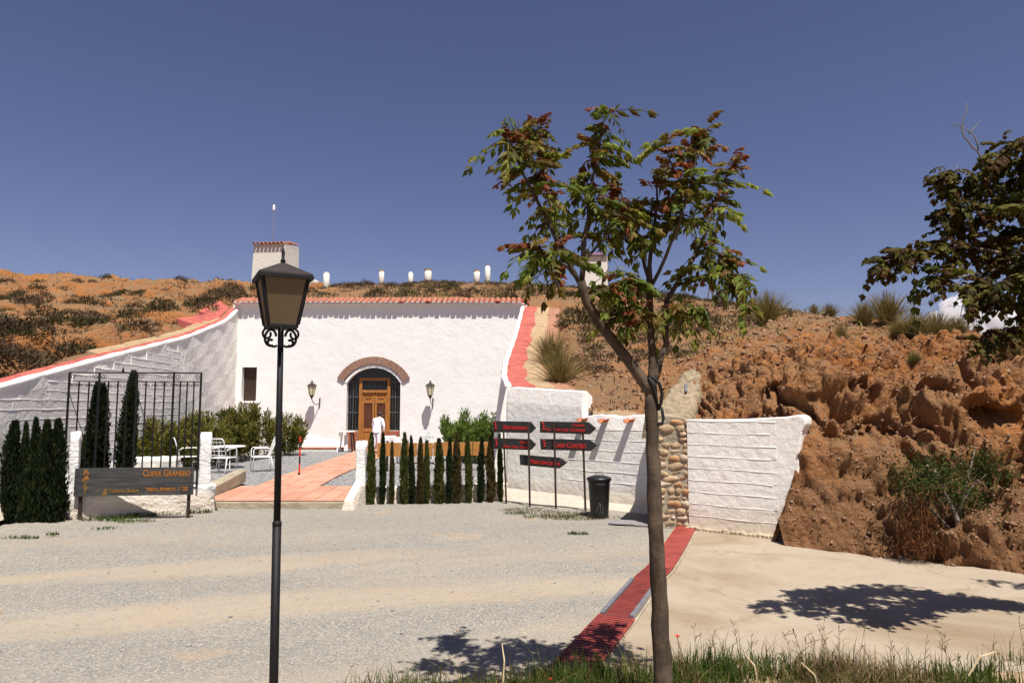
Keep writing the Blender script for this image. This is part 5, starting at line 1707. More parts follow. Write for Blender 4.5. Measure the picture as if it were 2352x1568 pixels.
# ================================================================== PERSON
def person():
    p_ = at(862, 1030, 27.3)
    pz_ = float(court_z(27.3)) + 0.025
    root = thing('person', 'person in white clothes with dark hair bending slightly at the door', 'person', (p_.x, 27.3, pz_), R(-8))
    root.rotation_euler = (R(-7), 0, R(-8))
    J = {'pel': ((0, 0, .94), .155), 'sp': ((0, .05, 1.14), .135), 'ch': ((0, .14, 1.34), .155), 'nk': ((0, .24, 1.46), .058), 'hd': ((0, .30, 1.56), .095), 'tp': ((0, .33, 1.67), .085),
         'ls': ((-.17, .14, 1.36), .075), 'le': ((-.25, .22, 1.10), .050), 'lw': ((-.14, .42, 1.02), .036), 'lp': ((-.11, .47, 1.01), .036),
         'rs': ((.17, .14, 1.36), .075), 're': ((.27, .05, 1.12), .050), 'rw': ((.26, .14, .90), .036), 'rp': ((.26, .16, .83), .036),
         'lh': ((-.085, 0, .88), .115), 'lk': ((-.09, .03, .48), .078), 'la': ((-.09, -.03, .08), .052), 'lt': ((-.09, .12, .04), .04),
         'rh': ((.085, 0, .88), .115), 'rk': ((.095, .06, .48), .078), 'ra': ((.10, .02, .08), .052), 'rt': ((.10, .17, .04), .04)}
    E = [('pel', 'sp'), ('sp', 'ch'), ('ch', 'nk'), ('nk', 'hd'), ('hd', 'tp'), ('ch', 'ls'), ('ls', 'le'), ('le', 'lw'), ('lw', 'lp'), ('ch', 'rs'), ('rs', 're'), ('re', 'rw'), ('rw', 'rp'),
         ('pel', 'lh'), ('lh', 'lk'), ('lk', 'la'), ('la', 'lt'), ('pel', 'rh'), ('rh', 'rk'), ('rk', 'ra'), ('ra', 'rt')]
    for h, dv, side in (('lp', Vector((.06, .07, -.01)), Vector((.0, .0, .02))), ('rp', Vector((0, .02, -.09)), Vector((0, .02, 0)))):
        b = Vector(J[h][0])
        for i in range(4):
            o = side * (i - 1.5)
            J[h + 'f%d' % i] = (tuple(b + o + dv * (0.5 + 0.05 * (1.5 - abs(i - 1.5)))), .010)
            J[h + 'g%d' % i] = (tuple(b + o + dv * (0.9 + 0.12 * (1.5 - abs(i - 1.5))) + Vector((0, .008, 0))), .008)
            E += [(h, h + 'f%d' % i), (h + 'f%d' % i, h + 'g%d' % i)]
        J[h + 't'] = (tuple(b + Vector((-.035 if h == 'rp' else .0, .03, .02))), .010)
        E.append((h, h + 't'))
    names = list(J)
    bm = bmesh.new()
    sk = bm.verts.layers.skin.verify()
    bv = {}
    for n_ in names:
        v = bm.verts.new(J[n_][0]); v[sk].radius = (J[n_][1], J[n_][1]); v[sk].use_root = (n_ == 'pel')
        bv[n_] = v
    for a, b in E: bm.edges.new((bv[a], bv[b]))
    me = bpy.data.meshes.new('body'); bm.to_mesh(me); bm.free()
    ob = bpy.data.objects.new('body_tmp', me); COL.objects.link(ob)
    m1 = ob.modifiers.new('s', 'SKIN'); m1.use_smooth_shade = True
    m2 = ob.modifiers.new('d', 'SUBSURF'); m2.levels = 2; m2.render_levels = 2
    bpy.context.view_layer.update()
    res = bpy.data.meshes.new_from_object(ob.evaluated_get(bpy.context.evaluated_depsgraph_get()))
    bpy.data.objects.remove(ob)
    res.materials.clear()
    for m_ in ('cloth_white', 'skin'): res.materials.append(M[m_])
    for pg in res.polygons:
        c = pg.center
        sk_ = c.z > 1.44 or (c.z < .93 and c.x > .19) or (c.y > .40 and c.z < 1.3) or (c.z < 0.055)
        pg.material_index = 1 if sk_ else 0
        pg.use_smooth = True
    body = put('body', res, root)
    # head details and hair
    hm_ = rock_mesh('hair', M['hair_dark'], 3, 3, 0.10)
    put('hair', hm_, root, (0, .285, 1.60), (R(-20), 0, 0), (.108, .115, .125))
    fm = MB()
    fm.lathe([(0.016, 0), (0.02, 0.02), (0.004, 0.05)], 8, (0, 0.405, 1.545))
    fm.build('nose', M['skin'], root, smooth=True)
    for s in (-1, 1):
        MB().lathe([(0.006, -0.02), (0.018, 0.0), (0.02, 0.015), (0.008, 0.035)], 8, (s * 0.098, 0.32, 1.55)).build('ear', M['skin'], root, smooth=True)
        MB().lathe([(0.002, -0.009), (0.010, 0), (0.002, 0.009)], 8, (s * 0.034, 0.395, 1.585)).build('eye', M['marker_black'], root)
    MB().box((0, 0.392, 1.51), (0.045, 0.012, 0.010)).build('mouth', M['brick_red'], root, bevel=0.003)
    # loose tunic hem over trousers
    vs, fs = [], []
    n_ = 20
    prof = [(0.185, 0.165, 0.84), (0.18, 0.16, 0.93), (0.165, 0.145, 1.04), (0.16, 0.14, 1.15)]
    for k_, (rx, ry, z) in enumerate(prof):
        for k in range(n_):
            a = 2 * math.pi * k / n_
            vs.append((rx * math.cos(a) * (1 + 0.03 * math.sin(a * 5 + k_)), ry * math.sin(a) + 0.02 + 0.04 * (z - 0.9), z))
    for i in range(len(prof) - 1):
        for k in range(n_):
            fs.append((i * n_ + k, i * n_ + (k + 1) % n_, (i + 1) * n_ + (k + 1) % n_, (i + 1) * n_ + k))
    MB().add(vs, fs).build('tunic', M['cloth_white'], root, smooth=True)
    return root
person()

# ================================================================== RED DRAIN
dr = thing('floor_drain', 'red painted metal floor drain strip crossing the yard to the stone pier', 'drain', (1.8, 9.4, 0))
DW = 0.36
segs = [(0, 1, 'red_drain', 0), (1, 2, 'red_drain', 0), (2, 3, 'red_drain', 1), (3, 4, 'red_drain_dark', 1), (4, 5, 'red_drain', 1), (5, 6, 'red_drain', 1)]
for i, j, mt, ribs in segs:
    a, b = Vector((*DRAIN[i], 0)), Vector((*DRAIN[j], 0))
    d = (b - a); L = d.length; d.normalize()
    nrm_ = Vector((d.y, -d.x, 0))
    ang = math.atan2(d.y, d.x)
    wdt = DW - (0.09 if i == 3 else 0.0) + (0.04 if i > 3 else 0)
    z0 = 0.045
    cpt = (a + b) / 2
    pl = MB().box((cpt.x, cpt.y, z0), (L - 0.02, wdt, 0.03), rz=ang).build('plate', M[mt], dr, world=True, bevel=0.004)
    if ribs:
        nr = int(L / 0.065)
        rm_ = MB().box((0, 0, 0), (0.014, wdt - 0.03, 0.010)).mesh('rib', M['red_drain_dark'] if i != 3 else M['red_drain'])
        for k in range(nr):
            p_ = a + d * ((k + 0.5) * L / nr)
            put('rib', rm_, pl, (p_.x - dr.location.x, p_.y - dr.location.y, z0 + 0.017), (0, 0, ang))
    if i == 3:
        for s in (-1, 1):
            c = cpt + nrm_ * s * (wdt / 2 + 0.028)
            MB().box((c.x, c.y, z0 + 0.012), (L - 0.04, 0.045, 0.05), rz=ang).build('edge_rail', M['grey_metal'], dr, world=True, bevel=0.004)
MB().prism([Vector((x - 0.23, y, -0.02)) for x, y in DRAIN] + [Vector((x + 0.23, y, -0.02)) for x, y in DRAIN[::-1]], (0, 0, 0.047)).build('drain_bed', M['cement'], dr, world=True)

# inspection covers near the bin
for k, (px, py, w_, lab_) in enumerate(((1430, 1199, 0.5, 'grey inspection cover in the ground near the rubbish bin'), (1484, 1203, 0.42, 'grey inspection cover in the ground next to the young tree trunk'))):
    p_ = gr(px, py, 0.02)
    o = MB().box((0, 0, 0), (w_, 0.42, 0.03)).build('inspection_cover', M['manhole'], None, bevel=0.006)
    o.location = (p_.x, p_.y, 0.022); o.rotation_euler = (0, 0, R(-18))
    tag(o, lab_, 'cover')

# ================================================================== ON THE HILL: tower, chimneys, far house
TY = 48.0
ta, tb2 = at(588, 600, TY), at(661, 600, TY)
tw = thing('roof_tower', 'square white tower with a red tile roof on the hilltop behind the street lamp', 'tower', ((ta.x + tb2.x) / 2 + 0.3, TY, 9.5), R(-7))
WT = (tb2.x - ta.x) * 1.02
ztp = at(620, 570, TY).z - 9.5
MB().prism([(-WT / 2 - 0.15, -WT / 2, -0.5), (WT / 2 + 0.15, -WT / 2, -0.5), (WT / 2, -WT / 2 + 0.05, ztp), (-WT / 2, -WT / 2 + 0.05, ztp)], (0, WT, 0)).build('tower_wall', M['chimney_white'], tw, bevel=0.05, seg=2, sub=0)
tm = half_tile(1.4, 0.12, 0.10).mesh('tower_tile', M['roof_tile'], smooth=True)
pgm = MB()
for i in range(8):
    x = -WT / 2 + WT * (i + 0.5) / 8
    tl_ = put('roof_tile', tm, tw, (x, -WT / 2 - 0.22, ztp + 0.02), (R(12), 0, rnd.uniform(-.03, .03)))
    put('roof_tile', tm, tw, (x, -WT / 2 + 0.95, ztp + 0.28), (R(6), 0, rnd.uniform(-.03, .03)))
MB().prism([(-WT / 2, -WT / 2 - 0.05, ztp), (-WT / 2, WT / 2, ztp), (-WT / 2, WT / 2, ztp + 0.30), (-WT / 2, -WT / 2, ztp + 0.03)], (WT, 0, 0)).build('roof_bed', M['chimney_white'], tw)
sw_ = MB().prism([(WT / 2 - 0.1, 0, -0.6), (WT / 2 + 2.0, 0, -0.6), (WT / 2 + 1.95, 0, 1.55), (WT / 2 - 0.1, 0, 2.35)], (0, 0.5, 0))
sw_.build('side_wall', M['chimney_white'], tw, bevel=0.04)
an = thing('antenna_mast', 'thin antenna mast rising behind the white hilltop tower', 'antenna', at3(626, 575, TY + 0.6))
hm2 = at(626, 484, TY + 0.6).z - an.location.z
MB().tube([(0, 0, -0.6), (0, 0, hm2)], 0.03, 6).build('mast', M['grey_metal'], an)
MB().lathe([(0.05, 0), (0.09, 0.05), (0.09, 0.38), (0.05, 0.43)], 8, (0, 0, hm2)).build('antenna_head', M['pot_white'], an)

chims = [(749, 626, 672, 7.5, 37.5, 'white chimney just right of the hilltop tower, its base lowest on the slope', 0),
         (876, 620, 650, 6.5, 43.0, 'slim white chimney standing alone left of the pair above the doorway', 1),
         (943, 625, 655, 6.0, 42.5, 'slimmer left one of the two white chimneys above the right wall lantern', 0),
         (983, 618, 655, 8.5, 42.5, 'widest white chimney with a dark clay rim on the ridge', 1),
         (1095, 620, 648, 7.5, 43.0, 'short white chimney left of the one with a metal pipe', 1),
         (1120, 611, 648, 6.5, 43.0, 'white chimney with a thin metal pipe on top', 2)]
for px, yt, yb, hw, Y, lab_, kind in chims:
    b = at(px, yb, Y); t_ = at(px, yt, Y)
    r_ = hw * Y / 1568
    zb_ = min(b.z, hill_z(b.x, Y)) - 0.15
    ch = thing('chimney', lab_, 'chimney', (b.x, Y, zb_), 0, 'white chimneys on the hill')
    Hc = t_.z - zb_
    MB().lathe([(r_ * 0.96, 0), (r_ * 0.95, Hc * 0.5), (r_ * 0.94, Hc - 0.08)], 14).build('stack', M['chimney_white'], ch, smooth=True)
    if kind == 1:
        MB().lathe([(r_ * 0.99, Hc - 0.10), (r_ * 1.0, Hc - 0.01), (r_ * 0.8, Hc)], 14).build('cap', M['tan_render'], ch)
    else:
        MB().lathe([(r_ * 0.94, Hc - 0.08), (r_ * 0.86, Hc - 0.03), (r_ * 0.55, Hc + 0.01)], 14).build('cap', M['chimney_white'], ch, smooth=True)
    if kind == 2:
        MB().tube([(0, 0, Hc - 0.02), (0, 0, Hc + 0.22)], 0.07, 8).build('pipe', M['grey_metal'], ch)
fh = thing('hilltop_house', 'small white house with a red tile roof on the ridge behind the young tree crown', 'house', (at(1366, 640, 58).x, 58, at(1366, 645, 58).z - 1.5))
wq = (at(1392, 620, 58).x - at(1340, 620, 58).x)
hq = at(1366, 594, 58).z - fh.location.z
MB().box((0, 0, hq / 2), (wq, 2.0, hq)).build('wall', M['chimney_white'], fh)
for i in range(8):
    put('roof_tile', tm, fh, (-wq / 2 + wq * (i + 0.5) / 8, -1.25, hq + 0.02), (R(14), 0, 0), (1.1, 1.6, 1))
MB().prism([(-wq / 2, -1.0, hq), (-wq / 2, 1.0, hq), (-wq / 2, 1.0, hq + 0.5)], (wq, 0, 0)).build('roof_bed', M['roof_tile'], fh)
MB().box((0.2, -1.01, hq * 0.62), (0.4, 0.06, 0.6)).build('window', M['dark_glass'], fh)

# pylons far off
def pylon(px, ytop, ybase, Y, label):
    b = at(px, ybase, Y); t_ = at(px, ytop, Y)
    p_ = thing('power_pylon', label, 'pylon', (b.x, Y, -2.0), 0, 'distant pylons')
    Hh = t_.z + 2.0
    w0 = Hh * 0.14
    def half(z): return w0 * (1 - z / Hh) + 0.06 * w0
    leg = MB()
    wv = 0.0008 * Y
    for sx, sy in crn:
        MB().bar((sx * half(0), sy * half(0), 0), (sx * half(Hh), sy * half(Hh), Hh), wv).build('leg', M['pylon_steel'], p_)
    lat = MB()
    n_ = 9
    for i in range(n_):
        za, zb_ = Hh * i / n_, Hh * (i + 1) / n_
        for k in range(4):
            a, b2 = crn[k], crn[(k + 1) % 4]
            lat.bar((a[0] * half(za), a[1] * half(za), za), (b2[0] * half(zb_), b2[1] * half(zb_), zb_), wv * 0.7)
            lat.bar((b2[0] * half(za), b2[1] * half(za), za), (a[0] * half(zb_), a[1] * half(zb_), zb_), wv * 0.7)
    o = lat.build('lattice', M['pylon_steel'], p_); o['kind'] = 'stuff'
    for z in (0.72, 0.84, 0.95):
        MB().bar((-w0 * 1.1, 0, Hh * z), (w0 * 1.1, 0, Hh * z), wv).build('cross_arm', M['pylon_steel'], p_)
pylon(2222, 690, 790, 240, 'lattice power pylon in front of the cloud at the right')
pylon(1634, 655, 700, 320, 'tiny lattice power pylon just right of the young tree crown')

# cloud low at the right
def cloud():
    c0 = at(2260, 770, 2600)
    bm = bmesh.new()
    rc = random.Random(5)
    S = 2600 / 1568
    puffs = [(2150, 740, 26), (2180, 725, 34), (2215, 712, 36), (2250, 722, 38), (2290, 735, 40), (2330, 750, 45), (2380, 760, 55), (2450, 770, 60), (2180, 770, 40), (2240, 775, 48), (2310, 790, 50), (2400, 810, 60), (2130, 765, 20), (2540, 790, 60)]
    for _ in range(70):
        a, b_, r0 = rc.choice(puffs[:14])
        an_ = rc.uniform(0, 6.283)
        puffs.append((a + r0 * .9 * math.cos(an_), b_ - abs(r0 * .8 * math.sin(an_)), r0 * rc.uniform(.15, .4)))
    for px, py, r_ in puffs:
        c = at(px, py, 2600)
        m_ = Matrix.Translation(Vector((c.x - c0.x, rc.uniform(-60, 60), c.z - c0.z))) @ Matrix.Scale(r_ * S, 4)
        bmesh.ops.create_icosphere(bm, subdivisions=4 if r_ > 18 else 3, radius=1, matrix=m_)
    V = np.array([v.co[:] for v in bm.verts])
    bm.normal_update()
    d = 10 * fbm(V * 0.03, 5)
    for v, k in zip(bm.verts, d): v.co += v.normal * float(k)
    me = bpy.data.meshes.new('cloud'); bm.to_mesh(me); bm.free()
    me.materials.append(M['cloud_white'])
    me.polygons.foreach_set('use_smooth', [True] * len(me.polygons))
    o = put('cloud', me, None, c0)
    tag(o, 'white cumulus cloud low on the horizon behind the right tree', 'cloud')
cloud()
# ================================================================== PLANTS
def quads_mesh(name, C, U, Wd, mat, fold=None):
    """leaf quads: centre C, half length vec U, half width vec Wd -> rhombus leaves"""
    n = len(C)
    V = np.empty((n, 4, 3))
    V[:, 0] = C - U
    V[:, 1] = C + Wd - U * 0.1
    V[:, 2] = C + U
    V[:, 3] = C - Wd - U * 0.1
    F = np.arange(n * 4).reshape(n, 4)
    return np_mesh(name, V.reshape(-1, 3), F, mat, False)

def unit(a): return a / np.maximum(1e-9, np.linalg.norm(a, axis=1))[:, None]

def cypress_mesh(name, h, r, mat, seed, n=2600, ragged=0.22, sp=0.05):
    g = np.random.default_rng(seed)
    t = g.random(n) ** 0.85
    prof = np.where(t < 0.12, 0.72 + t * 2.3, 1.0 - 0.15 * (t - 0.12)) * np.where(t > 0.55, np.sqrt(np.clip((1.0 - t) / 0.45, 0, 1)) * 0.92 + 0.08, 1)
    a = g.random(n) * 2 * np.pi
    lump = 1 + ragged * np.sin(a * 3 + t * 9 + seed) + ragged * g.normal(0, 0.75, n)
    rr = r * prof * lump * np.sqrt(0.35 + 0.65 * g.random(n))
    C = np.stack([rr * np.cos(a), rr * np.sin(a), t * h], 1)
    up = np.stack([np.cos(a) * 0.35 + g.normal(0, .25, n), np.sin(a) * 0.35 + g.normal(0, .25, n), np.ones(n)], 1)
    U = unit(up) * (sp * g.uniform(0.7, 1.7, n))[:, None]
    side = unit(np.cross(U, g.normal(0, 1, (n, 3))))
    W = side * (sp * 0.30 * g.uniform(0.7, 1.4, n))[:, None]
    return quads_mesh(name, C, U, W, mat)

def core_mesh(name, h, r, mat, seed):
    m = MB()
    pts = [(r * 0.45, 0.02 * h), (r * 0.62, 0.2 * h), (r * 0.64, 0.55 * h), (r * 0.36, 0.8 * h), (0.01, 0.92 * h)]
    m.lathe(pts, 9)
    return m.mesh(name, mat, smooth=True)

stem_me = MB().tube([(0, 0, -0.05), (0, 0, 0.25)], 0.02, 6).mesh('trunk', M['bark_young'])
def make_cypress(kind, variants, h, r, mat):
    return [(cypress_mesh('foliage', h, r, M[mat], 30 + i + len(kind), 2600 if h < 2.5 else 4200), core_mesh('core', h, r, M[mat], i)) for i in range(variants)]
leafmat('cypress_brown', [(0.020, 0.020, 0.006), (0.055, 0.045, 0.014), (0.10, 0.055, 0.022)], 0.8, 0.12, 0.1, False, 7.0)
cyA = make_cypress('a', 3, 1.40, 0.105, 'cypress_olive') + make_cypress('dddd', 2, 1.40, 0.105, 'cypress_brown') + make_cypress('eeeeee', 2, 1.40, 0.105, 'cypress_dark')
cyB = make_cypress('bb', 3, 1.95, 0.145, 'cypress_dark')
cyC = make_cypress('ccc', 2, 3.0, 0.165, 'cypress_dark')
def place_cypress(fam, x, y, z, sx, sz, label, group, i):
    f, c = fam[i % len(fam)]
    t_ = thing('cypress', label, 'cypress', (x, y, z), rnd.uniform(0, 6.28), group)
    t_.rotation_euler = (rnd.gauss(0, .022), rnd.gauss(0, .022), rnd.uniform(0, 6.28))
    put('foliage', f, t_, None, None, (sx, sx, sz))
    put('inner_foliage', c, t_, None, None, (sx, sx, sz))
    put('trunk', stem_me, t_)
    return t_
row = [(852, 70, 1003), (878, 62, 1004), (900, 42, 1012), (928, 80, 1006), (947, 52, 1012), (966, 58, 1010), (981, 55, 1008), (1009, 82, 1006), (1031, 52, 1010), (1050, 84, 1008), (1078, 70, 1006), (1103, 60, 1006), (1128, 70, 1005), (1150, 55, 1008)]
ordn = ['first', 'second', 'third', 'fourth', 'fifth', 'sixth', 'seventh', 'eighth', 'ninth', 'tenth', 'eleventh', 'twelfth', 'thirteenth', 'last']
for i, (px, w_, yt) in enumerate(row):
    Y = 16.05 + (px - 852) / 298 * 0.75
    p_ = at(px, 1140, Y)
    zb_ = 0.0
    hgt = (at(px, yt, Y).z - zb_) * rnd.uniform(0.95, 1.10)
    rad = w_ / 3.408 * 0.9408 / 2 / (1568 / Y) * 0.84 * rnd.uniform(.85, 1.1)
    if i == 0: lb_ = 'slim cypress touching the right pillar, first of the row'
    elif i == 13: lb_ = 'slim cypress right at the leftmost arrow signpost, last of the row'
    else: lb_ = '%s slim cypress from the right pillar in the garden row' % ordn[i]
    place_cypress(cyA, p_.x, Y, zb_, rad / 0.105, hgt / 1.40, lb_, 'slim cypresses in the garden row', (i * 5) % 7)
leftrow = [(-48, 55, 985), (17, 52, 968), (52, 30, 972), (76, 36, 962), (103, 44, 966), (127, 52, 964)]
labs = ['dark cypress cut off by the left picture edge', 'thick dark cypress at the left edge of the front row', 'thinnest dark cypress of the front left row', 'tallest pointed dark cypress in the front left row', 'dark cypress second from the left pillar in the front row', 'dark cypress touching the left pillar in the front row']
for i, (px, w_, yt) in enumerate(leftrow):
    Y = 13.55 + 0.15 * i / 5
    p_ = at(px, 1192, Y)
    hgt = at(px, yt, Y).z
    place_cypress(cyB, p_.x, Y, 0.0, w_ / 2 / (1568 / Y) * 0.74 / 0.145, hgt / 1.95, labs[i], 'dark cypresses in the front left row', i)
for i, (px, yt, w_, lb_) in enumerate(((203, 878, 34, 'tall dark cypress leftmost behind the iron grille'), (228, 882, 36, 'tall dark cypress second from left behind the iron grille'), (281, 852, 40, 'tallest dark cypress poking above the iron grille'))):
    Y = 15.6
    p_ = at(px, 1100, Y)
    z0 = float(court_z(Y)) - 0.05
    place_cypress(cyC, p_.x, Y, z0, w_ / 2 / (1568 / Y) / 0.165, (at(px, yt, Y).z - z0) / 3.0, lb_, 'tall cypresses behind the grille', i)

# ---- oleander bushes
def bush_mesh(name, rx, ry, h, mat, seed, n=2600, leaf=0.085, shoots=16):
    g = np.random.default_rng(seed)
    C, U = [], []
    k = n // shoots
    for s in range(shoots):
        a = g.random() * 2 * np.pi
        q = np.sqrt(g.random())
        top = np.array([rx * q * np.cos(a), ry * q * np.sin(a), h * (0.62 + 0.42 * g.random()) * (1 - 0.30 * q * q)])
        bot = np.array([top[0] * 0.35, top[1] * 0.35, 0.0])
        mid = bot * 0.4 + top * 0.6 + np.array([top[0] * .25, top[1] * .25, 0])
        t = g.random(k) ** 0.7
        t = 0.12 + 0.88 * t
        p = (1 - t)[:, None] ** 2 * bot + 2 * (t * (1 - t))[:, None] * mid + (t ** 2)[:, None] * top
        off = unit(g.normal(0, 1, (k, 3)))
        u = unit(off * 0.8 + np.array([0, 0, 0.8]) + g.normal(0, .2, (k, 3)))
        C.append(p + off * (0.05 + 0.10 * g.random(k))[:, None] + u * leaf * 0.5)
        U.append(u * (leaf * g.uniform(0.55, 1.15, k))[:, None])
    C = np.concatenate(C); U = np.concatenate(U)
    W = unit(np.cross(U, g.normal(0, 1, U.shape))) * (leaf * 0.20)
    C[:, 2] = np.maximum(C[:, 2], 0.02)
    return quads_mesh(name, C, U, W, mat)
bst = MB()
for k in range(7):
    a = k * 0.9
    bst.tube([(0.05 * math.cos(a), 0.05 * math.sin(a), -0.05), (0.25 * math.cos(a), 0.25 * math.sin(a), 0.7)], [0.018, 0.01], 5)
bst_me = bst.mesh('stem', M['bark_young'])
bushes = [(165, 985, 16.6, 0.5, 0.9, 'oleander', 'oleander bush beside the left end of the iron grille'),
          (262, 975, 19.6, 0.8, 1.45, 'oleander', 'oleander bush behind the three tall cypresses'),
          (345, 960, 20.6, 0.8, 1.55, 'oleander', 'oleander bush behind the pale plastered block'),
          (415, 955, 21.6, 0.8, 1.7, 'oleander', 'oleander bush behind the right end of the iron grille'),
          (470, 950, 22.8, 0.85, 1.75, 'oleander', 'oleander bush behind the square garden pillar'),
          (525, 920, 24.2, 0.85, 1.95, 'oleander', 'oleander bush with the tallest shoot behind the garden table'),
          (585, 935, 25.4, 1.0, 1.9, 'oleander', 'wide yellowish oleander bush below the shuttered window'),
          (660, 945, 27.0, 0.75, 1.75, 'oleander', 'oleander bush behind the street lamp post at the house corner'),
          (1062, 945, 24.6, 0.75, 1.5, 'oleander_bright', 'bright green oleander bush left of the pair beside the arrow signs'),
          (1118, 948, 23.8, 0.75, 1.5, 'oleander_bright', 'bright green oleander bush just behind the upper left arrow sign')]
for i, (px, yt, Y, rx, h_, mt, lb_) in enumerate(bushes):
    p_ = at(px, 1000, Y)
    z0 = float(court_z(Y))
    hgt = at(px, yt, Y).z - z0
    t_ = thing('oleander_bush', lb_, 'bush', (p_.x, Y, z0 - 0.03), 0, 'oleander bushes in the courtyard')
    put('foliage', bush_mesh('foliage', rx * 1.1, rx * 0.9, hgt * 1.03, M[mt], 50 + i, 5200, 0.105, 26), t_)
    put('stem', bst_me, t_)
pv = bush_mesh('foliage', 0.10, 0.10, 0.18, M['oleander_bright'], 99, 120, 0.05, 8)
put('foliage', pv, pt_, (0, 0, 0.18))

# ---- grass and weeds
def blades(name, X, Y, Z, h, w, mat, lean=0.45, seed=0):
    g = np.random.default_rng(seed)
    n = len(X)
    a = g.random(n) * 2 * np.pi
    le = np.abs(g.normal(0, lean, n))
    dx, dy = np.cos(a) * le, np.sin(a) * le
    b = g.random(n) * np.pi
    wx, wy = np.cos(b) * w, np.sin(b) * w
    base = np.stack([X, Y, Z], 1)
    side = np.stack([wx, wy, np.zeros(n)], 1)
    mid = base + np.stack([dx * h * 0.35, dy * h * 0.35, h * 0.6], 1)
    tip = base + np.stack([dx * h, dy * h, h * np.sqrt(np.clip(1 - 0.4 * le, 0.2, 1))], 1)
    V = np.stack([base - side, base + side, mid + side * 0.7, mid - side * 0.7, tip], 1).reshape(-1, 3)
    k = np.arange(n)[:, None] * 5
    F = np.concatenate([k + np.array([[0, 1, 2]]), k + np.array([[0, 2, 3]]), k + np.array([[3, 2, 4]])])
    return np_mesh(name, V, F, mat, False)

VERGE = [(-1.75, 4.0), (-1.55, 5.35), (-0.9, 5.75), (-0.2, 6.05), (0.55, 6.22), (1.5, 6.3), (2.4, 6.42), (3.5, 6.38), (5.2, 6.40), (8.5, 6.5), (8.5, 4.0)]
def verge_z(x, y):
    e = np.interp(x, [p[0] for p in VERGE[1:10]], [p[1] for p in VERGE[1:10]])
    p = np.stack([x, y, x * 0], 1)
    edge = e - y + 0.12 * fbm(p * 1.8, 3)
    return -0.04 + 0.13 * sstep(-0.05, 0.7, edge) * sstep(-1.85, -1.0, x) + 0.03 * fbm(p * 3, 4) * sstep(0, .4, edge)
sheet('verge', -2.2, 9.0, 3.6, 6.7, 0.05, verge_z, M['earth'])

def scatter(poly, n, seed):
    g = np.random.default_rng(seed)
    xs = [p[0] for p in poly]; ys = [p[1] for p in poly]
    X = g.uniform(min(xs), max(xs), n); Y = g.uniform(min(ys), max(ys), n)
    k = in_poly(X, Y, poly)
    return X[k], Y[k]
X, Y = scatter(VERGE, 90000, 1)
dens = fbm(np.stack([X, Y, X * 0], 1) * 1.1 + 4, 3)
d2 = fbm(np.stack([X, Y, X * 0], 1) * 0.7 + 31, 3)
edgeN = np.interp(X, [p[0] for p in VERGE[1:10]], [p[1] for p in VERGE[1:10]]) - Y
gg = np.random.default_rng(2)
keep = (dens + gg.normal(0, .22, len(X)) > -0.05) & (edgeN + gg.normal(0, .12, len(X)) > 0.0) & ((X > -0.5) | (dens > 0.1))
X, Y, dens, d2 = X[keep], Y[keep], dens[keep], d2[keep]
green = d2 + gg.normal(0, .35, len(X)) > -0.42
hh_ = np.clip(gg.gamma(4.0, 0.030, len(X)) * (1.0 + 0.6 * np.clip(dens, -0.5, 1)), 0.03, 0.40)
Z = verge_z(X, Y) - 0.01
tag(put('grass', blades('grass', X[green], Y[green], Z[green], hh_[green], 0.0042, M['grass_green'], 0.5, 3)), 'rough green grass on the roadside verge in the foreground', 'grass', kind='stuff')
dk_ = ~green
tag(put('dry_grass', blades('dry_grass', X[dk_], Y[dk_], Z[dk_], hh_[dk_] * 0.95, 0.0038, M['grass_dry'], 0.7, 4)), 'dry straw coloured grass mixed into the foreground verge', 'grass', kind='stuff')

def weed_patch(label, pts, n, h, mat, seed, name='weeds', w=0.006):
    g = np.random.default_rng(seed)
    XX, YY, ZZ = [], [], []
    for (x, y, r, z) in pts:
        a = g.random(n) * 6.283; q = r * np.sqrt(g.random(n))
        XX.append(x + q * np.cos(a) * 1.6); YY.append(y + q * np.sin(a) * 0.7); ZZ.append(np.full(n, z))
    XX, YY, ZZ = map(np.concatenate, (XX, YY, ZZ))
    hh = h * g.uniform(0.4, 1.3, len(XX))
    o = put(name, blades(name, XX, YY, ZZ, hh, w, M[mat], 0.7, seed))
    return tag(o, label, 'weeds', kind='stuff')
def gp(px, py, r): 
    p_ = gr(px, py, 0.0); return (p_.x, p_.y, r, 0.0)
weed_patch('low green weeds at the foot of the arrow signposts', [gp(1205, 1172, .3), gp(1240, 1178, .35), gp(1290, 1185, .4), gp(1330, 1190, .4), gp(1350, 1180, .3), gp(1190, 1180, .2), gp(1328, 1228, .12), gp(1262, 1188, .35)], 170, 0.07, 'grass_green', 11)
weed_patch('dry straw weeds at the foot of the arrow signposts', [gp(1215, 1174, .4), gp(1270, 1182, .5), gp(1335, 1188, .5)], 260, 0.06, 'grass_dry', 15)
weed_patch('green and yellow weeds along the foot of the white garden wall', [gp(270, 1188, .3), gp(310, 1184, .3), gp(360, 1180, .3), gp(410, 1176, .3), gp(455, 1176, .2), gp(235, 1196, .3), gp(300, 1200, .3)], 260, 0.10, 'grass_green', 12)
weed_patch('dry rusty weeds at the foot of the front left cypresses', [gp(150, 1192, .2), gp(60, 1196, .2), gp(110, 1194, .3), gp(185, 1190, .2), gp(480, 1172, .12)], 200, 0.09, 'grass_dry', 13)
weed_patch('small green weed clumps on the gravel at the left', [gp(38, 1235, .16), gp(120, 1228, .08), gp(70, 1236, .1), gp(240, 1215, .16), gp(560, 1110, .12), gp(770, 1112, .12)], 70, 0.06, 'grass_green', 14)
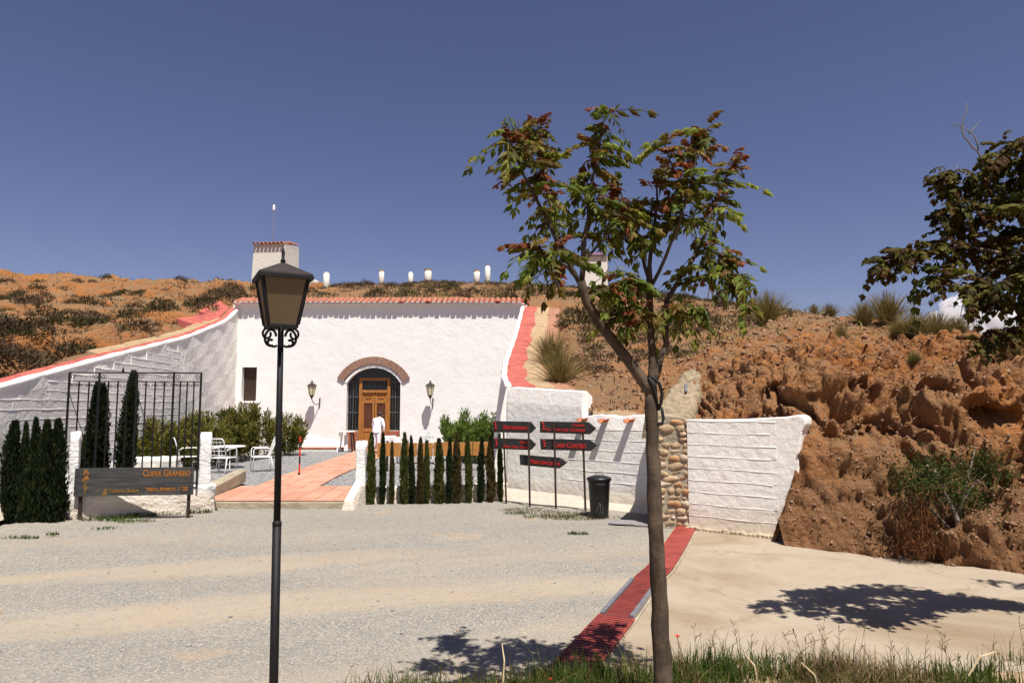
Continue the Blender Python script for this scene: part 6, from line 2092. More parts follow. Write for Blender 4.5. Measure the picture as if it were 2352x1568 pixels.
# tall plantain-like stems in the verge
g = np.random.default_rng(21)
XX = g.uniform(1.6, 6.5, 50); YY = np.interp(XX, [p[0] for p in VERGE[1:10]], [p[1] for p in VERGE[1:10]]) - g.uniform(0.0, 0.6, 50)
st = MB()
for x, y in zip(XX, YY):
    hgt = g.uniform(0.22, 0.45); lx_, ly_ = g.normal(0, .06), g.normal(0, .06)
    st.tube([(x, y, 0.0), (x + lx_ * .5, y + ly_ * .5, hgt * .6), (x + lx_, y + ly_, hgt)], [0.0025, 0.002, 0.001], 4)
    for k in range(5):
        t_ = g.uniform(.5, 1)
        c = Vector((x + lx_ * t_, y + ly_ * t_, hgt * t_))
        st.tube([c, c + Vector((g.normal(0, .03), g.normal(0, .03), 0.04))], [0.0018, 0.003], 4)
tag(st.build('seed_stems', M['grass_dry'], None, fixn=False), 'thin seeding weed stems standing above the verge grass', 'weeds', kind='stuff')
# poppies
for k, (px, py, Y, lb_) in enumerate(((1556, 1461, 6.1, 'single red poppy just right of the young tree trunk'), (1341, 1552, 5.75, 'small red poppy in the grass left of the young tree trunk'), (1265, 1560, 5.7, 'tiny red poppy low in the grass below the drain strip'))):
    c = at(px, py, Y)
    pp = thing('poppy', lb_, 'flower', (c.x, Y, 0.03), 0, 'red poppies in the verge')
    hz_ = c.z - 0.03
    MB().tube([(0, 0, -0.02), (0.01, 0, hz_ * 0.6), (0, 0, hz_)], 0.0025, 5).build('stem', M['grass_green'], pp)
    for j in range(4):
        a = j * math.pi / 2
        m_ = MB()
        m_.add([(0, 0, hz_ - 0.008), (0.022 * math.cos(a - .7), 0.022 * math.sin(a - .7), hz_ + 0.008), (0.028 * math.cos(a), 0.028 * math.sin(a), hz_ + 0.014), (0.022 * math.cos(a + .7), 0.022 * math.sin(a + .7), hz_ + 0.008)], [(0, 1, 2, 3)])
        m_.build('petal', M['poppy'], pp)
for k, (p0, p1, Y, lb_) in enumerate((((1152, 1568), (1153, 1478), 5.5, 'pale dry stalk standing upright left of the drain strip'), ((1745, 1568), (1710, 1500), 5.6, 'pale dry stalk leaning left right of the young tree'), ((1890, 1590), (1840, 1520), 5.5, 'pale dry stalk leaning left in the middle of the right verge'),
                                        ((2010, 1545), (1998, 1535), 5.8, 'short pale stick lying near the tree shadow'), ((2200, 1530), (2290, 1495), 5.7, 'long curved dry twig lying in the verge at the right'))):
    a, b = at(*p0, Y - 0.1), at(*p1, Y)
    m = (a + b) / 2 + Vector((0.02, 0, 0.02))
    a.z = min(a.z, 0.06)
    o = MB().tube([a, m, b], [0.008, 0.007, 0.004], 5).build('dry_stalk', M['dry_stalk'], None)
    tag(o, lb_, 'stalk', 'dry stalks in the verge')

# ---- pebbles on the yard
def pebbles(name, label, X, Y, Z, s, mat, seed):
    g = np.random.default_rng(seed)
    base = np.array([(1, 0, 0), (-1, 0, 0), (0, 1, 0), (0, -1, 0), (0, 0, .7), (0, 0, -.7)])
    tri = np.array([(0, 2, 4), (2, 1, 4), (1, 3, 4), (3, 0, 4), (2, 0, 5), (1, 2, 5), (3, 1, 5), (0, 3, 5)])
    n = len(X)
    V = base[None] * (s[:, None, None] * g.uniform(.6, 1.3, (n, 6, 1)))
    a = g.random(n) * 6.283
    ca, sa = np.cos(a)[:, None], np.sin(a)[:, None]
    vx = V[..., 0] * ca - V[..., 1] * sa * .8; vy = V[..., 0] * sa + V[..., 1] * ca * .8
    V = np.stack([vx + X[:, None], vy + Y[:, None], V[..., 2] + Z[:, None]], -1)
    F = (np.arange(n)[:, None, None] * 6 + tri[None]).reshape(-1, 3)
    o = put(name, np_mesh(name, V.reshape(-1, 3), F, mat, True))
    return tag(o, label, 'stones', kind='stuff')
g = np.random.default_rng(5)
n = 20000
X = g.uniform(-11, 2.5, n); Y = 4.6 + 11 * g.random(n) ** 1.5
k = ~in_poly(X, Y, SLAB) & (X < np.interp(Y, [p[1] for p in DRAIN[::-1]], [p[0] for p in DRAIN[::-1]]) - 0.25)
X, Y = X[k], Y[k]
s_ = np.clip(g.gamma(1.6, 0.0034, len(X)), 0.0025, 0.035)
Z = yard_z(X, Y) + s_ * 0.2
sel = g.random(len(X)); 
plain('pebble_grey', (0.30, 0.285, 0.27), 0.9, var=0.45, scale=30); plain('pebble_tan', (0.46, 0.33, 0.22), 0.9, var=0.4, scale=30)
a_ = sel < 0.6
pebbles('gravel_stones', 'loose grey gravel stones on the yard', X[a_], Y[a_], Z[a_], s_[a_], M['pebble_grey'], 6)
pebbles('sandy_stones', 'loose tan stones scattered over the sandy yard', X[~a_], Y[~a_], Z[~a_], s_[~a_], M['pebble_tan'], 7)

# stones on the bank and slopes
def slope_pts(n, x0, x1, y0, y1, seed):
    g = np.random.default_rng(seed)
    X = g.uniform(x0, x1, n); Y = g.uniform(y0, y1, n)
    k = ~in_poly(X, Y, CUT)
    P_ = hill_xyz(X[k], Y[k])
    return P_[P_[:, 2] > 0.0]
P_ = slope_pts(19000, 3.6, 11, 8.5, 15, 8)
g = np.random.default_rng(9)
s_ = np.clip(g.gamma(2.0, 0.0085, len(P_)), 0.005, 0.06)
plain('scree', (0.22, 0.12, 0.068), 0.95, var=0.5, scale=20); plain('scree_pale', (0.36, 0.26, 0.17), 0.95, var=0.3, scale=20)
a_ = g.random(len(P_)) < 0.8
pebbles('bank_stones', 'brown stones and clods on the eroded clay bank', P_[a_, 0], P_[a_, 1], P_[a_, 2], s_[a_], M['scree'], 3)
pebbles('pale_bank_stones', 'pale pebbles stuck in the eroded clay bank', P_[~a_, 0], P_[~a_, 1], P_[~a_, 2], s_[~a_] * 0.7, M['scree_pale'], 4)
P_ = slope_pts(5200, 0.8, 9, 14.5, 27, 10)
s_ = np.clip(g.gamma(2.0, 0.022, len(P_)), 0.01, 0.13)
a_ = g.random(len(P_)) < 0.72
pebbles('slope_stones', 'brown stones on the slope behind the young tree', P_[a_, 0], P_[a_, 1], P_[a_, 2], s_[a_], M['scree'], 13)
pebbles('pale_slope_stones', 'pale stones on the slope behind the young tree', P_[~a_, 0], P_[~a_, 1], P_[~a_, 2], s_[~a_] * 0.5, M['scree_pale'], 14)

# ---- shrubs on the hill
def shrub_mesh(name, mat, seed, n=700, spiky=0.0):
    g = np.random.default_rng(seed)
    d = unit(g.normal(0, 1, (n, 3)) * np.array([1, 1, .9]))
    d[:, 2] = np.abs(d[:, 2])
    lump = 1 + 0.25 * np.sin(d[:, 0] * 5 + seed) * np.cos(d[:, 1] * 4 + seed * 2)
    r = (0.45 + 0.55 * g.random(n) ** .5) * lump
    C = d * r[:, None] * np.array([1, 1, .8])
    U = unit(d + np.array([0, 0, .5]) + g.normal(0, .35, (n, 3))) * g.uniform(.06, .17, n)[:, None]
    W = unit(np.cross(U, g.normal(0, 1, (n, 3)))) * g.uniform(.012, .035, n)[:, None]
    return quads_mesh(name, C, U, W, mat)
sh_dry = [shrub_mesh('shrub', M['shrub_dry'], 60 + i) for i in range(4)]
sh_grn = [shrub_mesh('shrub', M['shrub_green'], 70 + i) for i in range(4)]
def place_shrubs(meshes, pts, label, group, szr, cut, name='dry_shrub'):
    for (x, y), s in zip(pts, szr):
        z = hill_z(x, y)
        o = put(name, rnd.choice(meshes), None, (x, y, z - 0.12 * s), (rnd.uniform(-.1, .1), rnd.uniform(-.1, .1), rnd.uniform(0, 6.28)), (s, s, s * rnd.uniform(.75, 1.1)))
        zone = label[1] if y > 30 or (label[2] and y > 24) else label[0]
        tag(o, ('large ' if s > cut else 'small ') + zone, 'shrub', group + (', large' if s > cut else ', small') + (', upper' if zone == label[1] else ', lower'))
def hill_pick(n, test, seed, x0, x1, y0, y1, mind=0.7):
    rr = random.Random(seed); out = []
    tries = 0
    while len(out) < n and tries < n * 60:
        tries += 1
        x, y = rr.uniform(x0, x1), rr.uniform(y0, y1)
        if test(x, y) and all((x - a) ** 2 + (y - b) ** 2 > mind ** 2 for a, b in out): out.append((x, y))
    return out
def wl_x(y): return float(np.interp(y, [p[1] for p in WINGL], [p[0] for p in WINGL]))
def wr_x(y): return float(np.interp(y, [p[1] for p in WINGR], [p[0] for p in WINGR]))
inL = lambda x, y: x < wl_x(y) - 1.1 and abs(x / y) < 0.92
pL = hill_pick(105, inL, 1, -30, -11, 15, 36, 0.62) + hill_pick(26, inL, 6, -17, -10.3, 11.5, 18, 0.5)
place_shrubs(sh_grn + sh_dry, pL, ('round dry scrub bush low on the slope just above the left block wall', 'round dry scrub bush high on the left slope below the skyline', False), 'scrub bushes on the left slope', [rnd.uniform(.35, .9) for _ in pL], 0.6)
inT = lambda x, y: y > 31.6 and abs(x / y) < 0.8 and x < 10
pT = hill_pick(110, inT, 2, -30, 10, 31.7, 45, 0.7)
place_shrubs(sh_dry + sh_dry + sh_grn, pT, ('low dry scrub bush on the hilltop above the house eave', 'low dry scrub bush on the hilltop among the white chimneys', False), 'scrub bushes on the hilltop', [rnd.uniform(.25, .6) for _ in pT], 0.42)
inR = lambda x, y: y > 17 and x > wr_x(min(y, 30)) + 2.0 and x / y < 0.40 and (y > 20 or x > 2)
pR = hill_pick(80, inR, 3, 1, 13, 17.5, 38, 0.6)
place_shrubs(sh_dry, pR, ('low brown scrub bush on the stony slope behind the young tree', 'low brown scrub bush near the ridge behind the young tree', True), 'scrub bushes behind the young tree', [rnd.uniform(.2, .5) for _ in pR], 0.35)
b1 = at(1330, 720, 27); z = hill_z(b1.x, 27)
o = put('dry_shrub', sh_grn[1], None, (b1.x, 27, z), (0, 0, 1), (1.0, 1.0, 0.95)); tag(o, 'large dark scrub bush right of the red capped wing wall', 'shrub')

# low scrub cover on the hilltop, uncountable
def cover(name, label, n, x0, x1, y0, y1, seed, h, mat, test):
    g = np.random.default_rng(seed)
    X = g.uniform(x0, x1, n); Y = g.uniform(y0, y1, n)
    k = ~in_poly(X, Y, CUT) & test(X, Y)
    X, Y = X[k], Y[k]
    c = vnoise(np.stack([X, Y, X * 0], 1) * 0.9) + g.normal(0, .3, len(X)) > 0.0
    X, Y = X[c], Y[c]
    P_ = hill_xyz(X, Y)
    o = put(name, blades(name, P_[:, 0], P_[:, 1], P_[:, 2] - 0.02, h * g.uniform(.4, 1.4, len(X)), 0.02, M[mat], 0.9, seed))
    tag(o, label, 'scrub', kind='stuff')
wlx = np.array([p[0] for p in WINGL]); wly = np.array([p[1] for p in WINGL])
wrx = np.array([p[0] for p in WINGR]); wry = np.array([p[1] for p in WINGR])
clearw = lambda X, Y: ((X < np.interp(Y, wly, wlx) - 0.8) | (X > np.interp(Y, wry, wrx) + 2.4) | (Y > 31.4)) & (np.abs(X / Y) < 0.95)
cover('low_scrub', 'low dry scrub and grass covering the hill', 34000, -32, 14, 11, 46, 31, 0.16, 'shrub_dry', lambda X, Y: clearw(X, Y) & ((X < 3.5) | (Y > 20)))
cover('green_scrub', 'low olive scrub covering the hill', 6000, -32, 8, 15, 46, 32, 0.15, 'shrub_green', clearw)

cover('ridge_scrub', 'grey brown scrub on the ridge behind the young tree', 26000, 0, 14, 19, 42, 34, 0.17, 'shrub_dry', lambda X, Y: clearw(X, Y) & (X / Y > 0.05) & (X / Y < 0.42))
cover('crest_scrub', 'grey brown scrub on the hilltop above the eave', 26000, -22, 8, 31.2, 46, 35, 0.17, 'shrub_dry', clearw)
cover('straw_grass', 'straw coloured grass on the slopes and the bank crest', 16000, -6, 14, 15.5, 46, 33, 0.22, 'esparto', lambda X, Y: clearw(X, Y) & ((Y > 21) | (X > 4)))
# ---- esparto tufts
def tuft_mesh(name, seed, n=760, h=1.0, spread=0.42):
    g = np.random.default_rng(seed)
    a = g.random(n) * 6.283
    tilt = np.abs(g.normal(0, spread, n))
    L = h * g.uniform(.45, 1.0, n)
    b = np.stack([np.cos(a) * .10 * g.random(n), np.sin(a) * .10 * g.random(n), np.zeros(n)], 1)
    d = np.stack([np.cos(a) * np.sin(tilt), np.sin(a) * np.sin(tilt), np.cos(tilt)], 1)
    out = np.stack([np.cos(a), np.sin(a), -0.6 * np.ones(n)], 1)
    side = unit(np.cross(d, g.normal(0, 1, (n, 3)))) * 0.006
    p1 = b + d * (L * .5)[:, None]
    p2 = b + d * (L * .85)[:, None] + out * (L * .12 * tilt)[:, None]
    p3 = b + d * L[:, None] + out * (L * .35 * tilt)[:, None]
    V = np.stack([b - side, b + side, p1 + side * .8, p1 - side * .8, p2 + side * .5, p2 - side * .5, p3], 1).reshape(-1, 3)
    k = np.arange(n)[:, None] * 7
    F = np.concatenate([k + np.array([[0, 1, 2]]), k + np.array([[0, 2, 3]]), k + np.array([[3, 2, 4]]), k + np.array([[3, 4, 5]]), k + np.array([[5, 4, 6]])])
    return np_mesh(name, V, F, M['esparto'], False)
tufts = [tuft_mesh('esparto_tuft', 80 + i) for i in range(3)]
for i, (px, pyb, pyt, Y, w_, lb_) in enumerate(((1762, 742, 668, 19.0, 1.0, 'big spiky esparto tuft on the skyline right of the young tree'),
                                          (2040, 745, 668, 16.2, 1.0, 'big spiky esparto tuft on the bank crest below the right tree'),
                                          (1985, 735, 690, 16.4, 0.9, 'thin esparto tuft left of the big one on the bank crest'),
                                          (2100, 790, 712, 14.6, 1.1, 'esparto clump right of the big tuft on the bank crest'),
                                          (2150, 800, 715, 14.3, 1.1, 'esparto clump in front of the cloud, left of the pylon'),
                                          (2060, 800, 735, 14.6, 1.0, 'low esparto clump on the bank below the crest'),
                                          (2200, 800, 725, 14.2, 1.1, 'esparto clump right below the power pylon'),
                                          (2290, 820, 760, 13.2, 0.9, 'esparto clump below the hanging leaves of the right tree'),
                                          (2330, 835, 780, 12.8, 0.9, 'esparto clump at the right picture edge'),
                                          (1870, 728, 698, 20, 0.9, 'small esparto tuft midway along the bank skyline'), (1905, 722, 695, 20, 0.9, 'smallest round esparto tuft on the bank skyline'),
                                          (1285, 884, 805, 18.6, 1.1, 'esparto tuft beside the lower end of the red wall cap'), (1265, 812, 762, 22, 0.9, 'faded esparto tuft beside the middle of the red wall cap'),
                                          (1930, 775, 742, 15.0, 0.8, 'small dark tuft on the stony bank face'), (2100, 838, 800, 13.0, 0.8, 'drooping tuft hanging on the bank face'), (2290, 870, 830, 12.0, 0.7, 'dark tuft low on the bank at the right'))):
    c = at(px, pyb, Y)
    zg = hill_z(c.x, Y)
    hgt = at(px, pyt, Y).z - zg
    hgt = max(0.3, hgt)
    o = put('esparto_tuft', tufts[i % 3], None, (c.x, Y, zg - 0.04), (0, 0, rnd.uniform(0, 6)), (hgt * w_ * 1.35, hgt * w_ * 1.35, hgt * 1.2))
    tag(o, lb_, 'grass tuft', 'esparto tufts')

# ---- straggly bush tree growing from the bank
bt2 = gr(2205, 1290, 0.0)
tr = thing('bank_bush', 'straggly green bush with a pale bare trunk growing from the foot of the clay bank', 'bush', (bt2.x, bt2.y - 0.15, 0))
def wp(px, py, Y): return at(px, py, Y) 
Yb = bt2.y - 0.2
tk = [wp(2207, 1292, Yb), wp(2208, 1230, Yb), wp(2195, 1180, Yb + .05), wp(2165, 1120, Yb + .15), wp(2145, 1075, Yb + .25)]
MB().tube(tk, [0.045, 0.04, 0.032, 0.022, 0.012], 8).build('trunk', M['bark_grey'], tr, world=True, smooth=True)
for q in ([(2195, 1180), (2230, 1120), (2270, 1085)], [(2205, 1240), (2160, 1190), (2120, 1150)], [(2200, 1200), (2225, 1090), (2240, 1030)]):
    MB().tube([wp(a, b, Yb + 0.05 + .1 * i) for i, (a, b) in enumerate(q)], [0.02, 0.014, 0.006], 6).build('branch', M['bark_grey'], tr, world=True, smooth=True)
g = np.random.default_rng(77)
C, U = [], []
for px, py, rx, ry, n_ in ((2135, 1085, 60, 45, 1000), (2100, 1110, 45, 40, 600), (2180, 1110, 50, 40, 600), (2255, 1055, 40, 28, 350), (2285, 1090, 40, 30, 350), (2215, 1150, 50, 40, 500), (2250, 1190, 35, 40, 350)):
    c = np.array(at(px, py, Yb + 0.15)); sc_ = Yb / 1568
    C.append(c + g.normal(0, 1, (n_, 3)) * np.array([rx * sc_ * .55, 0.22, ry * sc_ * .55]))
C = np.concatenate(C)
U = unit(g.normal(0, 1, C.shape) + np.array([0, 0, .4])) * g.uniform(.025, .05, len(C))[:, None]
W = unit(np.cross(U, g.normal(0, 1, C.shape))) * 0.009
put('foliage', quads_mesh('foliage', C - np.array(tr.location), U, W, M['bush_green']), tr)
C = []
for px, py, rx, ry, n_ in ((2110, 1200, 40, 60, 900), (2150, 1250, 45, 40, 700), (2240, 1230, 40, 45, 500), (2090, 1250, 30, 35, 400)):
    c = np.array(at(px, py, Yb + 0.1)); C.append(c + g.normal(0, 1, (n_, 3)) * np.array([rx * Yb / 1568 * .5, 0.12, ry * Yb / 1568 * .5]))
C = np.concatenate(C); C = C[C[:, 2] > 0.02]
U = unit(g.normal(0, .5, C.shape) + np.array([0, 0, 1])) * g.uniform(.03, .08, len(C))[:, None]
W = unit(np.cross(U, g.normal(0, 1, C.shape))) * 0.005
wd = put('rusty_weeds', quads_mesh('rusty_weeds', C, U, W, M['weed_rust']))
tag(wd, 'dead rusty weeds tangled at the foot of the bank bush', 'weeds', kind='stuff')

# ================================================================== TREES WITH PINNATE LEAVES
def frond_mesh(name, L, pairs, mat, seed, droop=0.45, leaf=0.085, wd=0.030):
    g = np.random.default_rng(seed)
    m = MB()
    pts = []
    for i in range(7):
        t = i / 6
        pts.append(Vector((L * t * (1 - 0.15 * t), 0, 0.10 * L * math.sin(t * 2.2) - droop * L * t * t)))
    m.tube(pts, [0.0028] * 6 + [0.0012], 4)
    def leaflet(p, d, nrm_, ln, w):
        d = d.normalized(); s = d.cross(nrm_).normalized() * w; up = s.cross(d).normalized()
        a = p; b = p + d * ln * .45 + s - up * 0.006; c = p + d * ln - up * ln * 0.22; e = p + d * ln * .45 - s - up * 0.006; mid = p + d * ln * .5 + up * 0.004
        m.add([a, b, c, e, mid], [(0, 1, 4), (1, 2, 4), (0, 4, 3), (4, 2, 3)])
    for i in range(pairs):
        t = 0.22 + 0.74 * i / (pairs - 1)
        k = t * 6; j = min(5, int(k)); p = pts[j].lerp(pts[j + 1], k - j)
        tan = (pts[j + 1] - pts[j]).normalized()
        sz = leaf * (0.75 + 0.5 * math.sin(math.pi * min(1, t * .95))) * g.uniform(.8, 1.15)
        for s in (-1, 1):
            if g.random() < 0.06: continue
            d = Vector((0, s, 0)) * 0.85 + tan * 0.55 + Vector((0, 0, -0.35 + g.normal(0, .2)))
            leaflet(p, d, Vector((0, 0, 1)) + Vector(g.normal(0, .25, 3)), sz, wd * g.uniform(.8, 1.2))
    leaflet(pts[-1], pts[-1] - pts[-2], Vector((0, 0, 1)), leaf, wd)
    return m.mesh(name, mat, fixn=False)

def tree_from(root, strokes, mat, ys=1.0):
    """strokes: list of (name, [(px,py,Y)...], r0, r1)"""
    paths = []
    for nm, q, r0, r1 in strokes:
        P0 = [at(k[0], k[1], k[2] * ys) for k in q]
        # resample with a little wander
        P_ = []
        for a, b in zip(P0, P0[1:]):
            n_ = max(2, int((b - a).length / 0.09))
            for i in range(n_): P_.append(a.lerp(b, i / n_))
        P_.append(P0[-1])
        for _ in range(3):
            P_ = [P_[0]] + [(P_[i - 1] + P_[i] * 2 + P_[i + 1]) / 4 for i in range(1, len(P_) - 1)] + [P_[-1]]
        wob = 0.006 if r0 < 0.03 else 0.003
        P_ = [P_[0]] + [p + Vector((rnd.gauss(0, wob), rnd.gauss(0, wob), rnd.gauss(0, wob * .5))) for p in P_[1:]]
        n_ = len(P_) - 1
        rad = [r0 + (r1 - r0) * (i / n_) + rnd.uniform(-.04, .06) * r0 for i in range(n_ + 1)]
        MB().tube(P_, rad, 12 if r0 > .03 else 7).build(nm, mat, root, world=True, smooth=True, fixn=False)
        paths.append((nm, P_, rad))
    return paths

yb = gr(1522, 1605, 0.0)
YT = 4.9
yt_ = thing('young_tree', 'slim young tree with green and reddish pinnate leaves in the foreground', 'tree', (at(1524, 1590, YT).x, YT, 0.0))
B = [('trunk', [(1528, 1640, 5.38), (1520, 1500, 5.4), (1510, 1300, 5.4), (1500, 1100, 5.4), (1498, 960, 5.4), (1495, 890, 5.4)], 0.067, 0.044),
     ('branch', [(1497, 905, 5.4), (1470, 858, 5.38), (1420, 800, 5.33), (1375, 742, 5.28), (1345, 690, 5.25), (1335, 645, 5.22)], 0.044, 0.029),
     ('branch', [(1498, 900, 5.4), (1497, 780, 5.45), (1492, 700, 5.48), (1490, 615, 5.5)], 0.033, 0.021),
     ('branch', [(1499, 880, 5.41), (1512, 835, 5.42), (1530, 792, 5.45), (1536, 740, 5.5), (1531, 690, 5.55)], 0.027, 0.019),
     ('branch', [(1340, 665, 5.24), (1305, 600, 5.2), (1262, 520, 5.15), (1222, 440, 5.08), (1185, 360, 5.0), (1165, 305, 4.95)], 0.020, 0.005),
     ('branch', [(1336, 645, 5.22), (1342, 560, 5.25), (1350, 470, 5.3), (1375, 370, 5.35), (1386, 270, 5.4)], 0.021, 0.005),
     ('branch', [(1318, 625, 5.21), (1290, 560, 5.3), (1262, 470, 5.4), (1240, 380, 5.5), (1232, 300, 5.55)], 0.014, 0.004),
     ('branch', [(1325, 640, 5.2), (1300, 610, 5.05), (1265, 590, 4.95), (1232, 580, 4.9)], 0.011, 0.004),
     ('branch', [(1490, 640, 5.5), (1470, 560, 5.55), (1438, 470, 5.6), (1410, 410, 5.65)], 0.016, 0.005),
     ('branch', [(1491, 615, 5.5), (1500, 540, 5.5), (1512, 460, 5.45), (1508, 400, 5.4)], 0.017, 0.005),
     ('branch', [(1494, 660, 5.49), (1530, 590, 5.4), (1562, 520, 5.3), (1575, 450, 5.25), (1545, 385, 5.2), (1524, 330, 5.18)], 0.015, 0.004),
     ('branch', [(1570, 480, 5.28), (1592, 420, 5.25), (1600, 350, 5.25), (1625, 295, 5.25)], 0.010, 0.003),
     ('branch', [(1531, 690, 5.55), (1560, 640, 5.6), (1598, 585, 5.65), (1625, 520, 5.7), (1652, 440, 5.75), (1690, 365, 5.8)], 0.019, 0.005),
     ('branch', [(1548, 660, 5.58), (1600, 635, 5.5), (1650, 622, 5.45), (1692, 632, 5.4)], 0.012, 0.004),
     ('branch', [(1492, 680, 5.48), (1460, 650, 5.35), (1430, 640, 5.25), (1405, 660, 5.2)], 0.010, 0.004),
     ('branch', [(1342, 600, 5.24), (1380, 560, 5.3), (1412, 520, 5.4), (1432, 470, 5.45)], 0.011, 0.004),
     ('branch', [(1495, 740, 5.47), (1475, 720, 5.35), (1455, 715, 5.25)], 0.008, 0.004),
     ('branch', [(1533, 715, 5.53), (1565, 700, 5.4), (1590, 705, 5.35)], 0.008, 0.004),
     ('branch', [(1610, 560, 5.68), (1640, 575, 5.6), (1660, 600, 5.55)], 0.008, 0.003),
     ('twig', [(1578, 440, 5.25), (1580, 380, 5.25), (1579, 330, 5.25)], 0.006, 0.003),
     ('twig', [(1600, 345, 5.25), (1590, 320, 5.25), (1588, 300, 5.25)], 0.005, 0.002),
     ('twig', [(1195, 330, 5.02), (1192, 300, 5.0), (1190, 275, 5.0)], 0.005, 0.003),
     ('twig', [(1356, 620, 5.25), (1392, 640, 5.2), (1400, 610, 5.2)], 0.006, 0.003)]
bpaths = tree_from(yt_, B, M['bark_young'], 4.9 / 5.4)
fr_g = [frond_mesh('leaf', 0.145 + 0.022 * i, 5 + i % 2, M['leaf_green'], 100 + i, 0.75 + 0.2 * i, 0.082, 0.0215) for i in range(5)]
fr_r = [frond_mesh('leaf', 0.13 + 0.02 * i, 4, M['leaf_red'], 120 + i, 0.3 + .15 * i, 0.062, 0.019) for i in range(3)]
def leaf_tree(root, paths, count, greens, reds, skip, tipred, seed, jit=0.04, sc_=(.75, 1.15), mint=0.25):
    rr = random.Random(seed)
    cand = []
    for nm, P_, rad in paths:
        if nm in skip: continue
        if rad[0] > 0.024: continue
        n_ = len(P_) - 1
        for i in range(int(n_ * mint), n_ + 1):
            cand.append((P_[i], (P_[min(n_, i + 1)] - P_[max(0, i - 1)]).normalized(), i / n_))
    made = 0
    while made < count:
        p, d, t = rr.choice(cand)
        if rr.random() > 0.35 + 0.65 * t: continue
        red = rr.random() < (tipred if t > 0.75 else tipred * 0.35)
        a = rr.uniform(0, 6.283)
        out = Vector((math.cos(a), math.sin(a), rr.uniform(-0.6, 0.6)))
        out = (out + d * 0.7).normalized()
        if red: out = (out + Vector((0, 0, .6))).normalized()
        yaw = math.atan2(out.y, out.x); pit = -math.asin(max(-1, min(1, out.z)))
        me = rr.choice(reds if red else greens)
        o = put('leaf', me, root, p + Vector((rr.gauss(0, jit), rr.gauss(0, jit), rr.gauss(0, jit))) * 0.5 - root.location, (rr.uniform(-.5, .5), pit, yaw), rr.uniform(*sc_))
        made += 1
leaf_tree(yt_, bpaths, 298, fr_g, fr_r, ('trunk', 'twig'), 0.55, 4, 0.05, (.68, 1.14), 0.45)

def crown_stuff(root, paths, count, seed, spread, srcs, mat, rmax=1.0, mint=.05, tip=0.0):
    rr = random.Random(seed)
    src = [(np.array([v.co[:] for v in me.vertices]), [tuple(p.vertices) for p in me.polygons]) for me in srcs]
    m = MB()
    cand = []
    for nm, P_, rad in paths:
        if nm in ('trunk', 'bare_twig', 'twig') or rad[0] > rmax: continue
        n_ = len(P_) - 1
        for i in range(int(n_ * (.3 if nm == 'limb' else max(mint, tip))), n_ + 1): cand.append(P_[i])
    for _ in range(count):
        p = rr.choice(cand)
        V, F = rr.choice(src)
        Rm = np.array(Matrix.Rotation(rr.uniform(0, 6.28), 3, 'Z') @ Matrix.Rotation(rr.uniform(-.9, .5), 3, 'Y') @ Matrix.Rotation(rr.uniform(-.5, .5), 3, 'X'))
        q = V @ Rm.T * rr.uniform(.7, 1.05) + np.array(p) + np.array([rr.gauss(0, spread) for _ in range(3)]) - np.array(root.location)
        m.add([tuple(k) for k in q], F)
    o = m.build('crown', mat, root, fixn=False)
    o['kind'] = 'stuff'
leafmat('crown_green', [(0.025, 0.045, 0.007), (0.09, 0.065, 0.013), (0.085, 0.125, 0.017), (0.20, 0.23, 0.034), (0.12, 0.075, 0.016)], trans=0.42, perobj=False, nscale=7.0)
leafmat('crown_red', [(0.12, 0.05, 0.012), (0.20, 0.045, 0.016), (0.13, 0.11, 0.02)], perobj=False, nscale=7.0)
leafmat('crown_dark', [(0.016, 0.025, 0.006), (0.065, 0.024, 0.009), (0.080, 0.075, 0.012), (0.032, 0.022, 0.007)], 0.7, 0.22, 0.12, perobj=False, nscale=7.0)
crown_stuff(yt_, bpaths, 130, 41, 0.035, fr_g, M['crown_green'], 0.024, 0.48)
crown_stuff(yt_, bpaths, 70, 42, 0.035, fr_r, M['crown_red'], 0.024, 0.6)

# strap and hook left on the fork
hs = thing('tree_tie', 'black rubber tie looped over the fork of the young tree', 'tie', at3(1508, 880, 4.855))
MB().tube([at(1488, 862, 4.864), at(1502, 868, 4.846), at(1515, 882, 4.846), at(1521, 905, 4.855), at(1518, 925, 4.864), at(1511, 942, 4.873)], 0.012, 8).build('strap', M['rubber'], hs, world=True, smooth=True)
MB().tube([at(1490, 866, 4.846), at(1500, 885, 4.841), at(1507, 910, 4.850), at(1511, 942, 4.873)], 0.011, 8).build('strap', M['rubber'], hs, world=True, smooth=True)
MB().tube([at(1519, 934, 4.864), at(1522, 950, 4.864), at(1524, 962, 4.864), at(1520, 972, 4.864), at(1508, 972, 4.873), at(1500, 970, 4.882)], 0.011, 8).build('hook', M['rubber'], hs, world=True, smooth=True)

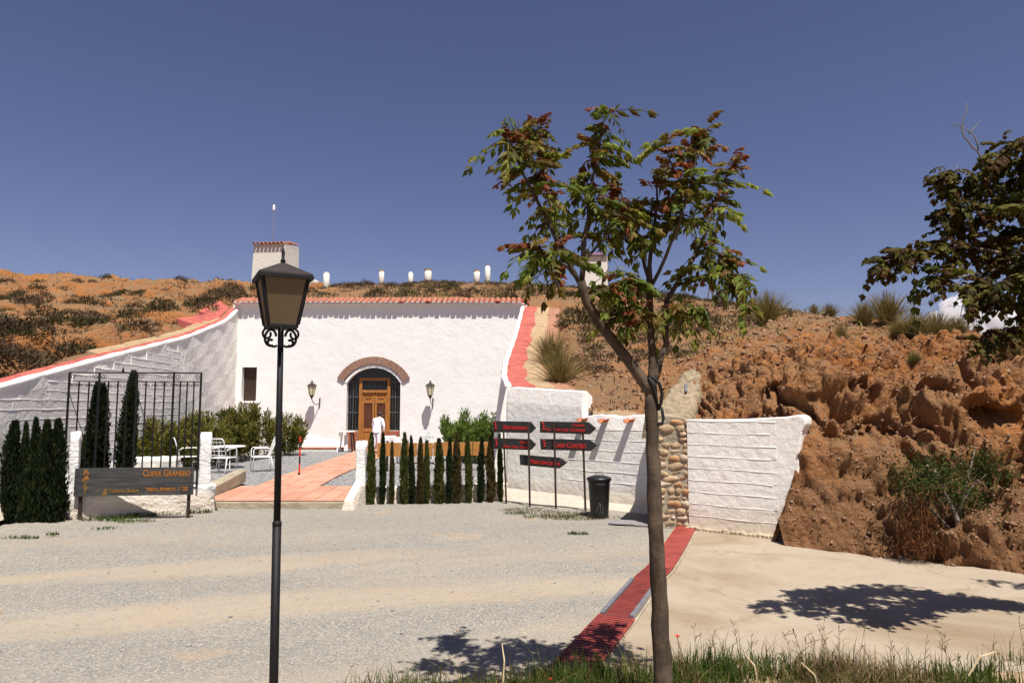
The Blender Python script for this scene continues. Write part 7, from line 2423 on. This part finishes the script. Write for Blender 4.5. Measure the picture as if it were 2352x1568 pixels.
# ---- bigger tree at the right, trunk outside the picture
rt = thing('broad_tree', 'broad dark leaved tree reaching in from the right picture edge', 'tree', (7.2, 6.45, 0.0))
RB = [('trunk', [(2900, 1650, 6.1), (2870, 1200, 6.1), (2830, 900, 6.1), (2800, 760, 6.1)], 0.15, 0.11),
      ('limb', [(2805, 790, 6.1), (2650, 690, 6.1), (2500, 640, 6.15), (2352, 600, 6.2)], 0.07, 0.035),
      ('limb', [(2800, 760, 6.1), (2660, 600, 6.2), (2500, 490, 6.3), (2380, 440, 6.35)], 0.07, 0.03),
      ('limb', [(2800, 760, 6.1), (2720, 560, 6.0), (2600, 420, 6.0), (2470, 350, 6.0)], 0.07, 0.03),
      ('limb', [(2800, 760, 6.1), (2850, 560, 6.2), (2900, 400, 6.3)], 0.07, 0.03),
      ('branch', [(2352, 600, 6.2), (2280, 575, 6.2), (2200, 565, 6.15), (2120, 580, 6.1), (2060, 592, 6.05), (2028, 600, 6.0)], 0.022, 0.006),
      ('branch', [(2330, 598, 6.2), (2280, 620, 6.1), (2210, 640, 6.0), (2160, 640, 5.95), (2130, 642, 5.9)], 0.016, 0.005),
      ('branch', [(2352, 600, 6.2), (2300, 560, 6.3), (2240, 530, 6.35), (2200, 512, 6.4), (2170, 508, 6.4)], 0.016, 0.005),
      ('branch', [(2380, 440, 6.35), (2300, 430, 6.3), (2220, 420, 6.25), (2160, 414, 6.2)], 0.018, 0.005),
      ('branch', [(2390, 445, 6.35), (2320, 480, 6.2), (2250, 490, 6.1), (2180, 480, 6.05)], 0.015, 0.005),
      ('branch', [(2470, 350, 6.0), (2400, 330, 6.0), (2352, 320, 6.0), (2300, 345, 6.0), (2260, 390, 6.05)], 0.016, 0.005),
      ('branch', [(2470, 350, 6.0), (2400, 380, 6.1), (2340, 370, 6.2), (2280, 385, 6.3)], 0.015, 0.005),
      ('branch', [(2500, 640, 6.15), (2420, 680, 6.0), (2352, 700, 5.95), (2290, 690, 5.9), (2230, 670, 5.85)], 0.018, 0.005),
      ('branch', [(2440, 670, 6.02), (2380, 740, 5.9), (2320, 765, 5.85), (2250, 775, 5.8)], 0.014, 0.005),
      ('branch', [(2500, 490, 6.3), (2420, 520, 6.4), (2340, 540, 6.5), (2280, 560, 6.5)], 0.015, 0.005),
      ('branch', [(2600, 420, 6.0), (2520, 440, 5.8), (2430, 450, 5.7), (2360, 480, 5.65)], 0.015, 0.005),
      ('branch', [(2560, 660, 6.1), (2500, 560, 5.9), (2420, 560, 5.8), (2350, 640, 5.75), (2290, 655, 5.75)], 0.015, 0.005),
      ('branch', [(2660, 600, 6.2), (2600, 720, 6.4), (2520, 760, 6.5), (2420, 770, 6.5)], 0.015, 0.005),
      ('branch', [(2600, 420, 6.0), (2560, 320, 6.1), (2500, 270, 6.2), (2430, 270, 6.2)], 0.015, 0.005),
      ('branch', [(2720, 560, 6.0), (2700, 400, 5.8), (2640, 300, 5.7), (2560, 260, 5.6)], 0.018, 0.005),
      ('branch', [(2900, 400, 6.3), (2880, 300, 6.3), (2800, 220, 6.3)], 0.018, 0.005),
      ('bare_twig', [(2262, 398, 6.05), (2258, 370, 6.05), (2248, 345, 6.05), (2222, 330, 6.05), (2204, 300, 6.05), (2207, 280, 6.05), (2224, 255, 6.05), (2222, 238, 6.05)], 0.010, 0.003),
      ('bare_twig', [(2248, 345, 6.05), (2242, 312, 6.05), (2225, 300, 6.05), (2215, 290, 6.05), (2182, 283, 6.05)], 0.007, 0.003),
      ('bare_twig', [(2225, 308, 6.05), (2245, 285, 6.05), (2255, 278, 6.05)], 0.005, 0.002),
      ('bare_twig', [(2205, 420, 6.2), (2196, 400, 6.2), (2197, 378, 6.2)], 0.006, 0.003),
      ('bare_twig', [(2060, 592, 6.05), (2010, 600, 6.0), (1978, 606, 6.0)], 0.006, 0.002)]
rpaths = tree_from(rt, RB, M['bark_grey'], 1.06)
fr_d = [frond_mesh('leaf', 0.17 + 0.02 * i, 4 + i % 2, M['leaf_dark'], 140 + i, 0.45 + .1 * i, 0.070, 0.028) for i in range(5)]
vis = [p for p in rpaths if p[0] == 'branch' and p[1][-1].x / p[1][-1].y < 0.80]
leaf_tree(rt, vis, 298, fr_d, fr_d[:2], (), 0.3, 8, 0.06, (.85, 1.3), 0.05)
# the rest of the crown, too many leaves to tell apart
crown_stuff(rt, rpaths, 800, 9, 0.05, fr_d, M['crown_dark'])
